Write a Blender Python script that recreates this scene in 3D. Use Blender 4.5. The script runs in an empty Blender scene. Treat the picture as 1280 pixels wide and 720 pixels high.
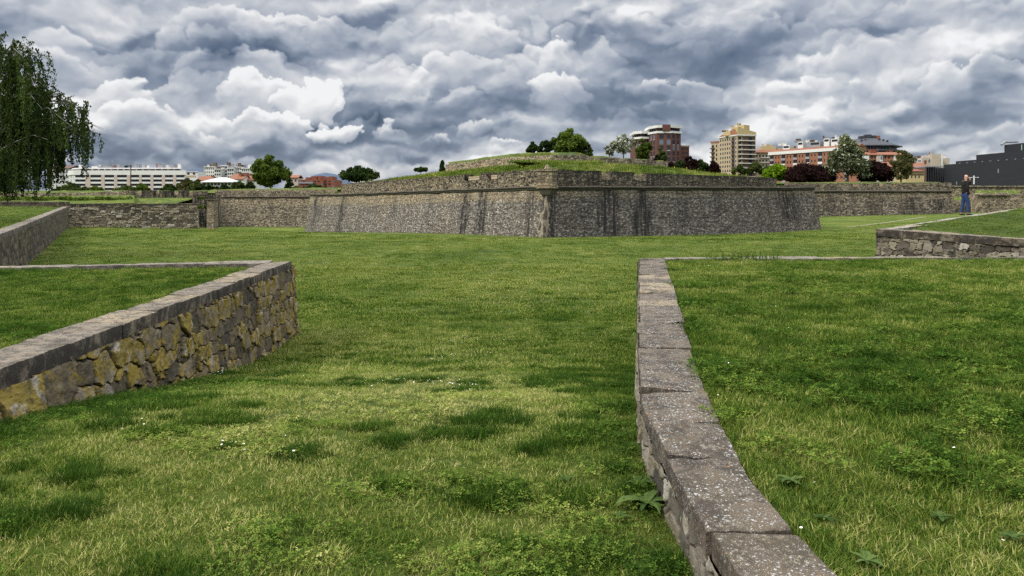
import bpy, bmesh, math, random
import numpy as np
from mathutils import Vector, Matrix

R = math.radians
EYE = 1.7                      # height of the camera above the ground it stands on
F = 1000.0                     # focal length in photo pixels (1280 wide)
HZ = 258.0                     # photo row of the horizon
scene = bpy.context.scene
COL = scene.collection

# ------------------------------------------------------------------ camera
cam_d = bpy.data.cameras.new("camera")
cam_d.sensor_width = 36.0
cam_d.lens = 36.0 * F / 1280.0
cam_d.shift_y = -(360.0 - HZ) / 1280.0
cam_d.clip_start = 0.05
cam_d.clip_end = 30000.0
cam = bpy.data.objects.new("camera", cam_d)
COL.objects.link(cam)
cam.location = (0, 0, EYE)
cam.rotation_euler = (R(90), 0, 0)
scene.camera = cam

# ------------------------------------------------------------------ view
scene.view_settings.view_transform = 'Standard'
scene.view_settings.look = 'None'
scene.view_settings.exposure = 1.1
scene.view_settings.gamma = 1.0
scene.view_settings.use_curve_mapping = False
scene.cycles.max_bounces = 5
scene.cycles.diffuse_bounces = 3
scene.cycles.glossy_bounces = 2
scene.cycles.transparent_max_bounces = 6
scene.cycles.use_adaptive_sampling = False
scene.cycles.use_denoising = False

# ------------------------------------------------------------------ sun
TO_SUN = Vector((-0.66, -0.42, 0.72)).normalized()
sun_d = bpy.data.lights.new("sun", 'SUN')
sun_d.energy = 1.5
sun_d.angle = R(10)
sun_d.color = (1.0, 0.95, 0.86)
sun = bpy.data.objects.new("sun", sun_d)
COL.objects.link(sun)
sun.location = (-30, -20, 60)
sun.rotation_euler = TO_SUN.to_track_quat('Z', 'Y').to_euler()


# ------------------------------------------------------------------ node expressions
class X:
    """A socket (or number) that builds Math nodes when used in arithmetic."""
    nt = None

    def __init__(s, v): s.v = v

    @staticmethod
    def op(kind, *a, clamp=False):
        n = X.nt.nodes.new('ShaderNodeMath'); n.operation = kind; n.use_clamp = clamp
        for i, q in enumerate(a):
            q = q.v if isinstance(q, X) else q
            if isinstance(q, (int, float)): n.inputs[i].default_value = q
            else: X.nt.links.new(q, n.inputs[i])
        return X(n.outputs[0])

    def __add__(s, o): return X.op('ADD', s, o)
    __radd__ = __add__
    def __sub__(s, o): return X.op('SUBTRACT', s, o)
    def __rsub__(s, o): return X.op('SUBTRACT', o, s)
    def __mul__(s, o): return X.op('MULTIPLY', s, o)
    __rmul__ = __mul__
    def __truediv__(s, o): return X.op('DIVIDE', s, o)
    def __pow__(s, o): return X.op('POWER', s, o)
    def clamp(s): return X.op('ADD', s, 0.0, clamp=True)


def step(x, a, b):
    n = X.nt.nodes.new('ShaderNodeMapRange'); n.interpolation_type = 'SMOOTHSTEP'
    X.nt.links.new(x.v, n.inputs[0]); n.inputs[1].default_value = a; n.inputs[2].default_value = b
    return X(n.outputs[0])


def vec(x, y, z):
    n = X.nt.nodes.new('ShaderNodeCombineXYZ')
    for i, q in enumerate((x, y, z)):
        q = q.v if isinstance(q, X) else q
        if isinstance(q, (int, float)): n.inputs[i].default_value = q
        else: X.nt.links.new(q, n.inputs[i])
    return n.outputs[0]


def noise(v, scale, detail=6, rough=0.55, dist=0.0, kind='FBM', lac=2.0):
    n = X.nt.nodes.new('ShaderNodeTexNoise'); n.noise_dimensions = '3D'; n.noise_type = kind
    if v is not None: X.nt.links.new(v, n.inputs['Vector'])
    n.inputs['Scale'].default_value = scale; n.inputs['Detail'].default_value = detail
    n.inputs['Roughness'].default_value = rough; n.inputs['Distortion'].default_value = dist
    n.inputs['Lacunarity'].default_value = lac
    return X(n.outputs[0])


def voro(v, scale, feature='F1', rnd=1.0, out='Distance', smooth=None, detail=0.0):
    n = X.nt.nodes.new('ShaderNodeTexVoronoi'); n.feature = feature
    if v is not None: X.nt.links.new(v, n.inputs['Vector'])
    n.inputs['Scale'].default_value = scale
    if 'Randomness' in n.inputs: n.inputs['Randomness'].default_value = rnd
    if smooth is not None: n.inputs['Smoothness'].default_value = smooth
    if detail and 'Detail' in n.inputs: n.inputs['Detail'].default_value = detail
    return X(n.outputs[out])


def mixc(f, a, b, kind='MIX'):
    n = X.nt.nodes.new('ShaderNodeMix'); n.data_type = 'RGBA'; n.blend_type = kind; n.clamp_factor = True
    for i, q in ((0, f), (6, a), (7, b)):
        q = q.v if isinstance(q, X) else q
        if isinstance(q, (int, float)): n.inputs[i].default_value = q
        elif isinstance(q, tuple): n.inputs[i].default_value = (*q, 1.0)
        else: X.nt.links.new(q, n.inputs[i])
    return X(n.outputs[2])


def ramp(x, stops):
    n = X.nt.nodes.new('ShaderNodeValToRGB'); e = n.color_ramp.elements
    while len(e) < len(stops): e.new(0.5)
    for k, (p, c) in enumerate(stops):
        e[k].position = p; e[k].color = (*c, 1.0)
    X.nt.links.new(x.v, n.inputs[0])
    return X(n.outputs[0])


# ------------------------------------------------------------------ array noise
def _hash(ix, iy, iz, seed):
    h = (ix.astype(np.int64) * 374761393 + iy.astype(np.int64) * 668265263 + iz.astype(np.int64) * 2147483647 + seed * 1274126177) & 0xFFFFFFFF
    h = ((h ^ (h >> 13)) * 1274126177) & 0xFFFFFFFF
    h = ((h ^ (h >> 16)) * 2246822519) & 0xFFFFFFFF
    return ((h ^ (h >> 15)) & 0xFFFFFF) / float(0xFFFFFF)


def vnoise(x, y, z=0.0, seed=0):
    """smooth value noise in 0..1"""
    x = np.asarray(x, float); y = np.asarray(y, float); z = np.zeros_like(x) + z
    ix, iy, iz = np.floor(x), np.floor(y), np.floor(z)
    fx, fy, fz = x - ix, y - iy, z - iz
    fx, fy, fz = (t * t * t * (t * (t * 6 - 15) + 10) for t in (fx, fy, fz))
    flat = not np.any(z)
    out = 0
    for k in ((0,) if flat else (0, 1)):
        wz = 1.0 if flat else (fz if k else 1 - fz)
        a = _hash(ix, iy, iz + k, seed); b = _hash(ix + 1, iy, iz + k, seed)
        c = _hash(ix, iy + 1, iz + k, seed); d = _hash(ix + 1, iy + 1, iz + k, seed)
        out = out + wz * ((a * (1 - fx) + b * fx) * (1 - fy) + (c * (1 - fx) + d * fx) * fy)
    return out


def fbm(x, y, z=0.0, octs=5, rough=0.5, seed=0):
    s, a, t = 0.0, 1.0, 0.0
    for o in range(octs):
        s = s + a * vnoise(np.asarray(x) * 2.0 ** o + 17.3 * o, np.asarray(y) * 2.0 ** o - 9.1 * o, np.asarray(z) * 2.0 ** o, seed + o)
        t += a; a *= rough
    return s / t


def sstep(x, a, b):
    t = np.clip((x - a) / (b - a), 0, 1)
    return t * t * (3 - 2 * t)
# ------------------------------------------------------------------ the sky: heavy broken cumulus, computed here from noise
SK_W, SK_H = 1536, 544                 # covers +-AZ_M in azimuth and 0..EL_M in elevation
AZ_M, EL_M = R(48), R(34)


def blur(a, n):
    for ax in (0, 1):
        if n < 1: break
        k = np.exp(-np.linspace(-2, 2, 2 * n + 1) ** 2)
        k /= k.sum()
        p = np.pad(a, [(n, n) if i == ax else (0, 0) for i in range(a.ndim)], 'edge')
        L = a.shape[ax]
        a = sum(k[j] * (p[j:j + L] if ax == 0 else p[:, j:j + L]) for j in range(2 * n + 1))
    return a


def pix(px, py):
    az = math.atan((px - 640) / F)
    return az, math.atan((HZ - py) / F * math.cos(az))


def make_sky():
    rng = np.random.default_rng(11)
    el, az = np.meshgrid(np.linspace(0, EL_M, SK_H), np.linspace(-AZ_M, AZ_M, SK_W), indexing='ij')
    # everything is drawn in warped coordinates so that outlines fray
    def warp(s, amp, seed):
        return ((fbm(az * s, el * s * 1.3, 0, 4, 0.55, seed) - .5) * amp, (fbm(az * s, el * s * 1.3, 0, 4, 0.55, seed + 50) - .5) * amp)
    w1 = warp(9, .05, 3); w2 = warp(34, .022, 8); w3 = warp(110, .0065, 14)
    A = az + w1[0] + w2[0] + w3[0]; E = el + w1[1] * .7 + w2[1] * .8 + w3[1]
    # far layer: grey stratocumulus, flatter towards the horizon
    V = (el + w1[1] * .5 + w2[1] * .4 + .035) ** .8
    U = A
    def d_at(du, dv): return fbm((U + du) * 5.5, (V + dv) * 11, 0, 6, .52, 21)
    d0 = d_at(0, 0)
    tone = .44 + (d0 - d_at(-.006, .012)) * 2.2 + (d0 - d_at(-.02, .035)) * 1.2 + (fbm(U * 2.6, V * 6, 0, 4, .5, 40) - .5) * .55
    bands = sstep(el, .10, .0)
    tone += bands * (fbm(A * 5.5, E * 34, 0, 5, .5, 77) - .5) * .62
    tone += sstep(el, .055, .012) * .03
    col = tone
    d1 = fbm(A * 13, E * 19, 0, 6, .55, 91)
    pxs = SK_W / (2 * AZ_M)

    def heap(px, py, hw, hh, lo, hi, n=60, soft=.25, flat=.75, rmin=.22, rmax=.5, relief=1.0, alpha=1.0):
        """a cumulus heap of many puffs: centre, half width and half height in photo pixels, tone of base and crown"""
        nonlocal col
        a0, e0 = pix(px, py); ra, re = hw / F, hh / F
        m = .05 + max(ra, re) * .7
        i0, i1 = int(max(0, (e0 - re - m) / EL_M * SK_H)), int(min(SK_H, (e0 + re + m) / EL_M * SK_H))
        j0, j1 = int(max(0, (a0 - ra - m + AZ_M) * pxs)), int(min(SK_W, (a0 + ra + m + AZ_M) * pxs))
        if i1 - i0 < 4 or j1 - j0 < 4: return
        a, e = A[i0:i1, j0:j1], E[i0:i1, j0:j1]
        h = np.full(a.shape, -1.0)
        for k in range(n):
            t = rng.random() ** .6 * 2 * math.pi * 0 + rng.random() * 2 * math.pi
            rr = math.sqrt(rng.random()) * .85
            x = math.cos(t) * rr * ra; y = math.sin(t) * rr * re
            if y < 0: y *= flat
            size = (rmin + (rmax - rmin) * rng.random() ** 2.2) * min(ra, re * 1.5) * (1.15 - .5 * rr)
            zc = (1 - rr * rr) * re * .5 + rng.random() * .2 * re
            q = ((a - a0 - x) ** 2 + ((e - e0 - y) * 1.08) ** 2) / (size * size)
            h = np.maximum(h, np.where(q < 1, zc / re + np.sqrt(np.maximum(0, 1 - q)) * size / re, -1 + (1.6 - np.minimum(q, 1.6)) * .6))
        h += (fbm(a * 26, e * 34, 0, 5, .55, 5) - .5) * .7
        rel = np.clip((e - (e0 - re * .8)) / (1.7 * re), 0, 1)
        sf = soft * (1.5 - .8 * rel) * (.5 + 1.2 * vnoise(a * 20, e * 24, 0, 31))
        mask = sstep(h, -.5, -.5 + np.maximum(sf, .05) * 2.4)
        hs = blur(h, 3)
        gy, gx = np.gradient(hs * re * pxs)
        gy2, gx2 = np.gradient(blur(hs, 7) * re * pxs)
        light = (-gy * .8 + gx * .35); light2 = (-gy2 * .8 + gx2 * .3)
        light = np.tanh(light * .45) * .24 + np.tanh(light2 * .7) * .62
        # rows run upwards: the slope facing the zenith has h falling with elevation
        t = lo + (hi - lo) * rel ** .8 + light * .20 * relief * (.45 + rel)
        t += (d0[i0:i1, j0:j1] - .5) * .3 + (d1[i0:i1, j0:j1] - .5) * .42
        mk = mask * alpha * sstep(e, e0 - re * 1.25, e0 - re * .35)
        col[i0:i1, j0:j1] = col[i0:i1, j0:j1] * (1 - mk) + t * mk

    # the crowd of heaps that fills the sky, small and low first
    crowd = []
    for k in range(150):
        py = rng.uniform(-190, 225); px = rng.uniform(-220, 1500)
        s = np.interp(py, [-190, 60, 225], [120, 58, 16]) * rng.uniform(.55, 1.35)
        crowd.append((py, px, s, rng.random()))
    for py, px, s, q in sorted(crowd, reverse=True):
        lo = .22 + .16 * q; hi = lo + rng.uniform(.18, .40)
        heap(px, py, s * rng.uniform(1.1, 1.9), s * rng.uniform(.42, .62), lo, hi, 34, .85, alpha=rng.uniform(.35, .8), relief=.85)
    col = blur(col, 2)
    # broad light and shade of this particular sky
    def tint(px, py, hw, hh, amt):
        nonlocal col
        a0, e0 = pix(px, py)
        q = ((A - a0) / (hw / F)) ** 2 + ((E - e0) / (hh / F)) ** 2
        col = col + amt * np.exp(-q * 1.1)
    for t in SKY_TINTS: tint(*t)
    for hp in SKY_HEAPS: heap(*hp[:6], **(hp[6] if len(hp) > 6 else {}))
    for t in SKY_TINTS_FRONT: tint(*t)
    # fray every outline a little
    fx = (fbm(az * 70, el * 90, 0, 4, .6, 101) - .5) * .006; fy = (fbm(az * 70, el * 90, 0, 4, .6, 151) - .5) * .005
    ii = np.clip((el + fy) / EL_M * (SK_H - 1), 0, SK_H - 1.01); jj = np.clip((az + fx + AZ_M) / (2 * AZ_M) * (SK_W - 1), 0, SK_W - 1.01)
    a_, b_ = ii.astype(int), jj.astype(int); p_, q_ = ii - a_, jj - b_
    col = (col[a_, b_] * (1 - q_) + col[a_, b_ + 1] * q_) * (1 - p_) + (col[a_ + 1, b_] * (1 - q_) + col[a_ + 1, b_ + 1] * q_) * p_
    col += (fbm(A * 40, E * 52, 0, 5, .6, 61) - .5) * .12 + .03
    col = .115 + col * 1.0
    col = np.where(col < .34, .34 - (.34 - col) * .60, col)
    lowc = sstep(el, .075, .02)
    col = col - lowc * np.maximum(0, col - .62) * .6
    return np.clip(col, 0, 1)


SKY_TINTS = [  # px, py, half width, half height, amount
    (330, 190, 230, 18, -.22), (600, 192, 150, 18, -.14), (770, 155, 90, 40, -.14), (820, 55, 190, 30, -.10), (650, 140, 70, 40, -.05),
    (330, 62, 90, 22, -.12), (450, 75, 90, 14, -.10), (1120, 130, 200, 18, -.10), (1250, 190, 120, 16, -.08), (60, 190, 120, 18, -.10),
    (200, 75, 60, 30, -.04), (50, 40, 110, 50, .18), (130, 20, 60, 30, .14), (420, 95, 90, 20, .12), (255, 50, 40, 60, .16), (560, 8, 160, 26, .20), (400, 15, 120, 20, .14),
    (690, 40, 130, 30, .16), (1200, 50, 150, 50, .18), (1000, 160, 110, 12, .14), (900, 112, 90, 22, .14), (250, 213, 260, 6, .12),
    (560, 210, 160, 6, .14), (760, 208, 50, 7, .14), (1000, 25, 80, 30, .16), (880, 10, 90, 14, .12)]
_s = dict(soft=1.0, alpha=.7)
_m = dict(soft=.7, alpha=.85)
SKY_HEAPS = [  # px, py, half width, half height, base tone, crown tone
    (830, 60, 170, 40, .26, .50, _s), (700, 95, 90, 40, .36, .68, _s), (1120, 90, 170, 36, .38, .62, _s), (420, 50, 130, 30, .40, .64, _s), (300, 40, 90, 26, .38, .62, _s),
    (560, 110, 90, 34, .42, .68, _s), (560, 145, 80, 30, .34, .66, _s), (640, 175, 100, 20, .22, .46, _s), (780, 165, 70, 24, .18, .44, _s),
    (850, 120, 60, 22, .38, .68, _s), (700, 122, 46, 28, .36, .72, _m), (600, 165, 30, 12, .34, .70, _m), (640, 188, 26, 7, .36, .74, _m),
    (300, 105, 80, 36, .42, .72, _s), (230, 130, 70, 30, .38, .66, _s), (490, 120, 50, 36, .40, .70, _s), (60, 110, 90, 36, .40, .62, _s),
    (150, 128, 40, 32, .40, .80, _m), (172, 155, 46, 20, .34, .74, _m),
    (335, 132, 44, 28, .44, .82, _m), (392, 126, 38, 28, .46, .88), (305, 158, 56, 18, .36, .78, _m), (365, 156, 60, 20, .38, .82, _m), (432, 163, 32, 13, .40, .88),
    (270, 174, 22, 9, .36, .76, _m), (497, 168, 20, 15, .34, .66, _m), (555, 177, 18, 6, .38, .74, _m),
    (975, 152, 28, 14, .38, .78, _m), (1010, 160, 36, 10, .40, .74, _m), (1100, 75, 90, 24, .38, .68, _s), (1150, 22, 60, 22, .44, .78, _s), (1230, 110, 70, 26, .38, .66, _s)]
SKY_TINTS_FRONT = [(990, 150, 18, 7, -.26), (330, 190, 200, 8, -.06)]
CLOUD_STOPS = [(0.0, (0.018, 0.026, 0.043)), (0.18, (0.040, 0.057, 0.088)), (0.4, (0.095, 0.115, 0.154)), (0.6, (0.180, 0.198, 0.233)),
               (0.8, (0.300, 0.307, 0.322)), (1.0, (0.43, 0.43, 0.43))]
_tone = make_sky()
_rgb = np.stack([np.interp(_tone, [s[0] for s in CLOUD_STOPS], [s[1][c] for s in CLOUD_STOPS]) for c in range(3)], -1)

img = bpy.data.images.new("cloud_field", SK_W, SK_H, alpha=False, float_buffer=True)
img.colorspace_settings.name = 'Non-Color'
img.pixels.foreach_set(np.concatenate([_rgb, np.ones((SK_H, SK_W, 1))], -1).astype(np.float32).ravel())
img.pack()
world = bpy.data.worlds.new("World")
scene.world = world
world.use_nodes = True
nt = world.node_tree
nt.nodes.clear()
X.nt = nt
w_out = nt.nodes.new('ShaderNodeOutputWorld')
w_bg = nt.nodes.new('ShaderNodeBackground')
nt.links.new(w_bg.outputs[0], w_out.inputs[0])
sky_n = nt.nodes.new('ShaderNodeTexSky')
sky_n.sky_type = 'NISHITA'
sky_n.sun_disc = False
sky_n.sun_elevation = math.asin(TO_SUN.z)
sky_n.sun_rotation = math.atan2(TO_SUN.x, TO_SUN.y)
tc = nt.nodes.new('ShaderNodeTexCoord')
sp = nt.nodes.new('ShaderNodeSeparateXYZ')
nt.links.new(tc.outputs['Generated'], sp.inputs[0])
AZ = X.op('ARCTAN2', X(sp.outputs[0]), X(sp.outputs[1]))
EL = X.op('ARCSINE', X(sp.outputs[2]))
ti = nt.nodes.new('ShaderNodeTexImage')
ti.image = img; ti.extension = 'MIRROR'; ti.interpolation = 'Linear'
nt.links.new(vec((AZ + AZ_M) * (1 / (2 * AZ_M)), X.op('MAXIMUM', EL, 0.001) * (1 / EL_M), 0.0), ti.inputs[0])
# the clouds veil a Nishita sky whose blue shows faintly through them
clear = mixc(1.0, X(sky_n.outputs[0]), (0.06, 0.06, 0.06), 'MULTIPLY')
clouds = mixc(0.94, clear, X(ti.outputs[0]))
over = step(EL, 0.28, 0.75) * 5.0 + 1.0          # overhead sky boosted beyond a real overcast, to light grass and walls
final = mixc(1.0, clouds, X(vec(over * 1.05 - 0.05, over, over * 0.90 + 0.10)), 'MULTIPLY')
final = mixc(step(EL, -0.15, 0.0), (0.10, 0.11, 0.09), final)
nt.links.new(final.v, w_bg.inputs[0])
w_bg.inputs[1].default_value = 1.0

# ------------------------------------------------------------------ helpers: points, meshes, tags
def at(px, py, d):
    """photo pixel at depth d (metres ahead) as a point in the scene"""
    return Vector(((px - 640) / F * d, d, EYE - (py - HZ) / F * d))


def tag(o, label=None, cat=None, group=None, kind=None):
    if label: o['label'] = label
    if cat: o['category'] = cat
    if group: o['group'] = group
    if kind or cat: o['kind'] = kind or 'thing'
    return o


def link(name, me, m=None, parent=None, smooth=False):
    o = bpy.data.objects.new(name, me)
    COL.objects.link(o)
    for q in (m if isinstance(m, (list, tuple)) else [m]):
        if q is not None: me.materials.append(q)
    if parent is not None: o.parent = parent
    if smooth:
        me.polygons.foreach_set('use_smooth', [True] * len(me.polygons))
        if isinstance(smooth, float): me.set_sharp_from_angle(angle=R(smooth))
    return o


def empty(name, loc=(0, 0, 0), rz=0.0):
    o = bpy.data.objects.new(name, None)
    COL.objects.link(o)
    o.location = loc; o.rotation_euler = (0, 0, rz); o.empty_display_size = 0.3
    return o


def pymesh(verts, faces, uv=None, attrs=None, mats=None):
    me = bpy.data.meshes.new("mesh")
    me.from_pydata([tuple(v) for v in verts], [], [tuple(f) for f in faces])
    if uv is not None:
        l = me.uv_layers.new(name="UVMap")
        idx = np.empty(len(me.loops), np.int32); me.loops.foreach_get('vertex_index', idx)
        l.data.foreach_set('uv', np.asarray(uv, np.float32)[idx].ravel())
    for k, a in (attrs or {}).items():
        at_ = me.attributes.new(k, 'FLOAT', 'POINT'); at_.data.foreach_set('value', np.asarray(a, np.float32).ravel())
    if mats is not None: me.polygons.foreach_set('material_index', np.asarray(mats, np.int32))
    me.update()
    return me


def gridmesh(P, uv=None, attrs=None, flip=False):
    """P: (n, m, 3) array of points -> quad mesh"""
    n, m = P.shape[:2]
    i = np.arange(n * m).reshape(n, m)
    q = np.stack([i[:-1, :-1], i[1:, :-1], i[1:, 1:], i[:-1, 1:]], -1).reshape(-1, 4)
    if flip: q = q[:, ::-1]
    me = bpy.data.meshes.new("mesh")
    me.vertices.add(n * m); me.vertices.foreach_set('co', P.astype(np.float32).ravel())
    me.loops.add(q.size); me.loops.foreach_set('vertex_index', q.astype(np.int32).ravel())
    me.polygons.add(len(q)); me.polygons.foreach_set('loop_start', np.arange(0, q.size, 4, dtype=np.int32))
    me.polygons.foreach_set('loop_total', np.full(len(q), 4, np.int32))
    me.update(calc_edges=True)
    if uv is not None:
        l = me.uv_layers.new(name="UVMap")
        l.data.foreach_set('uv', np.asarray(uv, np.float32).reshape(-1, 2)[q.ravel()].ravel())
    for k, a in (attrs or {}).items():
        t = me.attributes.new(k, 'FLOAT', 'POINT'); t.data.foreach_set('value', np.asarray(a, np.float32).ravel())
    return me


class MB:
    """collects boxes, prisms and tubes into ONE mesh"""
    def __init__(s): s.v = []; s.f = []; s.m = []

    def add(s, verts, faces, mi=0):
        b = len(s.v); s.v += [tuple(q) for q in verts]; s.f += [tuple(b + i for i in f) for f in faces]; s.m += [mi] * len(faces)

    def box(s, x0, x1, y0, y1, z0, z1, mi=0):
        v = [(x0, y0, z0), (x1, y0, z0), (x1, y1, z0), (x0, y1, z0), (x0, y0, z1), (x1, y0, z1), (x1, y1, z1), (x0, y1, z1)]
        s.add(v, [(3, 2, 1, 0), (4, 5, 6, 7), (0, 1, 5, 4), (1, 2, 6, 5), (2, 3, 7, 6), (3, 0, 4, 7)], mi)

    def prism(s, poly, z0, z1, mi=0):
        """poly counter-clockwise seen from above; z0/z1 numbers or lists"""
        n = len(poly)
        a = z0 if isinstance(z0, (list, tuple)) else [z0] * n; b = z1 if isinstance(z1, (list, tuple)) else [z1] * n
        v = [(p[0], p[1], a[i]) for i, p in enumerate(poly)] + [(p[0], p[1], b[i]) for i, p in enumerate(poly)]
        s.add(v, [tuple(range(n - 1, -1, -1)), tuple(range(n, 2 * n))] + [(i, (i + 1) % n, n + (i + 1) % n, n + i) for i in range(n)], mi)

    def tube(s, pts, rad, n=6, mi=0, cap=True):
        pts = [Vector(p) for p in pts]; b = len(s.v); k = len(pts)
        rad = rad if isinstance(rad, (list, tuple)) else [rad] * k
        for i, p in enumerate(pts):
            t = (pts[min(i + 1, k - 1)] - pts[max(i - 1, 0)]).normalized()
            u = t.cross(Vector((0.31, 0.87, 0.12)) if abs(t.z) > .9 else Vector((0, 0, 1))).normalized(); w = t.cross(u)
            for j in range(n):
                c = 2 * math.pi * j / n
                s.v.append(tuple(p + (u * math.cos(c) + w * math.sin(c)) * rad[i]))
        for i in range(k - 1):
            for j in range(n):
                s.f.append((b + i * n + j, b + i * n + (j + 1) % n, b + (i + 1) * n + (j + 1) % n, b + (i + 1) * n + j)); s.m.append(mi)
        if cap:
            s.f.append(tuple(b + j for j in range(n - 1, -1, -1))); s.m.append(mi)
            s.f.append(tuple(b + (k - 1) * n + j for j in range(n))); s.m.append(mi)

    def build(s, name, m, parent=None, smooth=False):
        return link(name, pymesh(s.v, s.f, mats=s.m), m, parent, smooth)


# ------------------------------------------------------------------ materials
def mat(name, rough=0.85):
    m = bpy.data.materials.new(name); m.use_nodes = True
    X.nt = m.node_tree
    b = m.node_tree.nodes['Principled BSDF']
    b.inputs['Roughness'].default_value = rough
    b.inputs['Specular IOR Level'].default_value = 0.25
    return m, b


def col_in(b, x): X.nt.links.new(x.v, b.inputs['Base Color'])


def bump(b, h, strength=0.5, dist=0.02):
    n = X.nt.nodes.new('ShaderNodeBump'); n.inputs['Strength'].default_value = strength; n.inputs['Distance'].default_value = dist
    X.nt.links.new(h.v, n.inputs['Height']); X.nt.links.new(n.outputs[0], b.inputs['Normal'])


def attr(name, inst=False, out='Fac'):
    n = X.nt.nodes.new('ShaderNodeAttribute'); n.attribute_name = name
    n.attribute_type = 'INSTANCER' if inst else 'GEOMETRY'
    return X(n.outputs[out])


def objc():
    n = X.nt.nodes.new('ShaderNodeTexCoord'); return n.outputs['Object']


def uvc():
    n = X.nt.nodes.new('ShaderNodeUVMap'); return n.outputs[0]


def scaled(v, s):
    n = X.nt.nodes.new('ShaderNodeMapping'); n.inputs['Scale'].default_value = s
    X.nt.links.new(v, n.inputs['Vector']); return n.outputs[0]


def plain(name, c, rough=0.8, var=0.12, scale=3.0):
    """one base colour with quiet procedural wear"""
    m, b = mat(name, rough)
    n = noise(objc(), scale, 5, 0.6)
    lo = tuple(q * (1 - var) for q in c); hi = tuple(min(1, q * (1 + var)) for q in c)
    col_in(b, mixc(n, lo, hi))
    return m


def rubble_mat(name, stops, mortar, lichen=0.0, lichen_c=(0.16, 0.13, 0.025), soot=0.3):
    m, b = mat(name, 0.92)
    p = objc()
    sid, edge = attr('sid'), attr('edge')
    n1 = noise(p, 9, 6, 0.6); n2 = noise(p, 45, 5, 0.65); n3 = noise(p, 2.2, 4, 0.6)
    c = ramp((sid + (n1 - 0.5) * 0.35).clamp(), stops)
    c = mixc(step(n2, 0.35, 0.75) * 0.45, c, mixc(1.0, c, (0.42, 0.42, 0.42), 'MULTIPLY'))
    if lichen:
        c = mixc(step(noise(p, 4.2, 6, 0.68) + (sid - 0.5) * 0.25, 0.47, 0.58) * lichen, c, lichen_c)
        c = mixc(step(noise(p, 7.0, 6, 0.7), 0.52, 0.62) * 0.6, c, (0.030, 0.027, 0.020))
        c = mixc(step(noise(p, 24, 4, 0.7), 0.64, 0.70) * 0.5, c, (0.36, 0.36, 0.33))
    c = mixc(step(n3, 0.5, 0.68) * soot, c, (0.035, 0.033, 0.028))
    c = mixc(step(edge + (n2 - 0.5) * 0.18, 0.20, 0.05), c, mixc(step(n1 + (n3 - 0.5) * 0.8, 0.45, 0.62), mortar, tuple(min(.12, q * 1.9) for q in mortar)))
    col_in(b, c)
    bump(b, n2 * 0.6 + n1 * 0.4, 0.7, 0.02)
    return m


def coping_mat(name, base=(0.20, 0.17, 0.135), dark=(0.05, 0.045, 0.04), white=0.5, side_dark=0.6):
    m, b = mat(name, 0.93)
    p = objc()
    sid = attr('sid')
    n1 = noise(p, 4.5, 6, 0.65); n2 = noise(p, 30, 6, 0.7); n3 = noise(p, 90, 3, 0.6)
    c = mixc(n2, tuple(q * 0.55 for q in base), tuple(q * 1.35 for q in base))
    c = mixc(step(sid + (n1 - 0.5) * 1.6, 0.62, 0.85) * 0.75, c, (0.26, 0.205, 0.125))
    c = mixc(step(n1 * 0.6 + n2 * 0.4, 0.44, 0.58) * 0.85, c, dark)
    # pale crustose lichen in small round patches, a few orange ones
    v = voro(p, 42.0); w = voro(p, 120.0)
    gate = step(noise(p, 3.4, 5, 0.65), 0.42, 0.58)
    c = mixc(step(v + (n2 - 0.5) * 0.9, 0.30, 0.16) * gate * white, c, (0.30, 0.30, 0.285))
    c = mixc(step(w + (n2 - 0.5) * 0.9, 0.26, 0.14) * step(noise(p, 7.0, 4, 0.6), 0.36, 0.52) * white, c, (0.40, 0.40, 0.38))
    c = mixc(step(voro(scaled(p, (1.0, 1.0, 1.0)), 17.0), 0.16, 0.10) * step(noise(p, 3.7, 2, 0.5), 0.55, 0.62) * 0.8, c, (0.36, 0.15, 0.03))
    # vertical faces are darker, in noisy patches
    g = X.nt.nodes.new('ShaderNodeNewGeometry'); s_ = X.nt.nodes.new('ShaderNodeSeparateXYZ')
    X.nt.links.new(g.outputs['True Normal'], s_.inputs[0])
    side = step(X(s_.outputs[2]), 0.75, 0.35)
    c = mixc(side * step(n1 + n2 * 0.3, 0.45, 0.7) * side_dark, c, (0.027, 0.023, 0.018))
    col_in(b, c)
    bump(b, n2 * 0.7 + n3 * 0.5 + n1 * 0.5, 0.8, 0.015)
    return m


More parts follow.
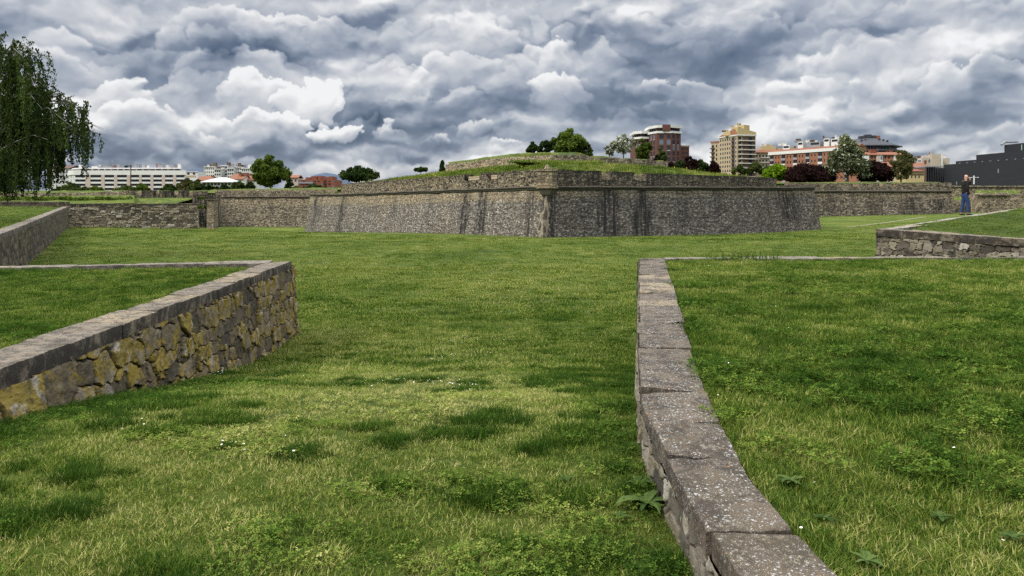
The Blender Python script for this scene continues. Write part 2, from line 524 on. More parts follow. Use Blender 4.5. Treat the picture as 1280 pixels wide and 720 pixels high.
def masonry_mat(name, light, mid, dark, cell=0.42, streak=0.0, foot=0.0, z_split=None, upper=None, holes=0.25, pale=0.3, use_obj=False, drip=0.0):
    """old coursed rubble seen from far off; uv in metres, v = height above the wall's foot"""
    m, b = mat(name, 0.95)
    uv = objc() if use_obj else uvc()
    sp_ = X.nt.nodes.new('ShaderNodeSeparateXYZ'); X.nt.links.new(uv, sp_.inputs[0])
    U, Vv = X(sp_.outputs[0]), X(sp_.outputs[1])
    if use_obj: U, Vv = U + Vv * 0.6, X(sp_.outputs[2])
    q = vec(U * (1 / cell), Vv * (2.0 / cell), 0.0)
    sid = voro(q, 1.0, out='Color'); ed = voro(q, 1.0, 'DISTANCE_TO_EDGE')
    se = X.nt.nodes.new('ShaderNodeSeparateColor'); X.nt.links.new(sid.v, se.inputs[0])
    s1, s2 = X(se.outputs[0]), X(se.outputs[1])
    n1 = noise(uv, 0.35, 6, 0.6); n2 = noise(uv, 3.0, 5, 0.65)
    n3 = noise(vec(U * 0.9, Vv * 0.07, 3.0), 1.0, 6, 0.65); n4 = noise(vec(U * 3.2, Vv * 0.30, 0.0), 1.0, 5, 0.65)
    up = attr('up')
    c = ramp((s1 * 0.85 + (n2 - 0.5) * 0.8 + 0.06).clamp(), [(0.0, dark), (0.5, mid), (1.0, light)])
    if upper is not None:
        f = step(up + (n2 - 0.5) * 0.16 + (n1 - 0.5) * 0.25, z_split - 0.05, z_split + 0.05)
        c = mixc(f * 0.85, c, ramp((s1 * 0.6 + n2 * 0.5).clamp(), [(0.0, upper[1]), (1.0, upper[0])]))
    c = mixc(step(noise(uv, 0.16, 4, 0.6), 0.50, 0.62) * 0.30, c, mixc(1.0, c, (1.5, 1.35, 1.1), 'MULTIPLY'))
    # course joints, open joints, pale chips
    cr = X.op('ABSOLUTE', X.op('FRACT', Vv * 1.9 + (noise(vec(U * 0.5, Vv * 0.6, 0.0), 1.0, 3, 0.6) - 0.5) * 1.2) - 0.5)
    c = mixc(step(cr, 0.36, 0.47) * step(n2, 0.36, 0.56) * 0.75, c, dark)
    c = mixc(step(ed, 0.12, 0.02) * 0.6, c, dark)
    c = mixc(step(s2, 0.88, 0.95) * pale, c, tuple(min(1, k * 1.55 + 0.03) for k in light))
    c = mixc(step(s2 + (n2 - 0.5) * 0.5, 0.26, 0.10) * holes * 2.4, c, (0.016, 0.014, 0.012))
    c = mixc(step(n1, 0.45, 0.72) * 0.35, c, dark)
    if streak:
        c = mixc(step(n3, 0.57, 0.66) * step(n4, 0.36, 0.58) * streak, c, (0.020, 0.018, 0.016))
    if drip:   # black crust below the capping
        c = mixc(step(up + (n4 - 0.5) * 0.9, 0.55, 1.02) * step(n2, 0.30, 0.55) * drip, c, (0.016, 0.015, 0.013))
    # stains authored on the wall itself: attribute 0..1
    st = attr('stain')
    c = mixc((st * 1.25 * step(n4 + (n2 - 0.5) * 0.4, 0.36, 0.60)).clamp() * 0.95, c, (0.014, 0.013, 0.012))
    c = mixc(step(noise(uv, 0.9, 5, 0.7), 0.64, 0.72) * 0.35, c, (0.05, 0.055, 0.02))
    col_in(b, c)
    bump(b, step(ed, 0.0, 0.15) * 0.6 + n2 * 0.6, 0.8, 0.12)
    return m


def grass_ground_mat(name, dry=0.5, scale=1.0, yellow=0.0, lush=(0.042, 0.070, 0.011), mid=(0.095, 0.132, 0.021), pale=(0.20, 0.20, 0.050)):
    m, b = mat(name, 0.95)
    b.inputs['Specular IOR Level'].default_value = 0.1
    p = objc()
    n1 = noise(p, 0.22 * scale, 5, 0.6); n2 = noise(p, 1.3 * scale, 5, 0.62); n3 = noise(p, 9.0 * scale, 4, 0.7)
    n4 = noise(scaled(p, (0.9, 0.35, 1.0)), 0.55 * scale, 4, 0.6); n5 = noise(p, 70.0, 3, 0.7)
    t = (n1 - 0.5) * 1.2 + (n2 - 0.5) * 0.75 + (n3 - 0.5) * 0.55 + (n4 - 0.5) * 0.8 + dry
    c = ramp(t.clamp(), [(0.12, lush), (0.5, mid), (0.95, pale)])
    c = mixc(step(n5, 0.35, 0.75), mixc(1.0, c, (0.62, 0.66, 0.55), 'MULTIPLY'), mixc(1.0, c, (1.25, 1.2, 1.2), 'MULTIPLY'))
    if yellow:
        c = mixc(step(noise(p, 1.6, 4, 0.65), 0.57, 0.66) * step(n1, 0.40, 0.55) * yellow, c, (0.42, 0.33, 0.03))
    col_in(b, c)
    bump(b, n5 * 0.6 + n3, 1.0, 0.09)
    return m


def leaf_mat(name, lo, hi, trans=0.3):
    """foliage: tint attribute picks between two greens; some light passes through the leaves"""
    m = bpy.data.materials.new(name); m.use_nodes = True; nt_ = m.node_tree; X.nt = nt_
    nt_.nodes.remove(nt_.nodes['Principled BSDF'])
    out = nt_.nodes['Material Output']
    c = mixc(attr('tint').clamp(), lo, hi)
    d = nt_.nodes.new('ShaderNodeBsdfDiffuse'); t = nt_.nodes.new('ShaderNodeBsdfTranslucent'); mx = nt_.nodes.new('ShaderNodeMixShader')
    nt_.links.new(c.v, d.inputs[0])
    nt_.links.new(mixc(1.0, c, (1.1, 1.15, 0.6), 'MULTIPLY').v, t.inputs[0])
    mx.inputs[0].default_value = trans
    nt_.links.new(d.outputs[0], mx.inputs[1]); nt_.links.new(t.outputs[0], mx.inputs[2]); nt_.links.new(mx.outputs[0], out.inputs[0])
    return m


def blade_mat(name):
    """grass blades: colour from the clump's own dryness (instance) and the blade's (attribute)"""
    m = bpy.data.materials.new(name); m.use_nodes = True; nt_ = m.node_tree; X.nt = nt_
    nt_.nodes.remove(nt_.nodes['Principled BSDF'])
    out = nt_.nodes['Material Output']
    t = attr('dry', inst=True) + (attr('bt') - 0.5) * 0.95
    c = ramp(t.clamp(), [(0.0, (0.024, 0.054, 0.009)), (0.30, (0.064, 0.115, 0.017)), (0.58, (0.140, 0.190, 0.033)), (0.82, (0.250, 0.270, 0.066)), (1.0, (0.42, 0.38, 0.16))])
    d = nt_.nodes.new('ShaderNodeBsdfDiffuse'); tr = nt_.nodes.new('ShaderNodeBsdfTranslucent'); mx = nt_.nodes.new('ShaderNodeMixShader')
    nt_.links.new(c.v, d.inputs[0]); nt_.links.new(mixc(1.0, c, (1.1, 1.15, 0.6), 'MULTIPLY').v, tr.inputs[0])
    mx.inputs[0].default_value = 0.28
    nt_.links.new(d.outputs[0], mx.inputs[1]); nt_.links.new(tr.outputs[0], mx.inputs[2]); nt_.links.new(mx.outputs[0], out.inputs[0])
    return m


M = {}
M['meadow'] = grass_ground_mat('meadow_turf', 0.50)
M['lawn'] = grass_ground_mat('terrace_turf', 0.40)
M['bank'] = grass_ground_mat('rampart_turf', 0.48, 1.0, 0.8, (0.040, 0.065, 0.016), (0.085, 0.12, 0.028), (0.17, 0.17, 0.05))
M['rubble_near'] = rubble_mat('rubble_ochre', [(0.0, (0.05, 0.041, 0.029)), (0.35, (0.135, 0.106, 0.062)), (0.7, (0.245, 0.20, 0.13)), (1.0, (0.36, 0.33, 0.28))],
                              (0.030, 0.024, 0.018), 0.92, (0.185, 0.132, 0.013), 0.5)
M['rubble_grey'] = rubble_mat('rubble_grey', [(0.0, (0.05, 0.043, 0.034)), (0.4, (0.13, 0.112, 0.085)), (0.75, (0.22, 0.195, 0.155)), (0.92, (0.28, 0.255, 0.21)), (1.0, (0.36, 0.345, 0.31))],
                              (0.042, 0.035, 0.027), 0.3, (0.14, 0.11, 0.03), 0.25)
M['rubble_tan'] = rubble_mat('rubble_tan', [(0.0, (0.07, 0.058, 0.042)), (0.4, (0.19, 0.158, 0.112)), (0.75, (0.30, 0.255, 0.185)), (1.0, (0.44, 0.41, 0.36))],
                             (0.06, 0.05, 0.036), 0.3, (0.14, 0.11, 0.03), 0.15)
M['rubble_dark'] = rubble_mat('rubble_dark', [(0.0, (0.022, 0.019, 0.015)), (0.5, (0.058, 0.048, 0.035)), (1.0, (0.13, 0.11, 0.08))],
                              (0.025, 0.021, 0.016), 0.4, (0.10, 0.085, 0.02), 0.5)
M['coping'] = coping_mat('lichened_coping')
M['coping_near'] = coping_mat('spotted_coping', (0.105, 0.082, 0.057), (0.032, 0.026, 0.020), 1.0, 0.35)
M['coping_pale'] = coping_mat('pale_coping', (0.27, 0.245, 0.20), (0.12, 0.108, 0.088), 0.4, 0.8)
M['coping_dark'] = coping_mat('weathered_coping', (0.17, 0.138, 0.10), (0.034, 0.029, 0.023), 0.6, 0.9)

# ------------------------------------------------------------------ terrain
def rbf_fit(pts):
    p = np.array([(q[0], q[1]) for q in pts], float); h = np.array([q[2] for q in pts], float)
    s = 60.0
    r = np.linalg.norm(p[:, None] - p[None], axis=-1) / s
    K = np.where(r > 0, r * r * np.log(np.maximum(r, 1e-9)), 0) + 1e-5 * np.eye(len(p))
    Q = np.c_[np.ones(len(p)), p / s]
    A = np.block([[K, Q], [Q.T, np.zeros((3, 3))]])
    w = np.linalg.solve(A, np.r_[h, 0, 0, 0])
    def f(x, y):
        x = np.asarray(x, float); y = np.asarray(y, float)
        d = np.sqrt((x[..., None] - p[:, 0]) ** 2 + (y[..., None] - p[:, 1]) ** 2) / s
        k = np.where(d > 0, d * d * np.log(np.maximum(d, 1e-9)), 0)
        return k @ w[:-3] + w[-3] + w[-2] * x / s + w[-1] * y / s
    return f


# how far the moat floor lies below the eye
_drop = rbf_fit([(-4.0, 2, 1.60), (-3.95, 6.1, 1.62), (-4.2, 9.2, 2.08), (-4.75, 15.2, 2.84), (-5.0, 18.1, 2.93), (-2, -4, 1.62), (2, -4, 1.62), (-1.5, 3.5, 1.62),
                 (0.75, 3.3, 1.72), (0.75, 4.1, 1.68), (0.8, 5.3, 1.58), (1.1, 7.4, 1.78), (2.0, 12, 2.45), (2.7, 16.9, 2.85), (-1.5, 6, 1.64), (-1.5, 9.3, 2.08), (-1.2, 15.2, 2.8),
                 (0, 25, 3.0), (-12, 30, 3.0), (12, 30, 3.0), (0, 50, 3.02), (-25, 41, 3.0), (25, 50, 2.95), (3, 77, 3.0), (-28, 128, 4.3), (-35.6, 139.5, 4.6), (33, 96, 3.05),
                 (38, 99.6, 2.9), (-53, 96, 2.55), (-39, 104, 3.05), (-61, 165, 4.1), (-42, 165, 4.3), (50, 140, 1.95), (77, 140, 1.35), (60, 75, 2.2), (90, 80, 1.4),
                 (-80, 60, 3.0), (100, 30, 2.5), (-80, 10, 2.4), (80, 0, 2.2), (0, -60, 1.8), (-70, -60, 2.0), (70, -60, 2.0)])


def ground_z(x, y):
    x = np.asarray(x, float); y = np.asarray(y, float)
    d = np.clip(_drop(np.clip(x, -110, 110), np.clip(y, -60, 175)), 1.2, 4.9)
    far = sstep(np.maximum(np.abs(x) * 0.9, y), 170, 230)
    z = EYE - (d * (1 - far) + 3.0 * far)
    near = sstep(np.hypot(x, y - 5), 60, 25)
    return z + (fbm(x * .45, y * .45, 0, 4, .5, 200) - .5) * .10 * near


def axis(lo, hi, core0, core1, fine, grow=1.16):
    a = list(np.arange(core0, core1 + fine / 2, fine)); s = fine
    while a[-1] < hi: s *= grow; a.append(a[-1] + s)
    s = fine
    while a[0] > lo: s *= grow; a.insert(0, a[0] - s)
    return np.array(a)


gx, gy = np.meshgrid(axis(-9000, 9000, -14, 14, .25), axis(-400, 12000, -2, 34, .25), indexing='ij')
ground = link('ground', gridmesh(np.stack([gx, gy, ground_z(gx, gy)], -1), flip=False), M['meadow'], smooth=True)
tag(ground, 'grassy moat floor running down between the low walls to the bastion', 'ground', kind='structure')


# far hills on the horizon, distance haze put into their blue colour
def hills():
    P = []
    n = 120
    for i, a in enumerate(np.linspace(-40, 40, n)):
        d = 7000.0
        h = 70 + 60 * float(fbm(a * .16 + 3, 0.0, 0, 5, .5, 9)) + 205 * math.exp(-((a + 21.5) / 2.6) ** 2) + 190 * math.exp(-((a + 13) / 2.4) ** 2)
        c = Vector((math.sin(R(a)), math.cos(R(a)), 0))
        P.append([c * (d - 900) + Vector((0, 0, -10)), c * (d - 400) + Vector((0, 0, h * .6)), c * d + Vector((0, 0, h)), c * (d + 900) + Vector((0, 0, -10))])
    m = plain('hazy_blue_hills', (0.050, 0.075, 0.115), 0.95, 0.25, 0.004)
    tag(link('hills', gridmesh(np.array([[tuple(q) for q in r] for r in P])), m, smooth=True), 'low wooded hills on the far horizon, coloured blue for distance haze', 'hills', kind='structure')


hills()


# ------------------------------------------------------------------ low rubble walls
def path_points(path, s_step):
    p = np.array(path, float)
    seg = np.linalg.norm(np.diff(p[:, :2], axis=0), axis=1); cum = np.r_[0, np.cumsum(seg)]
    s = np.linspace(0, cum[-1], max(2, int(cum[-1] / s_step) + 1))
    q = np.stack([np.interp(s, cum, p[:, k]) for k in range(p.shape[1])], -1)
    return s, q


def stone_field(u, v, wall_h, sizes, seed, stretch=1.7):
    """irregular rubble: jittered courses of unequal stones; returns stone id 0..1 and distance to the joint"""
    rng = np.random.default_rng(seed)
    tilt = np.zeros(u.shape)
    seeds = []
    z = -.1; L = u.max() + 1
    while z < wall_h + .4:
        h = rng.uniform(*sizes)
        x = -1 + rng.uniform(-.3, 0)
        while x < L:
            w = h * rng.uniform(.7, stretch * 1.35)
            hh = h * rng.uniform(.75, 1.15)
            seeds.append((x + w / 2, z + h / 2 + rng.uniform(-.30, .30) * h, w, hh, rng.random()))
            if rng.random() < .30: seeds.append((x + w / 2, z + h * rng.choice([.05, .95]), w * .45, hh * .45, rng.random()))
            x += w
        z += h
    S = np.array(seeds)
    f1 = np.full(u.shape, 9.0); f2 = np.full(u.shape, 9.0); sid = np.zeros(u.shape)
    wu = u + (fbm(u * 5, v * 5, 0, 3, .5, seed) - .5) * .12; wv = v + (fbm(u * 5, v * 5, 0, 3, .5, seed + 9) - .5) * .12
    cols = u[:, 0]
    for sx, sz, w, h, r in S:
        j0, j1 = np.searchsorted(cols, [sx - 1.6 * w - .3, sx + 1.6 * w + .3])
        if j1 <= j0: continue
        a = np.abs(wu[j0:j1] - sx) / (w * .5); b = np.abs(wv[j0:j1] - sz) / (h * .5)
        d = (a ** 4.2 + b ** 4.2) ** (1 / 4.2)
        o1 = f1[j0:j1]; o2 = f2[j0:j1]
        near = d < o1
        f2[j0:j1] = np.where(near, o1, np.minimum(o2, d)); f1[j0:j1] = np.where(near, d, o1)
        sid[j0:j1] = np.where(near, r, sid[j0:j1])
        tx, tz = (r * 53.7 % 1) - .5, (r * 91.3 % 1) - .5
        tilt[j0:j1] = np.where(near, tx * (wu[j0:j1] - sx) / w + tz * (wv[j0:j1] - sz) / h, tilt[j0:j1])
    return sid, np.clip(f2 - f1, 0, 1.5), tilt


def rubble_face(path, top, foot, normal_left, sizes, relief, res, seed, batter=0.0, m='rubble_near', parent=None, name='rubble_face', stretch=1.7):
    """a real stone face along a plan path; top and foot heights interpolate along it"""
    n = len(path)
    s, q = path_points([(*path[i][:2], top[i], foot[i]) for i in range(n)], res)
    hmax = float((q[:, 2] - q[:, 3]).max())
    nv = max(4, int(hmax / res) + 1)
    t = np.linspace(0, 1, nv)
    u = np.repeat(s[:, None], nv, 1)
    z = q[:, 3:4] + (q[:, 2:3] - q[:, 3:4]) * t[None]
    v = z - q[:, 3].min()
    sid, ed, tilt = stone_field(u, v, v.max(), sizes, seed, stretch)
    tang = np.gradient(q[:, :2], axis=0); tang /= np.linalg.norm(tang, axis=1, keepdims=True)
    nr = np.stack([-tang[:, 1], tang[:, 0]], -1) * (1 if normal_left else -1)
    off = sstep(ed, .03, .20) * relief * (.5 + .8 * sid + 1.1 * tilt) + sstep(ed, .02, .9) * relief * .3 * (((sid * 37) % 1) - .5) + (fbm(u * 14, v * 14, 0, 4, .6, seed + 3) - .5) * relief * .7 - relief * .6
    off = off + batter * (1 - t[None])
    P = np.stack([q[:, 0:1] + nr[:, 0:1] * off, q[:, 1:2] + nr[:, 1:2] * off, z], -1)
    return link(name, gridmesh(P, attrs={'sid': sid, 'edge': ed}, flip=normal_left), M[m], parent, smooth=32.0)


def coping(outer, inner, top_o, top_i, thick, stone, seed, m='coping', parent=None, res=0.045, over=0.0, gap=0.006, rough=1.0, name='coping'):
    """a row of separate capstones between two plan lines (one mesh): rounded arrises, chips, unequal heights"""
    rng = np.random.default_rng(seed)
    n = len(outer)
    s, q = path_points([(*outer[i][:2], *inner[i][:2], top_o[i], top_i[i]) for i in range(n)], .02)
    L = s[-1]; V_, Q_, SID = [], [], []; base = 0; x = 0.0
    while x < L - .05:
        ln = rng.uniform(*stone); x1 = min(L, x + ln)
        if L - x1 < stone[0] * .5: x1 = L
        k = max(3, int((x1 - x) / res) + 1)
        ss = np.linspace(x + gap / 2, x1 - gap / 2, k)
        o = np.stack([np.interp(ss, s, q[:, c]) for c in range(6)], -1)
        w = np.linalg.norm(o[:, 2:4] - o[:, 0:2], axis=1).mean()
        m_ = max(4, int(w / res) + 1)
        r = min(.009, thick * .2)
        prof = [(0, -thick), (0, -thick * .5), (0, -r), (r * .3, -r * .3), (r, 0)]
        prof += [(r + (w - 2 * r) * t, 0) for t in np.linspace(0, 1, m_)[1:-1]]
        prof += [(w - r, 0), (w - r * .3, -r * .3), (w, -r), (w, -thick * .5), (w, -thick)]
        prof = np.array(prof); m2 = len(prof)
        dz, sh = rng.normal(0, .004 * rough), rng.normal(0, .006 * rough)
        tl = rng.normal(0, .006 * rough)
        fr = prof[:, 0] / w
        ends = np.minimum(np.arange(k), np.arange(k)[::-1])
        pull = np.where(ends == 0, 1.0, np.where(ends == 1, .25, 0))[:, None]
        xy = o[:, None, 0:2] * (1 - fr)[None, :, None] + o[:, None, 2:4] * fr[None, :, None]
        z = o[:, 4:5] * (1 - fr) + o[:, 5:6] * fr + prof[:, 1] + dz + tl * (fr - .5)[None] * 2
        across = (o[:, 2:4] - o[:, 0:2]); across /= np.linalg.norm(across, axis=1, keepdims=True)
        xy = xy + across[:, None, :] * sh
        lean = np.where(prof[:, 1] > -r * 1.1, 1, 0)
        z = z - pull * lean[None] * r * .7
        nx = (fbm(xy[..., 0] * 9, xy[..., 1] * 9, z * 9, 4, .6, seed) - .5) * .018 * rough
        nz = (fbm(xy[..., 0] * 12 + 40, xy[..., 1] * 12, z * 12, 4, .65, seed + 5) - .5) * .018 * rough
        side = (np.abs(fr - .5) * 2) ** 6
        xy = xy + across[:, None, :] * (nx * side[None] * np.sign(fr - .5)[None])[..., None] * .8
        z = z + np.where(prof[:, 1][None] > -thick * .4, nz, 0)
        P = np.concatenate([xy, z[..., None]], -1)
        V_.append(P.reshape(-1, 3))
        i = np.arange(k * m2).reshape(k, m2) + base
        Q_ += [tuple(f) for f in np.stack([i[:-1, :-1], i[1:, :-1], i[1:, 1:], i[:-1, 1:]], -1).reshape(-1, 4)[:, ::-1]]
        Q_.append(tuple(i[0])); Q_.append(tuple(i[-1][::-1]))
        SID.append(np.full(k * m2, rng.random())); base += k * m2; x = x1
    me = pymesh(np.concatenate(V_), Q_, attrs={'sid': np.concatenate(SID)})
    bm = bmesh.new(); bm.from_mesh(me); bmesh.ops.recalc_face_normals(bm, faces=bm.faces); bm.to_mesh(me); bm.free()
    o = link(name, me, M[m], parent)
    me.polygons.foreach_set('use_smooth', [True] * len(me.polygons)); me.set_sharp_from_angle(angle=R(28))
    return o


def gz(x, y): return float(ground_z(np.array([x]), np.array([y]))[0])


def terrain_poly(name, mesh_pts, m, label, cat='terrain'):
    o = link(name, mesh_pts, m, smooth=True)
    return tag(o, label, cat, kind='structure')


def drop_line(pts):
    """list of (px, py, depth) -> scene points"""
    return [at(*p) for p in pts]


# ---- near left: retaining wall of the left terrace (its stone face looks to the right)
LO = [Vector((-3.55, -2.0, EYE - 1.30)), Vector((-3.70, 2.5, EYE - 1.27)), at(0, 462, 6.13), Vector((-4.2, 9.2, EYE - 1.245)), Vector((-4.75, 15.2, EYE - 1.25)), at(364, 327, 18.1)]
LI = [p + Vector((-.46, 0.02, .01)) for p in LO]
LI[-1] = LO[-1] + Vector((-.5, -.1, .0))
w1 = empty('low_stone_wall', (LO[2].x, LO[2].y, gz(LO[2].x, LO[2].y)))
tag(w1, 'low wall of ochre lichened rubble with thick dark capstones holding the left foreground lawn', 'stone wall')


def keep(o):  # parent made after the mesh was built in world space: compensate
    o.matrix_parent_inverse = Matrix.LocRotScale(o.parent.location, None, None).inverted()
    return o


foot = [EYE - 1.75, EYE - 1.75, EYE - 1.72, EYE - 2.22, EYE - 2.97, EYE - 3.1]
keep(rubble_face([(p.x, p.y) for p in LO], [p.z - .15 for p in LO], foot, False, (.15, .32), .055, .020, 5, .10, 'rubble_near', w1, stretch=1.9))
keep(coping(LO, LI, [p.z for p in LO], [p.z for p in LI], .19, (.75, 1.35), 3, 'coping_dark', w1, .06))
# its end face, looking at the camera's far side of the corner, and the long back coping
LB = [LO[-1] + Vector((-.0, 0, 0)), at(0, 333.5, 16.9), Vector((-19, 16.0, EYE - 1.3))]
w2 = empty('low_stone_wall', (LB[1].x, LB[1].y, gz(LB[1].x, LB[1].y)))
tag(w2, 'thin pale capstone row closing the back of the left foreground lawn', 'stone wall')
bo = [(p.x + (.0 if i else -.50), p.y + .30, 0) for i, p in enumerate(LB)]; bi = [(p.x + (.0 if i else -.50), p.y - .14, 0) for i, p in enumerate(LB)]
keep(rubble_face([(LO[-1].x, LO[-1].y + .28), (LB[1].x, LB[1].y + .28), (LB[2].x, LB[2].y + .28)], [p.z - .1 for p in LB], [EYE - 3.15] * 3, False, (.2, .36), .05, .06, 15, .1, 'rubble_grey', w2))
keep(rubble_face([(LO[-1].x, LO[-1].y - .05), (LO[-1].x, LO[-1].y + .28)], [LO[-1].z - .1] * 2, [EYE - 3.15] * 2, False, (.2, .36), .05, .03, 16, .1, 'rubble_near', w2, 'end_face'))
keep(coping(bo, bi, [p.z for p in LB], [p.z - .01 for p in LB], .16, (.9, 1.6), 23, 'coping', w2, .08))

# the left lawn behind it
n, k = 60, 60
uu = np.linspace(0, 1, k) ** 1.5
T = np.zeros((n, k, 3))
for i, y in enumerate(np.linspace(-2, 16.85, n)):
    xi = np.interp(y, [p.y for p in LI], [p.x for p in LI]) + .04
    zi = np.interp(y, [p.y for p in LI], [p.z for p in LI])
    for j, t in enumerate(uu):
        x = xi - t * 16
        yy = y + (0 if t == 0 else -t * .9 * (y > 14) * (y - 14) / 3)
        T[i, j] = (x, yy, zi - .035 - .05 * min(1, t * 5) + .05 * t)
T[..., 2] += (fbm(T[..., 0] * .8, T[..., 1] * .8, 0, 4, .5, 33) - .5) * .05
terrain_poly('lawn_terrace', gridmesh(T), M['lawn'], 'raised lawn behind the ochre wall at the left foreground')
T_LEFT = T

# ---- near right: the wall running away from the camera's feet
RO = [(.93, 1.2, 1.52), (.91, 2.4, 1.50), (.90, 3.2, 1.48), (.88, 3.55, 1.45), (.85, 4.1, 1.38), (.84, 4.8, 1.31), (.86, 5.3, 1.28), (1.17, 7.4, 1.20), (1.75, 11.0, 1.13), (2.7, 16.95, 1.10)]
RW = [.40, .40, .40, .383, .37, .42, .45, .45, .48, .52]
RO = [Vector((x, y, EYE - d)) for x, y, d in RO]
RI = [p + Vector((w, 0, .0)) for p, w in zip(RO, RW)]
w3 = empty('low_stone_wall', (.88, 3.5, EYE - 1.7))
tag(w3, 'curving low wall topped with lichen spotted capstones running away from the viewer at right', 'stone wall')
ft = [gz(p.x - .1, p.y) - .12 for p in RO]
keep(rubble_face([(p.x, p.y) for p in RO], [p.z - .10 for p in RO], ft, True, (.11, .17), .020, .014, 41, .03, 'rubble_grey', w3, stretch=2.2))
keep(coping(RO, RI, [p.z for p in RO], [p.z for p in RI], .125, (.48, .80), 8, 'coping_near', w3, .024, gap=.02, rough=1.1))
RB = [Vector((2.7, 16.95, EYE - 1.10)), Vector((7.7, 17.05, EYE - 1.09)), Vector((12, 17.2, EYE - 1.09)), Vector((24, 17.5, EYE - 1.1))]
w4 = empty('low_stone_wall', (7.7, 17.05, gz(7.7, 17.05)))
tag(w4, 'thin pale capstone edge closing the back of the right foreground lawn', 'stone wall')
keep(rubble_face([(p.x, p.y + .3) for p in RB], [p.z - .1 for p in RB], [EYE - 3.1] * 4, True, (.2, .3), .04, .08, 42, .1, 'rubble_grey', w4))
bo = [(p.x + (.55 if i == 0 else 0), p.y + .32, 0) for i, p in enumerate(RB)]; bi = [(p.x + (.55 if i == 0 else 0), p.y - .12, 0) for i, p in enumerate(RB)]
keep(coping(bo, bi, [p.z for p in RB], [p.z for p in RB], .15, (.9, 1.7), 29, 'coping', w4, .09))

n, k = 90, 90
uu = np.linspace(0, 1, k) ** 1.8
T = np.zeros((n, k, 3))
for i, y in enumerate(np.linspace(.6, 16.9, n)):
    xi = np.interp(y, [p.y for p in RI], [p.x for p in RI]) - .015
    zi = np.interp(y, [p.y for p in RI], [p.z for p in RI])
    T[i, :, 0] = xi + uu * 21; T[i, :, 1] = y; T[i, :, 2] = zi - .045 + .02 * np.minimum(1, uu * 6)
T[..., 2] += (fbm(T[..., 0] * .9, T[..., 1] * .9, 0, 4, .5, 35) - .5) * .08 * np.minimum(1, uu * 12)
terrain_poly('lawn_terrace', gridmesh(T, flip=True), M['lawn'], 'raised lush lawn beside the capstone wall at the right foreground')
T_RIGHT = T

# ---- second terrace at right, where the man stands
A_ = at(1095, 286, 24.0); D_ = at(1280, 299, 22.0); D2 = Vector((26, 21.2, EYE - 1.05)); B_ = at(1280, 259, 42.0); B2 = at(1420, 236, 60.0)
w5 = empty('low_stone_wall', (A_.x, A_.y, gz(A_.x, A_.y)))
tag(w5, 'grey rubble retaining wall with a capstone band below the man at right', 'stone wall')
fr_ = [A_, D_, D2]
keep(rubble_face([(p.x, p.y) for p in fr_], [p.z - .17 for p in fr_], [EYE - 3.1] * 3, False, (.12, .25), .05, .026, 51, .12, 'rubble_grey', w5, stretch=1.25))
keep(rubble_face([(A_.x + .02, A_.y), (B_.x, B_.y), (B2.x, B2.y)], [A_.z - .17, B_.z - .17, B2.z - .17], [EYE - 3.1, EYE - 2.9, EYE - 2.6], True, (.2, .34), .05, .09, 52, .1, 'rubble_grey', w5, 'side_face'))
nrm = Vector((.1, .42, 0))
keep(coping([(p.x - .03, p.y - .04) for p in fr_], [(p.x + .12 + (.25 if i == 0 else 0), p.y + .42) for i, p in enumerate(fr_)], [p.z for p in fr_], [p.z + .02 for p in fr_], .21, (.9, 1.5), 53, 'coping_dark', w5, .08))
bk = [A_, B_, B2]; back_dir = (B_ - A_); back_dir.z = 0; back_dir.normalize(); bn = Vector((back_dir.y, -back_dir.x, 0))
keep(coping([(p.x + back_dir.x * (.6 if i == 0 else 0), p.y + back_dir.y * (.6 if i == 0 else 0)) for i, p in enumerate(bk)],
            [(p.x + bn.x * .55 + back_dir.x * (.9 if i == 0 else 0), p.y + bn.y * .55 + back_dir.y * (.9 if i == 0 else 0)) for i, p in enumerate(bk)],
            [p.z for p in bk], [p.z + .01 for p in bk], .16, (.9, 1.6), 54, 'coping_pale', w5, .12, name='side_coping'))
n, k = 40, 40
T = np.zeros((n, k, 3))
for i, t in enumerate(np.linspace(0, 1, n) ** 1.2):
    f = (A_ + Vector((.35, .35, -.05))) * (1 - t) + (B2 + Vector((.5, -.2, -.05))) * t
    g_ = (D2 + Vector((0, .3, -.05))) * 1.0 + Vector((28 * t, 22 * t, .9 * t))
    if t == 0: g_ = D2 + Vector((0, .35, -.05))
    for j, s_ in enumerate(np.linspace(0, 1, k)):
        p = f * (1 - s_) + g_ * s_
        if i == 0:   # follow the bent front edge
            x = p.x; zf = np.interp(x, [q.x for q in fr_], [q.z for q in fr_]); yf = np.interp(x, [q.x for q in fr_], [q.y for q in fr_])
            p = Vector((x, yf + .40, zf - .03))
        T[i, j] = p
T[1:, :, 2] += (fbm(T[1:, :, 0] * .5, T[1:, :, 1] * .5, 0, 4, .5, 36) - .5) * .10
terrain_poly('lawn_terrace', gridmesh(T), M['lawn'], 'sloping lawn where the man stands at right')
T_MAN = T

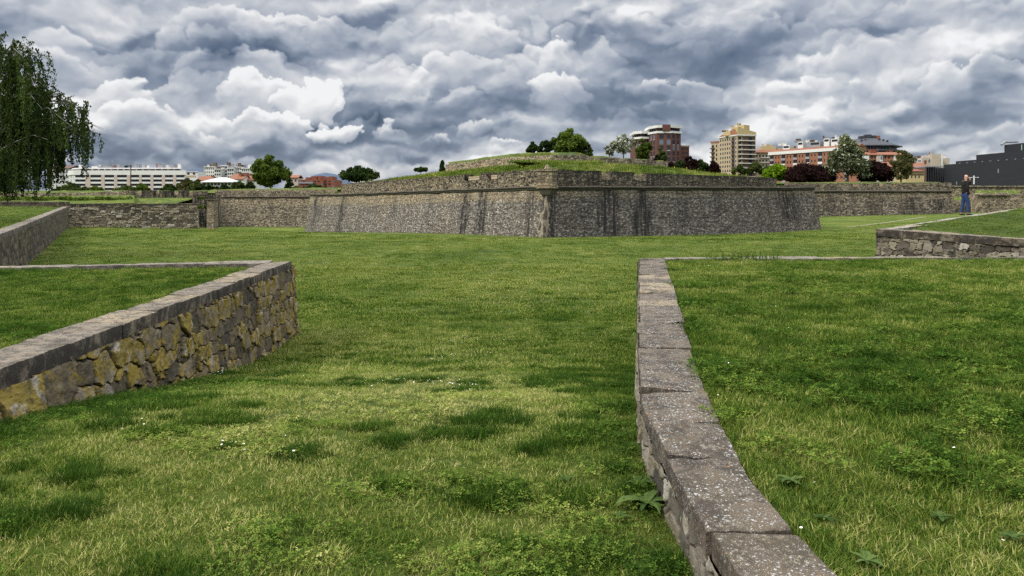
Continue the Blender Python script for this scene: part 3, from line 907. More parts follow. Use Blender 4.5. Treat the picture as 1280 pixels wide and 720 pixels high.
# ---- far left terrace with its side wall and its long back wall
S_ = [Vector((-18.6, 28.5, EYE - 1.16)), Vector((-19.9, 31, EYE - 35 * .031)), at(30, 281, 41), Vector((-53.3, 96, EYE - .02))]
w6 = empty('low_stone_wall', (S_[2].x, S_[2].y, gz(S_[2].x, S_[2].y)))
tag(w6, 'long dark rubble wall with pale capstones receding along the far left lawn', 'stone wall')
keep(rubble_face([(p.x, p.y) for p in S_], [p.z - .2 for p in S_], [gz(p.x, p.y) - .4 for p in S_], False, (.22, .42), .06, .10, 61, .15, 'rubble_dark', w6))
keep(coping([(p.x + .03, p.y) for p in S_], [(p.x - .62, p.y) for p in S_], [p.z for p in S_], [p.z for p in S_], .26, (1.0, 1.8), 62, 'coping', w6, .16))
G_ = [at(84, 254.5, 96), at(247, 254.5, 104)]
w7 = empty('rubble_wall', (-46, 100, gz(-46, 100)))
tag(w7, 'wide rough rubble wall across the far end of the left moat lawn', 'stone wall')
keep(rubble_face([(p.x, p.y) for p in G_], [p.z - .25 for p in G_], [gz(G_[0].x, G_[0].y) - .3, gz(G_[1].x, G_[1].y) - .3], False, (.26, .50), .14, .075, 71, .25, 'rubble_tan', w7, stretch=1.8))
keep(rubble_face([(G_[1].x, G_[1].y), (G_[1].x * 1.16, G_[1].y * 1.15)], [G_[1].z - .25] * 2, [gz(G_[1].x, G_[1].y) - .4] * 2, False, (.35, .75), .10, .14, 72, .25, 'rubble_tan', w7, 'end_face', stretch=1.8))
keep(coping([(p.x, p.y - .05) for p in G_], [(p.x, p.y + .7) for p in G_], [p.z for p in G_], [p.z for p in G_], .28, (1.2, 2.2), 73, 'coping_dark', w7, .2))
# lawn above the side wall rising to the far end
n, k = 50, 30
T = np.zeros((n, k, 3))
for i, t in enumerate(np.linspace(0, 1, n)):
    y = 28.5 + t * 67.5
    xi = np.interp(y, [p.y for p in S_], [p.x for p in S_]) - .6; zi = np.interp(y, [p.y for p in S_], [p.z for p in S_]) - .06
    for j, s_ in enumerate(np.linspace(0, 1, k)): T[i, j] = (xi - s_ ** 1.4 * 60, y, zi + s_ * .25)
T[..., 2] += (fbm(T[..., 0] * .25, T[..., 1] * .25, 0, 4, .5, 37) - .5) * .12
terrain_poly('lawn_terrace', gridmesh(T), M['lawn'], 'lawn rising at far left under the weeping birch')
T_FARL = T
# dark coping line ending that lawn and the ground behind
E_ = [at(-90, 250.5, 100), at(84, 252.3, 100)]
w8 = empty('low_stone_wall', (E_[1].x, E_[1].y, EYE - .4))
tag(w8, 'low dark stone kerb wall ending the lawn under the weeping birch', 'stone wall')
keep(rubble_face([(p.x, p.y) for p in E_], [p.z - .2 for p in E_], [EYE - .6] * 2, False, (.3, .5), .05, .14, 81, .1, 'rubble_dark', w8))
keep(coping([(p.x, p.y - .06) for p in E_], [(p.x, p.y + .6) for p in E_], [p.z for p in E_], [p.z for p in E_], .25, (1.2, 2.2), 82, 'coping_dark', w8, .2))

# ------------------------------------------------------------------ the fortress
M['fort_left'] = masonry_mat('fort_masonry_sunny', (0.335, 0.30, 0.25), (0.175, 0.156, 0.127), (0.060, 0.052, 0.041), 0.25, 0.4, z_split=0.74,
                             upper=((0.40, 0.325, 0.205), (0.20, 0.16, 0.095)), holes=.25, pale=.5)  # left face: the sunlit side is put into a lighter stone colour
M['fort_right'] = masonry_mat('fort_masonry_shaded_stained', (0.245, 0.225, 0.192), (0.122, 0.110, 0.092), (0.034, 0.030, 0.025), 0.25, 0.6, z_split=0.80,
                              upper=((0.29, 0.245, 0.165), (0.125, 0.10, 0.066)), holes=.25, pale=.4)  # right face: shaded side painted into a darker stone colour, besides real staining
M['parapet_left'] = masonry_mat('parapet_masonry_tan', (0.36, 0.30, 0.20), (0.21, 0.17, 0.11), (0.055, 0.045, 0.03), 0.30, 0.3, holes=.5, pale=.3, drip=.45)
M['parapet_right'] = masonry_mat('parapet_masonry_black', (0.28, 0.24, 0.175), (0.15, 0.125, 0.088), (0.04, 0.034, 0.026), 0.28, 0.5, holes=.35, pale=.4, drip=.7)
M['curtain'] = masonry_mat('curtain_masonry', (0.37, 0.31, 0.22), (0.22, 0.185, 0.13), (0.075, 0.062, 0.046), 0.36, 0.3, holes=.3, pale=.3, z_split=0.7, upper=((0.40, 0.33, 0.22), (0.22, 0.175, 0.11)))
M['curtain_r'] = masonry_mat('curtain_masonry_stained', (0.33, 0.28, 0.205), (0.17, 0.143, 0.105), (0.042, 0.036, 0.028), 0.36, 0.6, holes=.3, pale=.3, drip=.5, z_split=0.72, upper=((0.36, 0.30, 0.20), (0.19, 0.155, 0.10)))
M['tan_wall'] = masonry_mat('tan_inner_masonry', (0.44, 0.365, 0.25), (0.29, 0.235, 0.155), (0.12, 0.098, 0.066), 0.4, 0.3, holes=.3, pale=.3)
M['embrasure_stone'] = masonry_mat('pale_embrasure_stone', (0.46, 0.385, 0.26), (0.34, 0.275, 0.18), (0.15, 0.12, 0.08), 0.5, 0.0, holes=.1, pale=.2, use_obj=True)
M['pale_stone'] = masonry_mat('pale_dressed_stone', (0.32, 0.265, 0.175), (0.24, 0.195, 0.13), (0.085, 0.07, 0.048), 0.6, 0.0, holes=.1, pale=.2, use_obj=True)
M['cord'] = plain('cordon_stone', (0.075, 0.065, 0.05), .95, .6, 1.2)
M['cordon_shade'] = plain('cordon_shade_paint', (0.03, 0.032, 0.02), .95, .4, 2.0)  # near-black colour standing in for the shade below the cordon


def batter_face(b0, b1, t0, t1, z0, z1, mname, name, parent, stains=(), du=.5, dv=.4, u_off=0.0, rough=.10, seed=0):
    """wall face between a foot line b0-b1 and a head line t0-t1 (plan points, left to right seen from outside); z0,z1 pairs of (foot, head)"""
    L = (Vector(b1[:2]) - Vector(b0[:2])).length
    n = max(2, int(L / du)); hmax = max(z0[1] - z0[0], z1[1] - z1[0]); m_ = max(3, int(hmax / dv))
    s, t = np.meshgrid(np.linspace(0, 1, n), np.linspace(0, 1, m_), indexing='ij')
    def bl(c): return (b0[c] * (1 - s) + b1[c] * s) * (1 - t) + (t0[c] * (1 - s) + t1[c] * s) * t
    x, y = bl(0), bl(1)
    z = (z0[0] * (1 - s) + z1[0] * s) * (1 - t) + (z0[1] * (1 - s) + z1[1] * s) * t
    d = Vector((b1[0] - b0[0], b1[1] - b0[1])).normalized(); nx, ny = d.y, -d.x
    u = s * L + u_off
    off = (fbm(u * .35, z * .35, 0, 5, .6, seed + 400) - .5) * rough * 2 * np.minimum(1, np.minimum(s, 1 - s) * n / 2)
    P = np.stack([x + nx * off, y + ny * off, z], -1)
    st = np.zeros_like(s)
    for su, w, amt, vlo, vhi in stains:
        w = w * .72
        wob = (fbm(u * .0 + 3.1 * su, z * .5, 0, 3, .5, 7) - .5) * w * 1.4
        st = np.maximum(st, amt * np.exp(-((s * L - su - wob) / w) ** 2) * sstep(t, vlo - .1, vlo + .1) * (1 - sstep(t, vhi - .02, vhi + .05)))
    return link(name, gridmesh(P, uv=np.stack([u, (z - (z0[0] + (z1[0] - z0[0]) * s))], -1), attrs={'stain': st, 'up': t}, flip=False), M[mname], parent)


def inset(poly, d):
    """offset an open plan polyline to its left (inside when walked left to right seen from outside)"""
    p = [Vector(q[:2]) for q in poly]; out = []
    for i, q in enumerate(p):
        ns = []
        if i > 0: e = (q - p[i - 1]).normalized(); ns.append(Vector((-e.y, e.x)))
        if i < len(p) - 1: e = (p[i + 1] - q).normalized(); ns.append(Vector((-e.y, e.x)))
        nn = sum(ns, Vector((0, 0))).normalized(); c = nn.dot(ns[0])
        out.append(q + nn * d / max(c, .3))
    return out


def wall_run(pts, zf, thick, mname, name, parent, u_off=0.0, cut=(), du=1.0, cap=.10, stains=(), seed=0):
    """upright wall (parapet) with a thickness along a plan line; zf: list of (bottom, top) per point; cut: (u0, u1, new top) notches"""
    inn = inset(pts, thick)
    p = [Vector(q[:2]) for q in pts]
    cum = [0.0]
    for i in range(1, len(p)): cum.append(cum[-1] + (p[i] - p[i - 1]).length)
    us = set(np.round(np.arange(0, cum[-1], du), 3)) | set(cum)
    for a, b, z in cut: us |= {a - .001, a + .001, b - .001, b + .001}
    us = sorted(us)
    V_, Fc, UV, ST, UP = [], [], [], [], []
    m_ = 6
    for k, u in enumerate(us):
        x, y = np.interp(u, cum, [q.x for q in p]), np.interp(u, cum, [q.y for q in p])
        xi, yi = np.interp(u, cum, [q.x for q in inn]), np.interp(u, cum, [q.y for q in inn])
        zb, zt = np.interp(u, cum, [q[0] for q in zf]), np.interp(u, cum, [q[1] for q in zf])
        zt += (float(vnoise([u * .6], [seed * 1.7])[0]) - .5) * cap + (float(vnoise([u * .11], [seed * 3.7 + 5])[0]) - .5) * cap * 1.6
        for a, b, z in cut:
            if a <= u <= b: zt = z if not callable(z) else z(u)
        col = [(x, y, zb + (zt - zb) * t) for t in np.linspace(0, 1, m_)] + [(xi, yi, zt + .03), (xi, yi, zb)]
        V_ += col; UV += [(u + u_off, q[2] - zb) for q in col[:m_]] + [(u + u_off, zt - zb + thick), (u + u_off, zt - zb + thick * 2)]
        sv = 0.0
        for su, w, amt in stains: sv = max(sv, amt * math.exp(-((u - su) / w) ** 2))
        ST += [sv] * len(col); UP += list(np.linspace(0, 1, m_)) + [1.0, 0.0]
    c = m_ + 2
    for k in range(len(us) - 1):
        for j in range(c - 1): Fc.append((k * c + j, (k + 1) * c + j, (k + 1) * c + j + 1, k * c + j + 1))
    Fc += [tuple(range(c - 1, -1, -1)), tuple((len(us) - 1) * c + j for j in range(c))]
    return link(name, pymesh(V_, Fc, uv=UV, attrs={'stain': ST, 'up': UP}), M[mname], parent)


def cordon(pts, zs, r, name, parent, m='cord', seed=0):
    b = MB(); P = []; p = [Vector((*q[:2], z)) for q, z in zip(pts, zs)]
    for i in range(len(p) - 1):
        k = max(2, int((p[i + 1] - p[i]).length / 1.5))
        P += [p[i].lerp(p[i + 1], j / k) + Vector((0, 0, random.Random(seed + i * 99 + j).uniform(-.04, .04))) for j in range(k)]
    P.append(p[-1]); b.tube(P, r, 8)
    return b.build(name, M[m], parent, True)


# bastion plan, left shoulder - left end of parapet - salient - right end of parapet - right shoulder
BZ = {'L2': at(380, 291.5, 139.5), 'L': at(418, 291.7, 128), 'C': at(680, 297, 77), 'R': at(980, 290, 96), 'R2': at(1027, 287.3, 99.6)}
base = [BZ[k] for k in ('L2', 'L', 'C', 'R', 'R2')]
base = [Vector((q.x, q.y, min(q.z, gz(q.x, q.y)) - .25)) for q in base]
head = inset(base, 1.15)
zc = [EYE + 2.09, EYE + 1.95, EYE + 1.95, EYE + 2.28, EYE + 2.40]
zt = [EYE + 2.1, EYE + 3.62, EYE + 3.68, EYE + 3.46, EYE + 2.4]
bas = empty('bastion', (base[2].x, base[2].y, base[2].z))
tag(bas, 'huge angular stone bastion with battered walls and embrasured parapet in the middle of the lawn', 'bastion')
lens = [(base[i + 1] - base[i]).length for i in range(4)]


def u_left(px):
    """distance from the left shoulder along the left face where photo column px falls (plan)"""
    a, b = base[0], base[2]; k = (px - 640) / F
    t = (k * a.y - a.x) / ((b.x - a.x) - k * (b.y - a.y))
    return t * (lens[0] + lens[1])


def u_right(px):
    a, b = base[2], base[4]; k = (px - 640) / F
    t = (k * a.y - a.x) / ((b.x - a.x) - k * (b.y - a.y))
    return t * (lens[2] + lens[3])


lst = [(u_left(418), 1.6, .9, 0, 1), (u_left(388), 1.2, .8, .2, 1), (u_left(394), .8, .6, .3, 1), (u_left(573), .9, 1, 0, .9), (u_left(578), .7, .9, 0, .95), (u_left(596), 1.1, 1.0, 0, .97), (u_left(601), .7, 1.0, .1, 1.0),
       (u_left(660), 1.2, .8, 0, .9), (u_left(485), .8, .35, .3, .9), (u_left(530), .8, .3, .2, .9)]
rst = [(u_right(685), .9, 1.1, 0, 1), (u_right(690), .6, .9, 0, .9), (u_right(757), 1.1, 1.1, .1, 1), (u_right(768), .9, 1.0, 0, .9), (u_right(799), .8, 1.1, 0, 1), (u_right(808), 1.0, 1.2, 0, .95),
       (u_right(860), 1.2, .5, .2, .9), (u_right(905), 1.3, .5, .3, 1), (u_right(990), 2.2, 1.0, .3, .95), (u_right(1000), 1.2, .9, .2, .9), (u_right(965), .9, .6, .2, .9), (u_right(730), 1.5, .4, 0, .8)]
off = 0.0
faces = []
for i in range(4):
    sts = [(q[0] - off, *q[1:]) for q in lst] if i < 2 else [(q[0] - (off - lens[0] - lens[1]), *q[1:]) for q in rst]
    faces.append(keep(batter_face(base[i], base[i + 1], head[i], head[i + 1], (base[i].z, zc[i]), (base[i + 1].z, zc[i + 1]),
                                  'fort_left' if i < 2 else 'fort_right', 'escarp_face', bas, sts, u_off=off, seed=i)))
    off += lens[i]
# flanks that run back from the shoulders
fl = [Vector((base[0].x + 6, base[0].y + 24, base[0].z)), Vector((base[4].x + 1.0, base[4].y + 42, base[4].z))]
hl = [Vector((head[0].x + 6.6, head[0].y + 24)), Vector((head[4].x - .2, head[4].y + 42))]
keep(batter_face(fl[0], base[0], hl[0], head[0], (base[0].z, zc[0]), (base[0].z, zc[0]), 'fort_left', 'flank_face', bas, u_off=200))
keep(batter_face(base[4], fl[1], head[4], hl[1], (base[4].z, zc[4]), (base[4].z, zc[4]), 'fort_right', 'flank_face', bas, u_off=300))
cz = [q - .02 for q in zc]
keep(cordon(inset(base, .98), cz, .10, 'cordon', bas))
keep(cordon(inset(base, 1.06), [q - .22 for q in cz], .10, 'shade_band', bas, 'cordon_shade', 5))  # dark tube added under the cordon to draw its shadow
# parapets
sl = lens[0]
cutL = [(u_left(569) - sl, u_left(587) - sl, EYE + 2.95), (u_left(597) - sl, u_left(609.5) - sl, EYE + 2.95)]
cutR = [(u_right(750), u_right(765.5), EYE + 2.75), (u_right(792), u_right(811.5), EYE + 2.75)]
pin = inset(base, 1.12)
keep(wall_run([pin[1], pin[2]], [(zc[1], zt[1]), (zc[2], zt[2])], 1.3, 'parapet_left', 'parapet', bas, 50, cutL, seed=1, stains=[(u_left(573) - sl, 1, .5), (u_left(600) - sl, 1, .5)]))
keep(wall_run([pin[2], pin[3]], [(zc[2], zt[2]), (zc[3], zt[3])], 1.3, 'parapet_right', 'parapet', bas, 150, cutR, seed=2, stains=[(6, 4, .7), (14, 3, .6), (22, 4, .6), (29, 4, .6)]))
keep(wall_run([pin[0], pin[1]], [(zc[0], zc[0] + .22), (zc[1], zc[1] + .25)], 1.0, 'parapet_left', 'shoulder_capping', bas, 70, seed=3, cap=.05))
keep(wall_run([pin[3], pin[4]], [(zc[3], zc[3] + .22), (zc[4], zc[4] + .22)], 1.0, 'parapet_right', 'shoulder_capping', bas, 170, seed=4, cap=.05))
for seg, cuts, a, b in ((0, cutL, pin[1], pin[2]), (1, cutR, pin[2], pin[3])):
    dv_ = (b - a).normalized(); nin = Vector((-dv_.y, dv_.x)); L_ = (b - a).length
    for u0, u1, zl in cuts:
        o = MB()
        for (f0, f1, y0, y1, z0, z1) in ((u0 + .05, u1 - .05, .45, 1.32, 2.5, 3.45), (u0 - .1, u0 + .35, .75, 1.33, 2.5, 3.5), (u1 - .35, u1 + .1, .75, 1.33, 2.5, 3.5)):
            q = [a + dv_ * f0 + nin * y0, a + dv_ * f1 + nin * y0, a + dv_ * f1 + nin * y1, a + dv_ * f0 + nin * y1]
            o.prism(q, EYE + z0, EYE + z1)
        keep(o.build('embrasure', M['embrasure_stone'], bas))
# weathered quoin strip on the salient, corbel and stone block of the lost sentry box
def sentry():
    C0 = base[2]; t = head[2]
    dl = (Vector(base[1][:2]) - Vector(C0[:2])).normalized(); dr = (Vector(base[3][:2]) - Vector(C0[:2])).normalized()
    out = -(dl + dr).normalized()
    rows = 26; P = []; rng = random.Random(4)
    for k in range(rows):
        f = k / (rows - 1); z = C0.z + (zc[2] - C0.z) * f
        c = Vector(C0[:2]).lerp(Vector(t[:2]), f) + out * .05
        wl = rng.uniform(.55, 1.1) * (1.2 - .5 * f); wr = rng.uniform(.3, .7) * (1.2 - .4 * f); d = rng.uniform(.04, .14)
        P.append([(*(c + dl * wl + out * -.02), z), (*(c + dl * wl * .5 + out * d), z), (*(c + out * (d + .06)), z), (*(c + dr * wr * .5 + out * d), z), (*(c + dr * wr + out * -.02), z)])
    m, b = mat('salient_quoins', .95)
    p = objc()
    n1 = noise(scaled(p, (1, 1, .35)), 1.6, 5, .65); n2 = noise(p, 5, 5, .65)
    cc = mixc(n2, (0.15, 0.125, 0.085), (0.29, 0.245, 0.175)); cc = mixc(step(n1, .42, .54) * .92, cc, (0.03, 0.027, 0.022))
    col_in(b, cc); bump(b, n2, .8, .1)
    keep(link('quoin_strip', gridmesh(np.array(P), flip=False), m, bas))
    q = MB()
    hw = .85; ap = Vector(pin[2]) ; oo = out
    u_ = Vector((-oo.y, oo.x))
    def ring(w, f0, bk): return [ap + oo * f0 - u_ * w * .62, ap + oo * f0 + u_ * w * .62, ap + oo * (f0 - w * .55) + u_ * w, ap - oo * bk + u_ * w, ap - oo * bk - u_ * w, ap + oo * (f0 - w * .55) - u_ * w]
    def loft(w0, f0, z0, w1, f1, z1):
        A, B = ring(w0, f0, .3), ring(w1, f1, .3); n = len(A)
        q.add([(*k, z0) for k in A] + [(*k, z1) for k in B], [tuple(range(n - 1, -1, -1)), tuple(range(n, 2 * n))] + [(i, (i + 1) % n, n + (i + 1) % n, n + i) for i in range(n)])
    z = zc[2]
    loft(.92, .62, z + .18, .95, .64, z + 1.50)
    loft(1.06, .74, z + 1.502, 1.06, .74, z + 1.72)
    o = q.build('sentry_box_base', M['pale_stone'], bas); keep(o)
    q = MB(); loft(1.08, .78, z - .18, 1.08, .78, z + .178); keep(q.build('sentry_box_ledge', M['pale_stone'], bas))
    q = MB(); loft(.25, .2, z - 1.25, .55, .42, z - .8); loft(.60, .48, z - .798, .92, .68, z - .182); keep(q.build('corbel', M['cord'], bas))
    q = MB(); loft(.28, .2, z + 1.722, .10, .1, z + 2.15); keep(q.build('finial', M['pale_stone'], bas))
sentry()

# earth on the bastion: grassy bank behind the parapet, rising in two steps
def bank(name, rings, m, label, bump_a=.25, seed=0, fl=False):
    """rings: list of plan polylines with heights, same length; lofted and roughened"""
    rs = []
    for r in rings:
        s, q = path_points([tuple(p) for p in r], .0001 + sum((Vector(r[i + 1]) - Vector(r[i])).length for i in range(len(r) - 1)) / 110)
        rs.append(q[:110])
    k = min(len(q) for q in rs); rs = [q[:k] for q in rs]
    P = []
    for a, b in zip(rs[:-1], rs[1:]):
        for t in np.linspace(0, 1, 9)[:-1]: P.append(a * (1 - t) + b * t)
    P.append(rs[-1]); P = np.array(P)
    w = np.ones(P.shape[0]); w[0] = 0
    P[..., 2] += (fbm(P[..., 0] * .3, P[..., 1] * .3, 0, 5, .6, seed + 500) - .5) * 2 * bump_a * w[:, None]
    o = link(name, gridmesh(P, flip=fl), M[m], smooth=True)
    return tag(o, label, 'earth bank', kind='structure'), P


def lift(pl, zs): return [Vector((q[0], q[1], z)) for q, z in zip(pl, zs)]


mid_pts = [base[0], base[0].lerp(base[1], .9), base[1], base[1].lerp(base[2], .3), base[1].lerp(base[2], .62), base[1].lerp(base[2], .9), base[2], base[2].lerp(base[3], .12), base[2].lerp(base[3], .3), base[2].lerp(base[3], .6), base[3].lerp(base[2], .05), base[3].lerp(base[4], .12), base[4]]
tops = [2.0, 1.95, 3.35, 3.4, 3.45, 3.45, 3.35, 3.5, 3.4, 3.35, 3.25, 2.2, 2.3]
r1 = [2.1, 2.6, 3.8, 4.2, 4.45, 4.4, 3.7, 4.5, 4.6, 4.35, 3.75, 2.6, 2.4]
r2 = [2.6, 3.4, 4.6, 5.1, 5.3, 4.95, 4.3, 4.95, 5.05, 4.75, 4.1, 3.1, 2.6]
r3 = [3.0, 3.8, 4.6, 5.0, 5.2, 5.2, 5.0, 5.2, 5.1, 4.6, 4.0, 3.5, 3.0]
bankO, BANK_P = bank('rampart_bank', [lift(inset(mid_pts, 2.3), [EYE + z for z in tops]), lift(inset(mid_pts, 6.0), [EYE + z for z in r1]),
                      lift(inset(mid_pts, 12.5), [EYE + z for z in r2]), lift([q.lerp(Vector((6, 150, 0)), .55) for q in mid_pts], [EYE + z for z in r3])], 'bank',
                      'flowery grass bank behind the bastion parapet', .22, 1)

# the inner tan wall on top (cavalier), its grass cap, and the low wall right of it
K = [at(557, 205, 141), at(640, 196.5, 122), at(690, 193, 108), at(725, 193.5, 111), at(741, 196, 116)]
cav = empty('inner_rampart_wall', (K[2].x, K[2].y, EYE + 4)); tag(cav, 'tan inner rampart wall standing above the bastion parapet under the big tree', 'rampart wall')
keep(wall_run(K, [(EYE + 3.0, q.z) for q in K], 1.2, 'tan_wall', 'wall_face', cav, 20, seed=7, cap=.14, stains=[(12, 1, .5), (30, 1, .4), (44, 1.2, .6)]))
Kin = inset(K, 1.2)
bank('rampart_bank', [lift(Kin, [q.z + .02 for q in K]), lift([q + Vector((0, 3.4, 0)) for q in K], [q.z + a for q, a in zip(K, (.45, .55, .5, .5, .35))]), lift([q + Vector((0, 7, 0)) for q in K], [q.z + a for q, a in zip(K, (.6, 1.0, .75, .7, .5))]), lift([q + Vector((0, 14, 0)) for q in K], [q.z + .1 for q in K])], 'bank', 'grass cap on top of the tan inner rampart wall', .2, 3)
K2 = [at(744, 196.5, 118), at(775, 197, 121), at(776, 198.5, 121.1), at(800, 199, 123), at(802, 200, 123.2), at(835, 202.5, 127)]
cv2 = empty('inner_rampart_wall', (K2[2].x, K2[2].y, EYE + 4)); tag(cv2, 'low pale inner rampart wall in stepped lengths below the white blossom tree', 'rampart wall')
keep(wall_run(K2, [(EYE + 3.0, q.z) for q in K2], 1.2, 'tan_wall', 'wall_face', cv2, 90, seed=9, cap=.2, stains=[(3.4, .7, .9), (7, .8, .7), (10.5, 1, .9)]))
bank('rampart_bank', [lift(inset(K2, 1.2), [q.z + .02 for q in K2]), lift([q + Vector((0, 3.4, 0)) for q in K2], [q.z + .35 for q in K2]), lift([q + Vector((0, 8, 0)) for q in K2], [q.z + .5 for q in K2]), lift([q + Vector((0, 14, 0)) for q in K2], [q.z for q in K2])], 'bank', 'grass strip on top of the low pale inner wall', .25, 4)


# curtain walls left and right of the bastion
def curtain(label, pts, zfoot, zcord, ztop, m, pm, cuts=(), batter=.9, u=0, stains=(), seed=0):
    b_ = [Vector((q.x, q.y, z)) for q, z in zip(pts, zfoot)]
    h_ = inset(b_, batter)
    e = empty('curtain_wall', (b_[0].x, b_[0].y, b_[0].z)); tag(e, label, 'rampart wall')
    o_ = 0
    for i in range(len(b_) - 1):
        keep(batter_face(b_[i], b_[i + 1], h_[i], h_[i + 1], (zfoot[i], zcord[i]), (zfoot[i + 1], zcord[i + 1]), m, 'wall_face', e, [(q[0] - o_, *q[1:]) for q in stains], u_off=u + o_, seed=seed + i, du=.8))
        o_ += (b_[i + 1] - b_[i]).length
    keep(cordon(inset(b_, batter - .15), [z - .02 for z in zcord], .15, 'cordon', e))
    keep(wall_run(inset(b_, batter - .03), list(zip(zcord, ztop)), 1.2, pm, 'parapet', e, u + 30, cuts, seed=seed + 5, cap=.12))
    return e, b_


cl, clb = curtain('long tan curtain wall with a dark cordon left of the bastion', [at(267, 283, 165), at(420, 283, 165)], [gz(-61, 165) - .3, gz(-40, 165) - .3], [EYE + 1.95, EYE + 2.0], [EYE + 3.35, EYE + 3.5], 'curtain', 'curtain', seed=20,
                  stains=[(2, 1, .6, 0, 1), (12, 1, .4, .3, 1), (20, 1.2, .3, .2, 1)])
bank('rampart_bank', [lift([(-63, 166.3), (-36, 166.3)], [EYE + 3.3, EYE + 3.45]), lift([(-63, 169), (-36, 169)], [EYE + 3.55, EYE + 3.7]), lift([(-63, 176), (-36, 176)], [EYE + 3.8, EYE + 4.2]), lift([(-63, 215), (-36, 215)], [EYE + 3.0, EYE + 3.0])], 'bank', 'grass terreplein behind the left curtain wall', .15, 6)
rp = [at(985, 272, 142), at(1193, 268, 142)]
ucut = lambda px: (px - 985) / F * 142
cr, crb = curtain('long stained curtain wall with four small embrasures right of the bastion', rp, [gz(rp[0].x, 141) - .6, gz(rp[1].x, 141) - .6], [EYE + 2.75, EYE + 2.75], [EYE + 4.2, EYE + 4.2], 'curtain_r', 'curtain_r',
                  [(ucut(a), ucut(b), EYE + 3.45) for a, b in ((1067.5, 1080), (1087, 1095.5), (1101, 1111), (1118.5, 1126))], seed=30,
                  stains=[(8, 3, .6, .1, .9), (16, 2, .6, .1, .9), (22, 2.5, .8, 0, .8), (27, 2, .9, 0, .7), (12, 1, .5, 0, 1), (5, 1, .5, 0, 1)])
for a, b in ((1067.5, 1080), (1087, 1095.5), (1101, 1111), (1118.5, 1126)):
    o = MB(); x0, x1 = (a - 640) / F * 143.5 + .1, (b - 640) / F * 143.5 - .1
    o.prism([(x0, 144.0), (x1, 144.0), (x1, 144.5), (x0, 144.5)], EYE + 2.8, EYE + 4.1)
    keep(o.build('embrasure', M['embrasure_stone'], cr))
keep(batter_face(crb[1], Vector((crb[1].x + 1, crb[1].y + 16, 0)), Vector((crb[1].x - .9, crb[1].y + .9)), Vector((crb[1].x + .1, crb[1].y + 17)), (crb[1].z, EYE + 4.1), (crb[1].z, EYE + 4.1), 'curtain_r', 'end_face', cr, u_off=77))
bank('rampart_bank', [lift([(44, 144.2), (78, 144.2)], [EYE + 4.1, EYE + 4.1]), lift([(44, 146), (78, 146)], [EYE + 4.35, EYE + 4.4]), lift([(42, 152), (79, 152)], [EYE + 4.55, EYE + 4.6]), lift([(40, 215), (100, 215)], [EYE + 3.0, EYE + 3.0])], 'bank', 'grass terreplein behind the right curtain wall', .16, 7)

# broken rampart walls beyond the man at far right
rw = empty('rampart_wall', (92, 168, EYE - 1.5)); tag(rw, 'ruined pale rampart wall below the black slate building at far right', 'rampart wall')
keep(wall_run([at(1188, 262, 172), at(1300, 262, 172), at(1420, 262, 172)], [(EYE - 2.5, EYE + (258 - 232.5) * .172)] * 3, 1.5, 'tan_wall', 'wall_face', rw, 0, seed=40, cap=.25, stains=[(5, 1, .6), (11, 1, .5), (17, 1.2, .6), (23, 1, .5)]))
keep(wall_run([at(1188, 262, 172.0 - .25), at(1420, 262, 172 - .25)], [(EYE + 4.15, EYE + 4.40)] * 2, .22, 'curtain', 'coping', rw, 0, seed=41, cap=.05))
rw2 = empty('rampart_wall', (88, 150, EYE - 1.5)); tag(rw2, 'low broken wall stub with a pale ledge and grass tufts at far right', 'rampart wall')
pl = [at(1223, 262, 150), at(1262, 262, 150), at(1262.5, 262, 150.02), at(1330, 262, 150)]
keep(wall_run(pl, [(EYE - 2.5, EYE + 2.6), (EYE - 2.5, EYE + 2.6), (EYE - 2.5, EYE + 1.3), (EYE - 2.5, EYE + 1.3)], 2.5, 'tan_wall', 'wall_face', rw2, 0, seed=43, cap=.3, stains=[(2, .8, .5), (4.5, .6, .5)]))
keep(wall_run([at(1219, 262, 149.7), at(1276, 262, 149.7)], [(EYE + 2.05, EYE + 2.32)] * 2, .28, 'curtain', 'ledge', rw2, 0, seed=44, cap=.04))
keep(wall_run([at(1196, 262, 153), at(1224, 262, 153)], [(EYE - 2.5, EYE + .2)] * 2, 1.5, 'curtain_r', 'lower_step', rw2, 0, seed=45, cap=.3, stains=[(2, .8, .8)]))
gb = []
for nm, a, b, y0, h, d in (('rampart_bank', 1219, 1275, 241.5, .7, 155), ('rampart_bank', 1192, 1226, 249, .6, 156)):
    bank(nm, [lift([at(a, 0, d), at(b, 0, d)], [EYE + (258 - y0) / F * d - .2] * 2), lift([at(a, 0, d + 1), at(b, 0, d + 1)], [EYE + (258 - y0) / F * d + h * .6] * 2), lift([at(a, 0, d + 6), at(b, 0, d + 6)], [EYE + (258 - y0) / F * d + h] * 2), lift([at(a, 0, d + 15), at(b, 0, d + 15)], [EYE + (258 - y0) / F * d] * 2)], 'bank',
         'grass ledge on the broken wall stub at far right' if y0 < 245 else 'grass ledge at the foot of the ruined wall at far right', .15, int(y0))

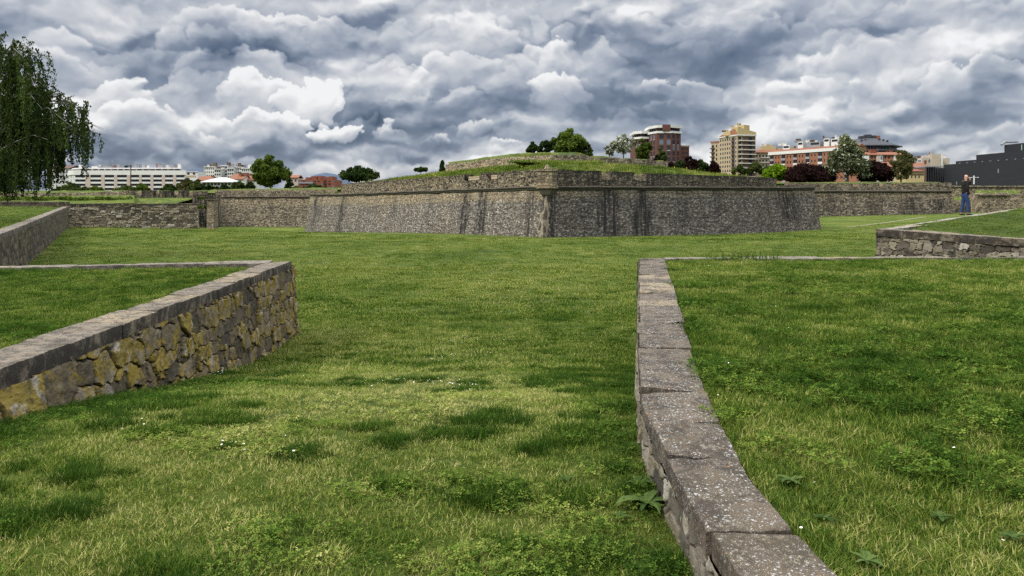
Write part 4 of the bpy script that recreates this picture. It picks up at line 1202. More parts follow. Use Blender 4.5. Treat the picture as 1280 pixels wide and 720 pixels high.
# left background: pale rampart strip, embrasured dark battery, pier and recess
lw = empty('rampart_wall', (-90, 175, EYE)); tag(lw, 'low pale rampart wall behind the weeping birch under the white apartment block', 'rampart wall')
keep(wall_run([at(-60, 0, 172), at(120, 0, 172), at(168, 0, 170)], [(EYE - 3, EYE + (258 - 240.8) * .172), (EYE - 3, EYE + (258 - 240.8) * .172), (EYE - 3, EYE + (258 - 239.5) * .170)], 1.5, 'tan_wall', 'wall_face', lw, 0, seed=50, cap=.3, stains=[(6, 2, .6), (14, 2, .6), (22, 3, .5), (33, 2, .6), (39, 1, .6)]))
bank('rampart_bank', [lift([at(-60, 0, 173.5), at(270, 0, 173.5)], [EYE + 2.9] * 2), lift([at(-60, 0, 175), at(270, 0, 175)], [EYE + 3.2] * 2), lift([at(-60, 0, 185), at(270, 0, 185)], [EYE + 3.55, EYE + 3.7]), lift([at(-60, 0, 225), at(270, 0, 225)], [EYE + 3.4] * 2)], 'bank', 'grass strip behind the low pale rampart wall at left', .2, 8)
bank('rampart_bank', [lift([at(-60, 0, 112), at(168, 0, 118)], [EYE + .2, EYE + .5]), lift([at(-60, 0, 130), at(168, 0, 128)], [EYE + 1.2, EYE + 1.35]), lift([at(-60, 0, 150), at(168, 0, 140)], [EYE + 1.7, EYE + 1.9]), lift([at(-60, 0, 170), at(168, 0, 169)], [EYE + 2.0, EYE + 2.3])], 'meadow', 'grass slope in front of the low pale rampart wall at left', .15, 9)
bt = empty('battery_wall', (-66, 160, EYE)); tag(bt, 'dark battery wall with a row of pale sloping embrasures left of the long curtain wall', 'rampart wall')
zb = EYE + (258 - 238.5) * .160
def lx(px, d=160): return (px - 640) / F * d
cuts_px = [(166, 177), (192, 199), (214, 223), (233, 241)]
path = [Vector((lx(160), 160)), Vector((lx(256), 160))]
keep(wall_run(path, [(EYE - 3, zb)] * 2, 1.6, 'curtain_r', 'wall_face', bt, 0, [(lx(a) - lx(160), lx(b) - lx(160), EYE + 2.2) for a, b in cuts_px], seed=52, cap=.2, stains=[(6, 2, 1), (8.5, 1.5, 1), (11, 1.5, 1), (3, 1.5, .7)]))
for a, b in cuts_px:
    o = MB(); x0, x1 = lx(a) + .1, lx(b) - .1; w_ = x1 - x0
    o.prism([(x0, 160.9), (x1, 160.9), (x1, 161.5), (x0, 161.5)], EYE + 1.6, zb - .15)
    keep(o.build('embrasure', M['embrasure_stone'], bt))
bank('rampart_bank', [lift([Vector((lx(162), 150)), Vector((lx(246), 150))], [EYE + .55] * 2), lift([Vector((lx(162), 154)), Vector((lx(246), 154))], [EYE + 1.0] * 2), lift([Vector((lx(162), 157.5)), Vector((lx(246), 157.5))], [EYE + 1.45] * 2), lift([Vector((lx(162), 160)), Vector((lx(246), 160))], [EYE + 1.75] * 2)], 'bank',
     'grass slope at the foot of the dark battery wall embrasures', .18, 60)
pr = empty('stone_pier', (lx(263, 150), 150, gz(lx(263, 150), 150))); tag(pr, 'pale square stone pier in the dark recess beside the long curtain wall', 'pier')
o = MB(); o.prism([(lx(258.5, 150), 150), (lx(267.5, 150), 150), (lx(267.5, 150), 152), (lx(258.5, 150), 152)], gz(-56, 150) - .2, EYE + (258 - 250) * .150); keep(o.build('shaft', M['pale_stone'], pr))
o = MB(); o.prism([(lx(258, 150), 149.8), (lx(268, 150), 149.8), (lx(268, 150), 152.2), (lx(258, 150), 152.2)], EYE + (258 - 250) * .150 + .003, EYE + (258 - 249) * .150); keep(o.build('cap', M['pale_stone'], pr))
rc = empty('recess_wall', (lx(252, 156), 156, EYE - 3)); tag(rc, 'dark recess wall between the rubble wall and the pale pier', 'rampart wall')
keep(wall_run([at(240, 0, 157), at(272, 0, 157)], [(EYE - 4.6, EYE + (258 - 244) * .157)] * 2, 2, 'curtain_r', 'wall_face', rc, 0, seed=55, cap=.3, stains=[(1, 2, 1), (3, 2, 1)]))  # darkened over nearly its whole width


# narrow pale path up the grass at right, beyond the man's lawn
def ground_hit(px, py):
    lo = 5.0
    for d in np.arange(5, 200, .5):
        p = at(px, py, d)
        if p.z < gz(p.x, p.y): return p
    return at(px, py, 150)


def path_strip():
    pts = [ground_hit(x, y) for x, y in ((1060, 284.5), (1085, 281.5), (1110, 278.5), (1135, 275), (1160, 271.5))]
    P = []
    for i in range(len(pts) - 1):
        for t in np.linspace(0, 1, 14, endpoint=False):
            p = pts[i].lerp(pts[i + 1], t)
            w = .8
            P.append([(p.x - w * .1 + k * w * .3, p.y + k * w * 1.1, gz(p.x + k * w * .3, p.y + k * w * 1.1) + .05) for k in np.linspace(-.5, .5, 4)])
    o = link('path', gridmesh(np.array(P)), plain('worn_gravel', (0.27, 0.25, 0.16), .95, .3, 1.0)); tag(o, 'narrow pale worn path across the moat grass at right', 'path', kind='structure')


path_strip()

# ------------------------------------------------------------------ grass: clumps of real blades scattered by geometry nodes
M['blade'] = blade_mat('grass_blade')
clump_lib = bpy.data.collections.new("grass_clumps")


def clump(nb, spread, h0, h1, w, segs, seed, lean=.6):
    """one clump of curved blades"""
    rng = random.Random(seed); V_, Fc, BT = [], [], []
    for k in range(nb):
        a = rng.uniform(0, 6.283); r = spread * math.sqrt(rng.random()); x, y = r * math.cos(a), r * math.sin(a)
        h = rng.uniform(h0, h1); d = a + rng.uniform(-1.4, 1.4); ln = rng.uniform(.15, 1) * lean
        fx, fy = math.cos(d), math.sin(d); sx, sy = -fy, fx; tint = rng.random(); b = len(V_)
        tw = rng.uniform(-.8, .8); cx, cy = sx * math.cos(tw) + fx * math.sin(tw), sy * math.cos(tw) + fy * math.sin(tw)
        for i in range(segs + 1):
            t = i / segs; out = ln * h * t * t * 1.1; z = h * (t - .35 * ln * t * t); ww = w * (1 - t * .85) * .5
            px_, py_ = x + fx * out, y + fy * out
            if i < segs:
                V_ += [(px_ - cx * ww, py_ - cy * ww, z - .004), (px_ + cx * ww, py_ + cy * ww, z - .004)]; BT += [tint, tint]
            else:
                V_.append((px_, py_, z)); BT.append(tint)
        for i in range(segs - 1): Fc.append((b + 2 * i, b + 2 * i + 1, b + 2 * i + 3, b + 2 * i + 2))
        Fc.append((b + 2 * segs - 2, b + 2 * segs - 1, b + 2 * segs))
    me = pymesh(V_, Fc, attrs={'bt': BT}); me.materials.append(M['blade'])
    o = bpy.data.objects.new("grass_clump", me); clump_lib.objects.link(o)
    return o


CL = [clump(22, .065, .014, .034, .0052, 3, i, 1.2) for i in range(5)]             # 0-4 short turf
CL += [clump(30, .070, .028, .070, .0058, 3, 10 + i, 1.0) for i in range(4)]         # 5-8 longer tussocks
CL += [clump(46, .16, .022, .060, .009, 2, 20 + i, 1.1) for i in range(3)]         # 9-11 middle distance
CL += [clump(60, .42, .03, .085, .022, 2, 30 + i, 1.1) for i in range(3)]         # 12-14 far turf
CL += [clump(70, .5, .08, .34, .030, 2, 40 + i, .7) for i in range(3)]          # 15-17 tall meadow on the ramparts
def clover(n, spread, seed):
    rng = random.Random(seed); V_, Fc, BT = [], [], []
    for k in range(n):
        a = rng.uniform(0, 6.283); r = spread * math.sqrt(rng.random()); x, y = r * math.cos(a), r * math.sin(a); z = rng.uniform(.012, .05); t_ = rng.uniform(0, .6); a0 = rng.uniform(0, 6.28)
        tx, ty = rng.uniform(-.5, .5), rng.uniform(-.5, .5)
        for l in range(3):
            c = a0 + l * 2.094; q = rng.uniform(.007, .012); b = len(V_)
            for (rr, da) in ((.1, 0), (.8, -.55), (1.25, -.25), (1.25, .25), (.8, .55)):
                dx_, dy_ = math.cos(c + da) * q * rr, math.sin(c + da) * q * rr; V_.append((x + dx_, y + dy_, z + dx_ * tx + dy_ * ty)); BT.append(t_)
            Fc.append((b, b + 1, b + 2, b + 3, b + 4))
    me = pymesh(V_, Fc, attrs={'bt': BT}); me.materials.append(M['blade']); o = bpy.data.objects.new("grass_clump", me); clump_lib.objects.link(o)
    return o


CL += [clover(26, .085, 60 + i) for i in range(3)]                              # 18-20 clover and small broad leaves
for i, o in enumerate(CL): o.name = "clump_%03d" % i


def scatter(name, pts, scl, dry, idx, label, zrot=None):
    n = len(pts); rng = np.random.default_rng(n)
    me = bpy.data.meshes.new("mesh"); me.vertices.add(n); me.vertices.foreach_set('co', np.asarray(pts, np.float32).ravel())
    for k, a in (('scl', scl), ('dry', dry)):
        q = me.attributes.new(k, 'FLOAT', 'POINT'); q.data.foreach_set('value', np.asarray(a, np.float32))
    q = me.attributes.new('idx', 'INT', 'POINT'); q.data.foreach_set('value', np.asarray(idx, np.int32))
    rot = np.stack([rng.normal(0, .12, n), rng.normal(0, .12, n), rng.uniform(0, 6.283, n)], -1)
    q = me.attributes.new('rot', 'FLOAT_VECTOR', 'POINT'); q.data.foreach_set('vector', rot.astype(np.float32).ravel())
    o = link(name, me, M['blade'])
    g = bpy.data.node_groups.new(name, 'GeometryNodeTree')
    g.interface.new_socket('Geometry', in_out='INPUT', socket_type='NodeSocketGeometry')
    g.interface.new_socket('Geometry', in_out='OUTPUT', socket_type='NodeSocketGeometry')
    N = g.nodes.new; gi, go = N('NodeGroupInput'), N('NodeGroupOutput')
    ci = N('GeometryNodeCollectionInfo'); ci.inputs['Collection'].default_value = clump_lib
    ci.inputs['Separate Children'].default_value = True; ci.inputs['Reset Children'].default_value = True
    ip = N('GeometryNodeInstanceOnPoints'); ip.inputs['Pick Instance'].default_value = True
    def na(nm, ty):
        x = N('GeometryNodeInputNamedAttribute'); x.data_type = ty; x.inputs['Name'].default_value = nm; return x.outputs[0]
    L = g.links.new
    L(gi.outputs[0], ip.inputs['Points']); L(ci.outputs[0], ip.inputs['Instance'])
    L(na('idx', 'INT'), ip.inputs['Instance Index']); L(na('scl', 'FLOAT'), ip.inputs['Scale'])
    er = N('FunctionNodeEulerToRotation'); L(na('rot', 'FLOAT_VECTOR'), er.inputs[0]); L(er.outputs[0], ip.inputs['Rotation'])
    L(ip.outputs[0], go.inputs[0])
    o.modifiers.new('clumps', 'NODES').node_group = g
    return tag(o, label, 'grass', kind='stuff')


def in_view(x, y, z, margin=.09):
    u = x / np.maximum(y, .1); v = (EYE - z) / np.maximum(y, .1)
    return (y > 1.5) & (np.abs(u) < .66 + margin + 1.2 / np.maximum(y, 1)) & (v < .49 + margin)


def dryness(x, y, base):
    big = fbm(x * .18, y * .18, 0, 4, .55, 300); mid = fbm(x * .9, y * .9, 0, 4, .55, 320); sm = fbm(x * 4.6, y * 4.6, 0, 4, .65, 340)
    return base + (big - .5) * .70 + (mid - .5) * .40 - (sm - .5) * .70, big, mid, sm


rngg = np.random.default_rng(5)


def surf_sampler(T):
    """height of a grid terrace at plan points (nearest-cell bilinear by scattered binning)"""
    pts = T.reshape(-1, 3)
    return pts


def meadow():
    P, S, D, I = [], [], [], []
    def band(y0, y1, dens, fn):
        w = .66 + .12
        n = int(((y1 + y0) / 2 * w * 2 + 2.6) * (y1 - y0) * dens)
        y = rngg.uniform(y0, y1, n); x = rngg.uniform(-1, 1, n) * (y * w + 1.3)
        lw = np.interp(y, [p.y for p in LO], [p.x for p in LO]); rw_ = np.interp(y, [p.y for p in RO], [p.x for p in RO])
        ok = ((x > lw + .03) & (x < rw_ - .02)) | (y > 18.5)
        far = y > 16.5
        x, y = x[ok], y[ok]; far = far[ok]
        z = ground_z(x, y)
        v = in_view(x, y, z); x, y, z = x[v], y[v], z[v]
        fn(x, y, z)
    def add(x, y, z, s, d, i): P.append(np.stack([x, y, z], -1)); S.append(s); D.append(d); I.append(i)
    def near(dens_short):
        def fn(x, y, z):
            d, big, mid, sm = dryness(x, y, .47)
            # thin trodden strip down the middle of the slope
            tr = np.exp(-((x - (-1.1 - (y - 8) * .03)) / 1.35) ** 2) * sstep(y, 4.0, 7.5) * sstep(y, 19, 13)
            d = d + tr * .42
            edge = np.minimum(np.abs(x - np.interp(y, [p.y for p in LO], [p.x for p in LO])), np.abs(x - np.interp(y, [p.y for p in RO], [p.x for p in RO])))
            wall = np.exp(-(edge / .55) ** 2)
            d = d - wall * .32
            lushp = sstep(sm - mid * .30 - tr * .08 + wall * .25, .40, .50)
            r = rngg.random(len(x))
            tall = r < lushp * .35 + .02 + .15 * wall
            bare = (rngg.random(len(x)) < tr * .35 + sstep(d, .75, 1.0) * .3) & ~tall
            idx = np.where(tall, rngg.integers(5, 9, len(x)), rngg.integers(0, 5, len(x)))
            cl = (fbm(x * 1.1 + 30, y * 1.1, 0, 4, .6, 370) > .54) & (rngg.random(len(x)) < .30)
            idx = np.where(cl, rngg.integers(18, 21, len(x)), idx)
            s = np.where(tall, rngg.uniform(.45, .8, len(x)), rngg.uniform(.7, 1.25, len(x)) * (1 - .25 * tr))
            d = np.where(tall, d - .15, d)
            k = ~bare
            add(x[k], y[k], z[k], s[k], d[k], idx[k])
        return fn
    def tufts():
        # separate darker tussocks standing out of the short turf
        for y0, y1, den, k, r, sc in ((2.3, 6.0, 9.0, 34, .046, 1.0), (6.0, 10.5, 7.5, 24, .056, 1.1), (10.5, 17, 5.0, 15, .075, 1.2), (17, 30, 1.8, 11, .11, 1.4)):
            n = int((y1 - y0) * ((y0 + y1) * .78 + 2.6) * den)
            cy = rngg.uniform(y0, y1, n); cx = rngg.uniform(-1, 1, n) * (cy * .78 + 1.3)
            keep_ = fbm(cx * .7, cy * .7, 0, 3, .5, 390) > rngg.uniform(.36, .62, n)
            cx, cy = cx[keep_], cy[keep_]; n = len(cx)
            size = rngg.uniform(.5, 1.5, n) ** 1.3
            m_ = np.maximum(3, (k * size).astype(int)); ii = np.repeat(np.arange(n), m_)
            x = cx[ii] + rngg.normal(0, 1, len(ii)) * r * size[ii] * 1.25; y = cy[ii] + rngg.normal(0, 1, len(ii)) * r * size[ii]
            lw = np.interp(y, [p.y for p in LO], [p.x for p in LO]); rw_ = np.interp(y, [p.y for p in RO], [p.x for p in RO])
            ok = ((x > lw + .05) & (x < rw_ - .05)) | (y > 18.5); x, y, ii = x[ok], y[ok], ii[ok]
            z = ground_z(x, y); v = in_view(x, y, z)
            dd = rngg.uniform(-.20, .16, n)[ii] + rngg.normal(0, .05, len(ii))
            add(x[v], y[v], z[v], (rngg.uniform(.55, 1.0, len(ii)) * sc * np.clip(size[ii], .7, 1.25))[v], dd[v], rngg.integers(5, 9, len(ii))[v])
    band(2.2, 5.0, 640, near(1)); band(5.0, 8.5, 420, near(1)); band(8.5, 13, 230, near(1))
    def midf(lo, hi, smin, smax, base):
        def fn(x, y, z):
            d, big, mid, sm = dryness(x, y, base)
            tr = np.exp(-((x + 1.2) / 2.2) ** 2) * sstep(y, 22, 13)
            s = rngg.uniform(smin, smax, len(x)) * (1 + .5 * sstep(sm, .55, .75))
            add(x, y, z, s, d + tr * .2 - .15 * sstep(sm, .55, .75), rngg.integers(lo, hi, len(x)))
        return fn
    band(12, 22, 60, midf(9, 12, .7, 1.15, .50)); band(21, 40, 11, midf(12, 15, .6, 1.0, .42)); band(38, 75, 3.0, midf(12, 15, .7, 1.1, .42))
    band(70, 110, 1.0, midf(12, 15, 1.0, 1.5, .42))
    tufts()
    P_, S_2, D_3, I_ = np.concatenate(P), np.concatenate(S), np.concatenate(D), np.concatenate(I)
    cut = ((P_[:, 1] > 40) & (np.abs(P_[:, 0] - 3) * .75 + 77 < P_[:, 1] + 4))
    for q in (0,):
        # nothing under the terraces
        x, y = P_[:, 0], P_[:, 1]
        under = (x < np.interp(y, [p.y for p in LO], [p.x for p in LO])) & (y < 18.6)
        under |= (x < np.interp(y, [p.y for p in S_], [p.x for p in S_]) + .2) & (y > 28) & (y < 97)
        under |= (x > 2.4) & (y < 17.6)
        t = (y - A_.y) / (B2.y - A_.y); under |= (x > A_.x + (B2.x - A_.x) * np.clip(t, 0, 1) - .2) & (y > 20) & (y < 61)
    k = ~(cut | under)
    return scatter('meadow_grass', P_[k], S_2[k], D_3[k], I_[k], 'short turf with dry and lush patches covering the moat slope')


meadow()


def terrace_grass(T, label, dens_fn, base, idx_near, idx_far, s_near, ysplit, tallness=.3):
    """scatter on a terrace grid: sample cells by area"""
    a = T[:-1, :-1]; b = T[1:, :-1]; c = T[1:, 1:]; d = T[:-1, 1:]
    ctr = (a + b + c + d) / 4
    area = .5 * np.abs(np.cross((c - a)[..., :2], (d - b)[..., :2]))
    vis = in_view(ctr[..., 0], ctr[..., 1], ctr[..., 2], .12)
    cnt = rngg.poisson(area * dens_fn(ctr[..., 1]) * vis)
    ii, jj = np.nonzero(cnt); rep = cnt[ii, jj]; ii = np.repeat(ii, rep); jj = np.repeat(jj, rep)
    s, t = rngg.random(len(ii))[:, None], rngg.random(len(ii))[:, None]
    P = a[ii, jj] * (1 - s) * (1 - t) + b[ii, jj] * s * (1 - t) + c[ii, jj] * s * t + d[ii, jj] * (1 - s) * t
    x, y = P[:, 0], P[:, 1]
    dr, big, mid, sm = dryness(x + 40, y + 7, base)
    lush = sstep(sm - mid * .30, .34, .48)
    far = y > ysplit
    tall = rngg.random(len(x)) < tallness * .6 + .6 * lush
    i = np.where(far, rngg.integers(idx_far[0], idx_far[1], len(x)), np.where(tall, rngg.integers(5, 9, len(x)), rngg.integers(idx_near[0], idx_near[1], len(x))))
    sc = np.where(far, rngg.uniform(.7, 1.15, len(x)), np.where(tall, rngg.uniform(.5, .95, len(x)), rngg.uniform(.8, 1.3, len(x)))) * s_near
    cl = (fbm(x * 1.1 + 30, y * 1.1, 0, 4, .6, 371) > .53) & (rngg.random(len(x)) < .35) & ~far
    i = np.where(cl, rngg.integers(18, 21, len(x)), i)
    dr = np.minimum(dr - .08 * lush, .66) + rngg.normal(0, .06, len(x))
    tus = fbm(x * 3.3 + 9, y * 3.3, 0, 3, .5, 395) > .58
    dr = np.where(tus, dr - .16, dr); sc = np.where(tus & ~far, sc * 1.2, sc)
    return scatter('lawn_grass', P, sc, dr, i, label)


terrace_grass(T_RIGHT, 'lush longer grass on the raised lawn at the right foreground', lambda y: np.interp(y, [1, 4, 6, 9, 13, 17], [760, 660, 470, 300, 190, 140]), .54, (0, 5), (0, 5), 1.12, 30, .38)
terrace_grass(T_LEFT, 'thick grass on the raised lawn behind the ochre wall at left', lambda y: np.interp(y, [4, 8, 12, 17], [400, 320, 230, 160]), .52, (0, 5), (0, 5), 1.05, 30, .22)
terrace_grass(T_MAN, 'short grass on the sloping lawn around the man', lambda y: np.interp(y, [20, 30, 45], [26, 16, 7]), .42, (9, 12), (12, 15), .75, 34, 0)
terrace_grass(T_FARL, 'short grass on the far left lawn under the birch', lambda y: np.interp(y, [28, 50, 96], [9, 4, 1.5]), .40, (12, 15), (12, 15), .85, 20, 0)


def bank_grass(Ps, label, dens, s=1.0, yellow=False):
    a = Ps[:-1, :-1]; b = Ps[1:, :-1]; c = Ps[1:, 1:]; d = Ps[:-1, 1:]
    area = .5 * np.abs(np.cross((c - a)[..., :2], (d - b)[..., :2]))
    cnt = rngg.poisson(np.minimum(area * dens, 60))
    ii, jj = np.nonzero(cnt); rep = cnt[ii, jj]; ii = np.repeat(ii, rep); jj = np.repeat(jj, rep)
    u, t = rngg.random(len(ii))[:, None], rngg.random(len(ii))[:, None]
    P = a[ii, jj] * (1 - u) * (1 - t) + b[ii, jj] * u * (1 - t) + c[ii, jj] * u * t + d[ii, jj] * (1 - u) * t
    dr = dryness(P[:, 0], P[:, 1], .40)[0]
    return scatter('bank_grass', P, rngg.uniform(.7, 1.5, len(P)) * s, dr, rngg.integers(15, 18, len(P)), label)


bank_grass(BANK_P[:18], 'tall uncut grass along the bastion bank', 2.6)


# ------------------------------------------------------------------ small flowers and weeds
def flower_stuff(name, pts, size, c, label, stem=.03, petals=True):
    V_, Fc, MI = [], [], []; rng = random.Random(len(pts))
    for p in pts:
        b = len(V_); r = size * rng.uniform(.7, 1.2); h = stem * rng.uniform(.6, 1.3); tx, ty = rng.uniform(-.4, .4), rng.uniform(-.4, .4)
        n = 7
        V_.append((p[0], p[1], p[2] + h))
        for k in range(n):
            a = 6.283 * k / n; x, y = math.cos(a) * r, math.sin(a) * r
            V_.append((p[0] + x, p[1] + y, p[2] + h + x * tx + y * ty + r * .15))
        Fc += [(b, b + 1 + k, b + 1 + (k + 1) % n) for k in range(n)]; MI += [0] * n
        b = len(V_); q = r * .36
        V_ += [(p[0] + q * math.cos(1.57 * k), p[1] + q * math.sin(1.57 * k), p[2] + h + r * .16) for k in range(4)] + [(p[0], p[1], p[2] + h + r * .34)]
        Fc += [(b + k, b + (k + 1) % 4, b + 4) for k in range(4)]; MI += [1] * 4
    o = link(name, pymesh(V_, Fc, mats=MI), [c, M['flower_eye']])
    return tag(o, label, 'flowers', kind='stuff')


M['daisy'] = plain('daisy_petals', (0.78, 0.77, 0.74), .8, .05)
M['flower_eye'] = plain('daisy_eyes', (0.55, 0.38, 0.03), .8, .1)
M['yellow_petal'] = plain('yellow_petals', (0.55, 0.42, 0.02), .8, .15)


def ground_px(px, py, f=None):
    for d in np.arange(2, 60, .05):
        p = at(px, py, d)
        if p.z < gz(p.x, p.y): return p
    return at(px, py, 60)


rf = random.Random(8)
pts = []
for px, py, n, sx, sy in ((558, 481, 46, 15, 3.5), (575, 428, 34, 16, 3), (555, 449, 40, 20, 4), (612, 446, 10, 12, 2), (480, 484, 10, 16, 2.5), (505, 479, 8, 10, 2), (560, 440, 10, 30, 6), (297, 564, 9, 16, 4), (268, 470, 7, 8, 3),
                          (275, 469, 4, 4, 1.5), (170, 545, 6, 22, 6), (602, 490, 8, 14, 3), (640, 430, 8, 20, 3), (395, 560, 4, 30, 8), (350, 470, 5, 30, 8)):
    for k in range(n):
        p = ground_px(px + rf.gauss(0, sx), py + rf.gauss(0, sy)); pts.append((p.x, p.y, gz(p.x, p.y)))
flower_stuff('daisies', pts, .0065, M['daisy'], 'small white daisies dotted in loose patches over the moat slope', .05)
pts = []
for T, n in ((T_RIGHT, 60), (T_LEFT, 45)):
    for k in range(n):
        i, j = rf.randrange(len(T) - 1), rf.randrange(int(T.shape[1] * .85)); pts.append(tuple(T[i, j] + np.array([rf.uniform(-.1, .1), rf.uniform(-.1, .1), .02])))
flower_stuff('daisies', [p for p in pts if p[1] > 3], .006, M['daisy'], 'few scattered white daisies on the two raised foreground lawns', .07)
pts = []
for k in range(420):
    i, j = rf.randrange(3, 17), rf.randrange(BANK_P.shape[1]); q = BANK_P[i, j]
    if float(vnoise([q[0] * .12], [q[1] * .12], 0, 77)[0]) > .5: pts.append((q[0] + rf.uniform(-.4, .4), q[1] + rf.uniform(-.4, .4), q[2] + .1))
flower_stuff('wildflowers', pts, .07, M['yellow_petal'], 'yellow wildflowers among the tall grass of the bastion bank', .35)
M['weed'] = leaf_mat('weed_leaf', (0.030, 0.058, 0.016), (0.090, 0.130, 0.038), .25)


def weed(p, n, ln, label, seed, up=.5):
    n = int(n * 1.6)
    """a rosette of broad folded leaves"""
    rng = random.Random(seed); V_, Fc, TI = [], [], []
    for k in range(n):
        a = 2.4 * k + rng.uniform(-.3, .3); L = ln * rng.uniform(.4, 1.2); w = L * rng.uniform(.14, .30); e = up * rng.uniform(.5, 1.3); b = len(V_); t_ = rng.random()
        fx, fy = math.cos(a), math.sin(a); S_n = 6
        for i in range(S_n + 1):
            t = i / S_n; r = L * t * (1 - .12 * t); z = L * (e * t - .75 * e * t * t * (1 + .3 * rng.random())) + .01
            ww = w * (math.sin(math.pi * min(1, t ** .8 * .96 + .04)) ** .8) * .5 * rng.uniform(.7, 1.2) + .002
            for sgn in (-1, 0, 1):
                V_.append((p[0] + fx * r - fy * ww * sgn, p[1] + fy * r + fx * ww * sgn, p[2] + z + (.18 * ww if sgn else -.05 * ww))); TI.append(t_)
        for i in range(S_n):
            for j in range(2): Fc.append((b + i * 3 + j, b + i * 3 + j + 1, b + (i + 1) * 3 + j + 1, b + (i + 1) * 3 + j))
    o = link('weed_plant', pymesh(V_, Fc, attrs={'tint': TI}), M['weed'], smooth=True)
    return tag(o, label, 'weed', 'broad leaved weeds in the grass')


def on_T(T, px, py):
    d2 = None
    pts_ = T.reshape(-1, 3); u = pts_[:, 0] / np.maximum(pts_[:, 1], .2) * F + 640; v = (EYE - pts_[:, 2]) / np.maximum(pts_[:, 1], .2) * F + HZ
    k = np.argmin((u - px) ** 2 + (v - py) ** 2); return pts_[k]


for i, (px, py, n, ln, lab) in enumerate(((808, 640, 13, .20, 'big broad leaved weed at the foot of the curving capstone wall'), (796, 612, 8, .12, 'smaller weed just above the big one by the curving wall'), (706, 604, 7, .075, 'flat weed rosette alone in the turf left of the curving wall'),
                                        (776, 655, 6, .08, 'small weed on the turf left of the big broad leaved weed'))):
    p = ground_px(px, py); weed((p.x, p.y, gz(p.x, p.y) + .01), n, ln, lab, i, .6 if i < 2 else .35)
for i, (px, py, n, ln, lab) in enumerate(((985, 612, 9, .11, 'pale leaved weed beside the capstones halfway down the right lawn'), (1170, 665, 10, .085, 'weed rosette in the right lawn near the lower right corner'), (1078, 700, 11, .11, 'broad leaved weed at the bottom of the right lawn'),
                                        (1262, 668, 8, .085, 'weed rosette at the right edge of the photo'), (1035, 652, 8, .09, 'low weed on the right lawn just beyond the last capstones'))):
    p = on_T(T_RIGHT, px, py); weed((p[0], p[1], p[2] + .02), n, ln * .85, lab, 50 + i, .38)


def tall_grass(p, n, h, spread, label, seed):
    rng = random.Random(seed); V_, Fc, TI = [], [], []
    for k in range(n):
        x = p[0] + rng.gauss(0, spread); y = p[1] + rng.gauss(0, .08); hh = h * rng.uniform(.35, 1.0); a = rng.uniform(0, 6.28); ln = rng.uniform(.05, .6) * hh; b = len(V_); w = .006
        t_ = rng.random() * .6; ca, sa = math.cos(a), math.sin(a)
        for i in range(4):
            t = i / 3; ww = w * (1 - .8 * t)
            V_ += [(x + ca * ln * t * t - sa * ww, y + sa * ln * t * t + ca * ww, p[2] + hh * t), (x + ca * ln * t * t + sa * ww, y + sa * ln * t * t - ca * ww, p[2] + hh * t)]; TI += [t_] * 2
        for i in range(3): Fc.append((b + 2 * i, b + 2 * i + 1, b + 2 * i + 3, b + 2 * i + 2))
    b = len(V_); xs = [v[0] for v in V_]; x0, x1 = min(xs), max(xs)      # the tussock's root mat joins the blades
    V_ += [(x0, p[1] - .06, p[2] - .02), (x1, p[1] - .06, p[2] - .02), (x1, p[1] + .06, p[2] - .02), (x0, p[1] + .06, p[2] - .02)]; TI += [.2] * 4
    Fc.append((b, b + 1, b + 2, b + 3))
    tag(link('tall_grass', pymesh(V_, Fc, attrs={'tint': TI}), M['weed']), label, 'grass clump', 'tall grass clumps on the capstone edges')


q = at(932, 325, 16.8); tall_grass((q.x, q.y, q.z), 150, .24, .28, 'widest tall grass clump growing on the right lawn\'s back edge', 1)
q = at(968, 325, 16.8); tall_grass((q.x, q.y, q.z), 40, .2, .08, 'narrow tall grass clump right of the widest one on the lawn\'s back edge', 2)
q = at(278, 335, 17.6); tall_grass((q.x, q.y, q.z), 14, .26, .02, 'thin grass stalks beside the left lawn\'s back capstones near the corner', 3)
q = at(60, 340, 16.9); tall_grass((q.x, q.y, q.z - .1), 60, .26, .18, 'tall grass clump against the left lawn\'s back capstones', 4)

# ------------------------------------------------------------------ trees
LEAF = {
    'birch': leaf_mat('birch_leaf', (0.013, 0.025, 0.008), (0.070, 0.098, 0.028), .2),
    'oak': leaf_mat('oak_leaf', (0.024, 0.048, 0.010), (0.115, 0.155, 0.028), .3),
    'ash': leaf_mat('olive_leaf', (0.022, 0.036, 0.014), (0.085, 0.105, 0.030), .25),
    'lime': leaf_mat('bright_leaf', (0.06, 0.12, 0.008), (0.20, 0.30, 0.02), .3),
    'plum': leaf_mat('purple_leaf', (0.010, 0.006, 0.006), (0.030, 0.015, 0.015), .12),
    'silver': leaf_mat('silvery_leaf', (0.028, 0.042, 0.018), (0.145, 0.160, 0.085), .25),
    'blossom': leaf_mat('white_blossom', (0.10, 0.12, 0.07), (0.52, 0.52, 0.46), .25),
    'dark': leaf_mat('dark_leaf', (0.010, 0.022, 0.008), (0.045, 0.070, 0.020), .22),
    'brown': leaf_mat('brownish_leaf', (0.035, 0.038, 0.016), (0.115, 0.115, 0.045), .25)}
M['bark'] = plain('bark', (0.085, 0.068, 0.05), .95, .4, 6)
M['birch_bark'] = plain('grey_birch_bark', (0.15, 0.14, 0.125), .9, .6, 5)


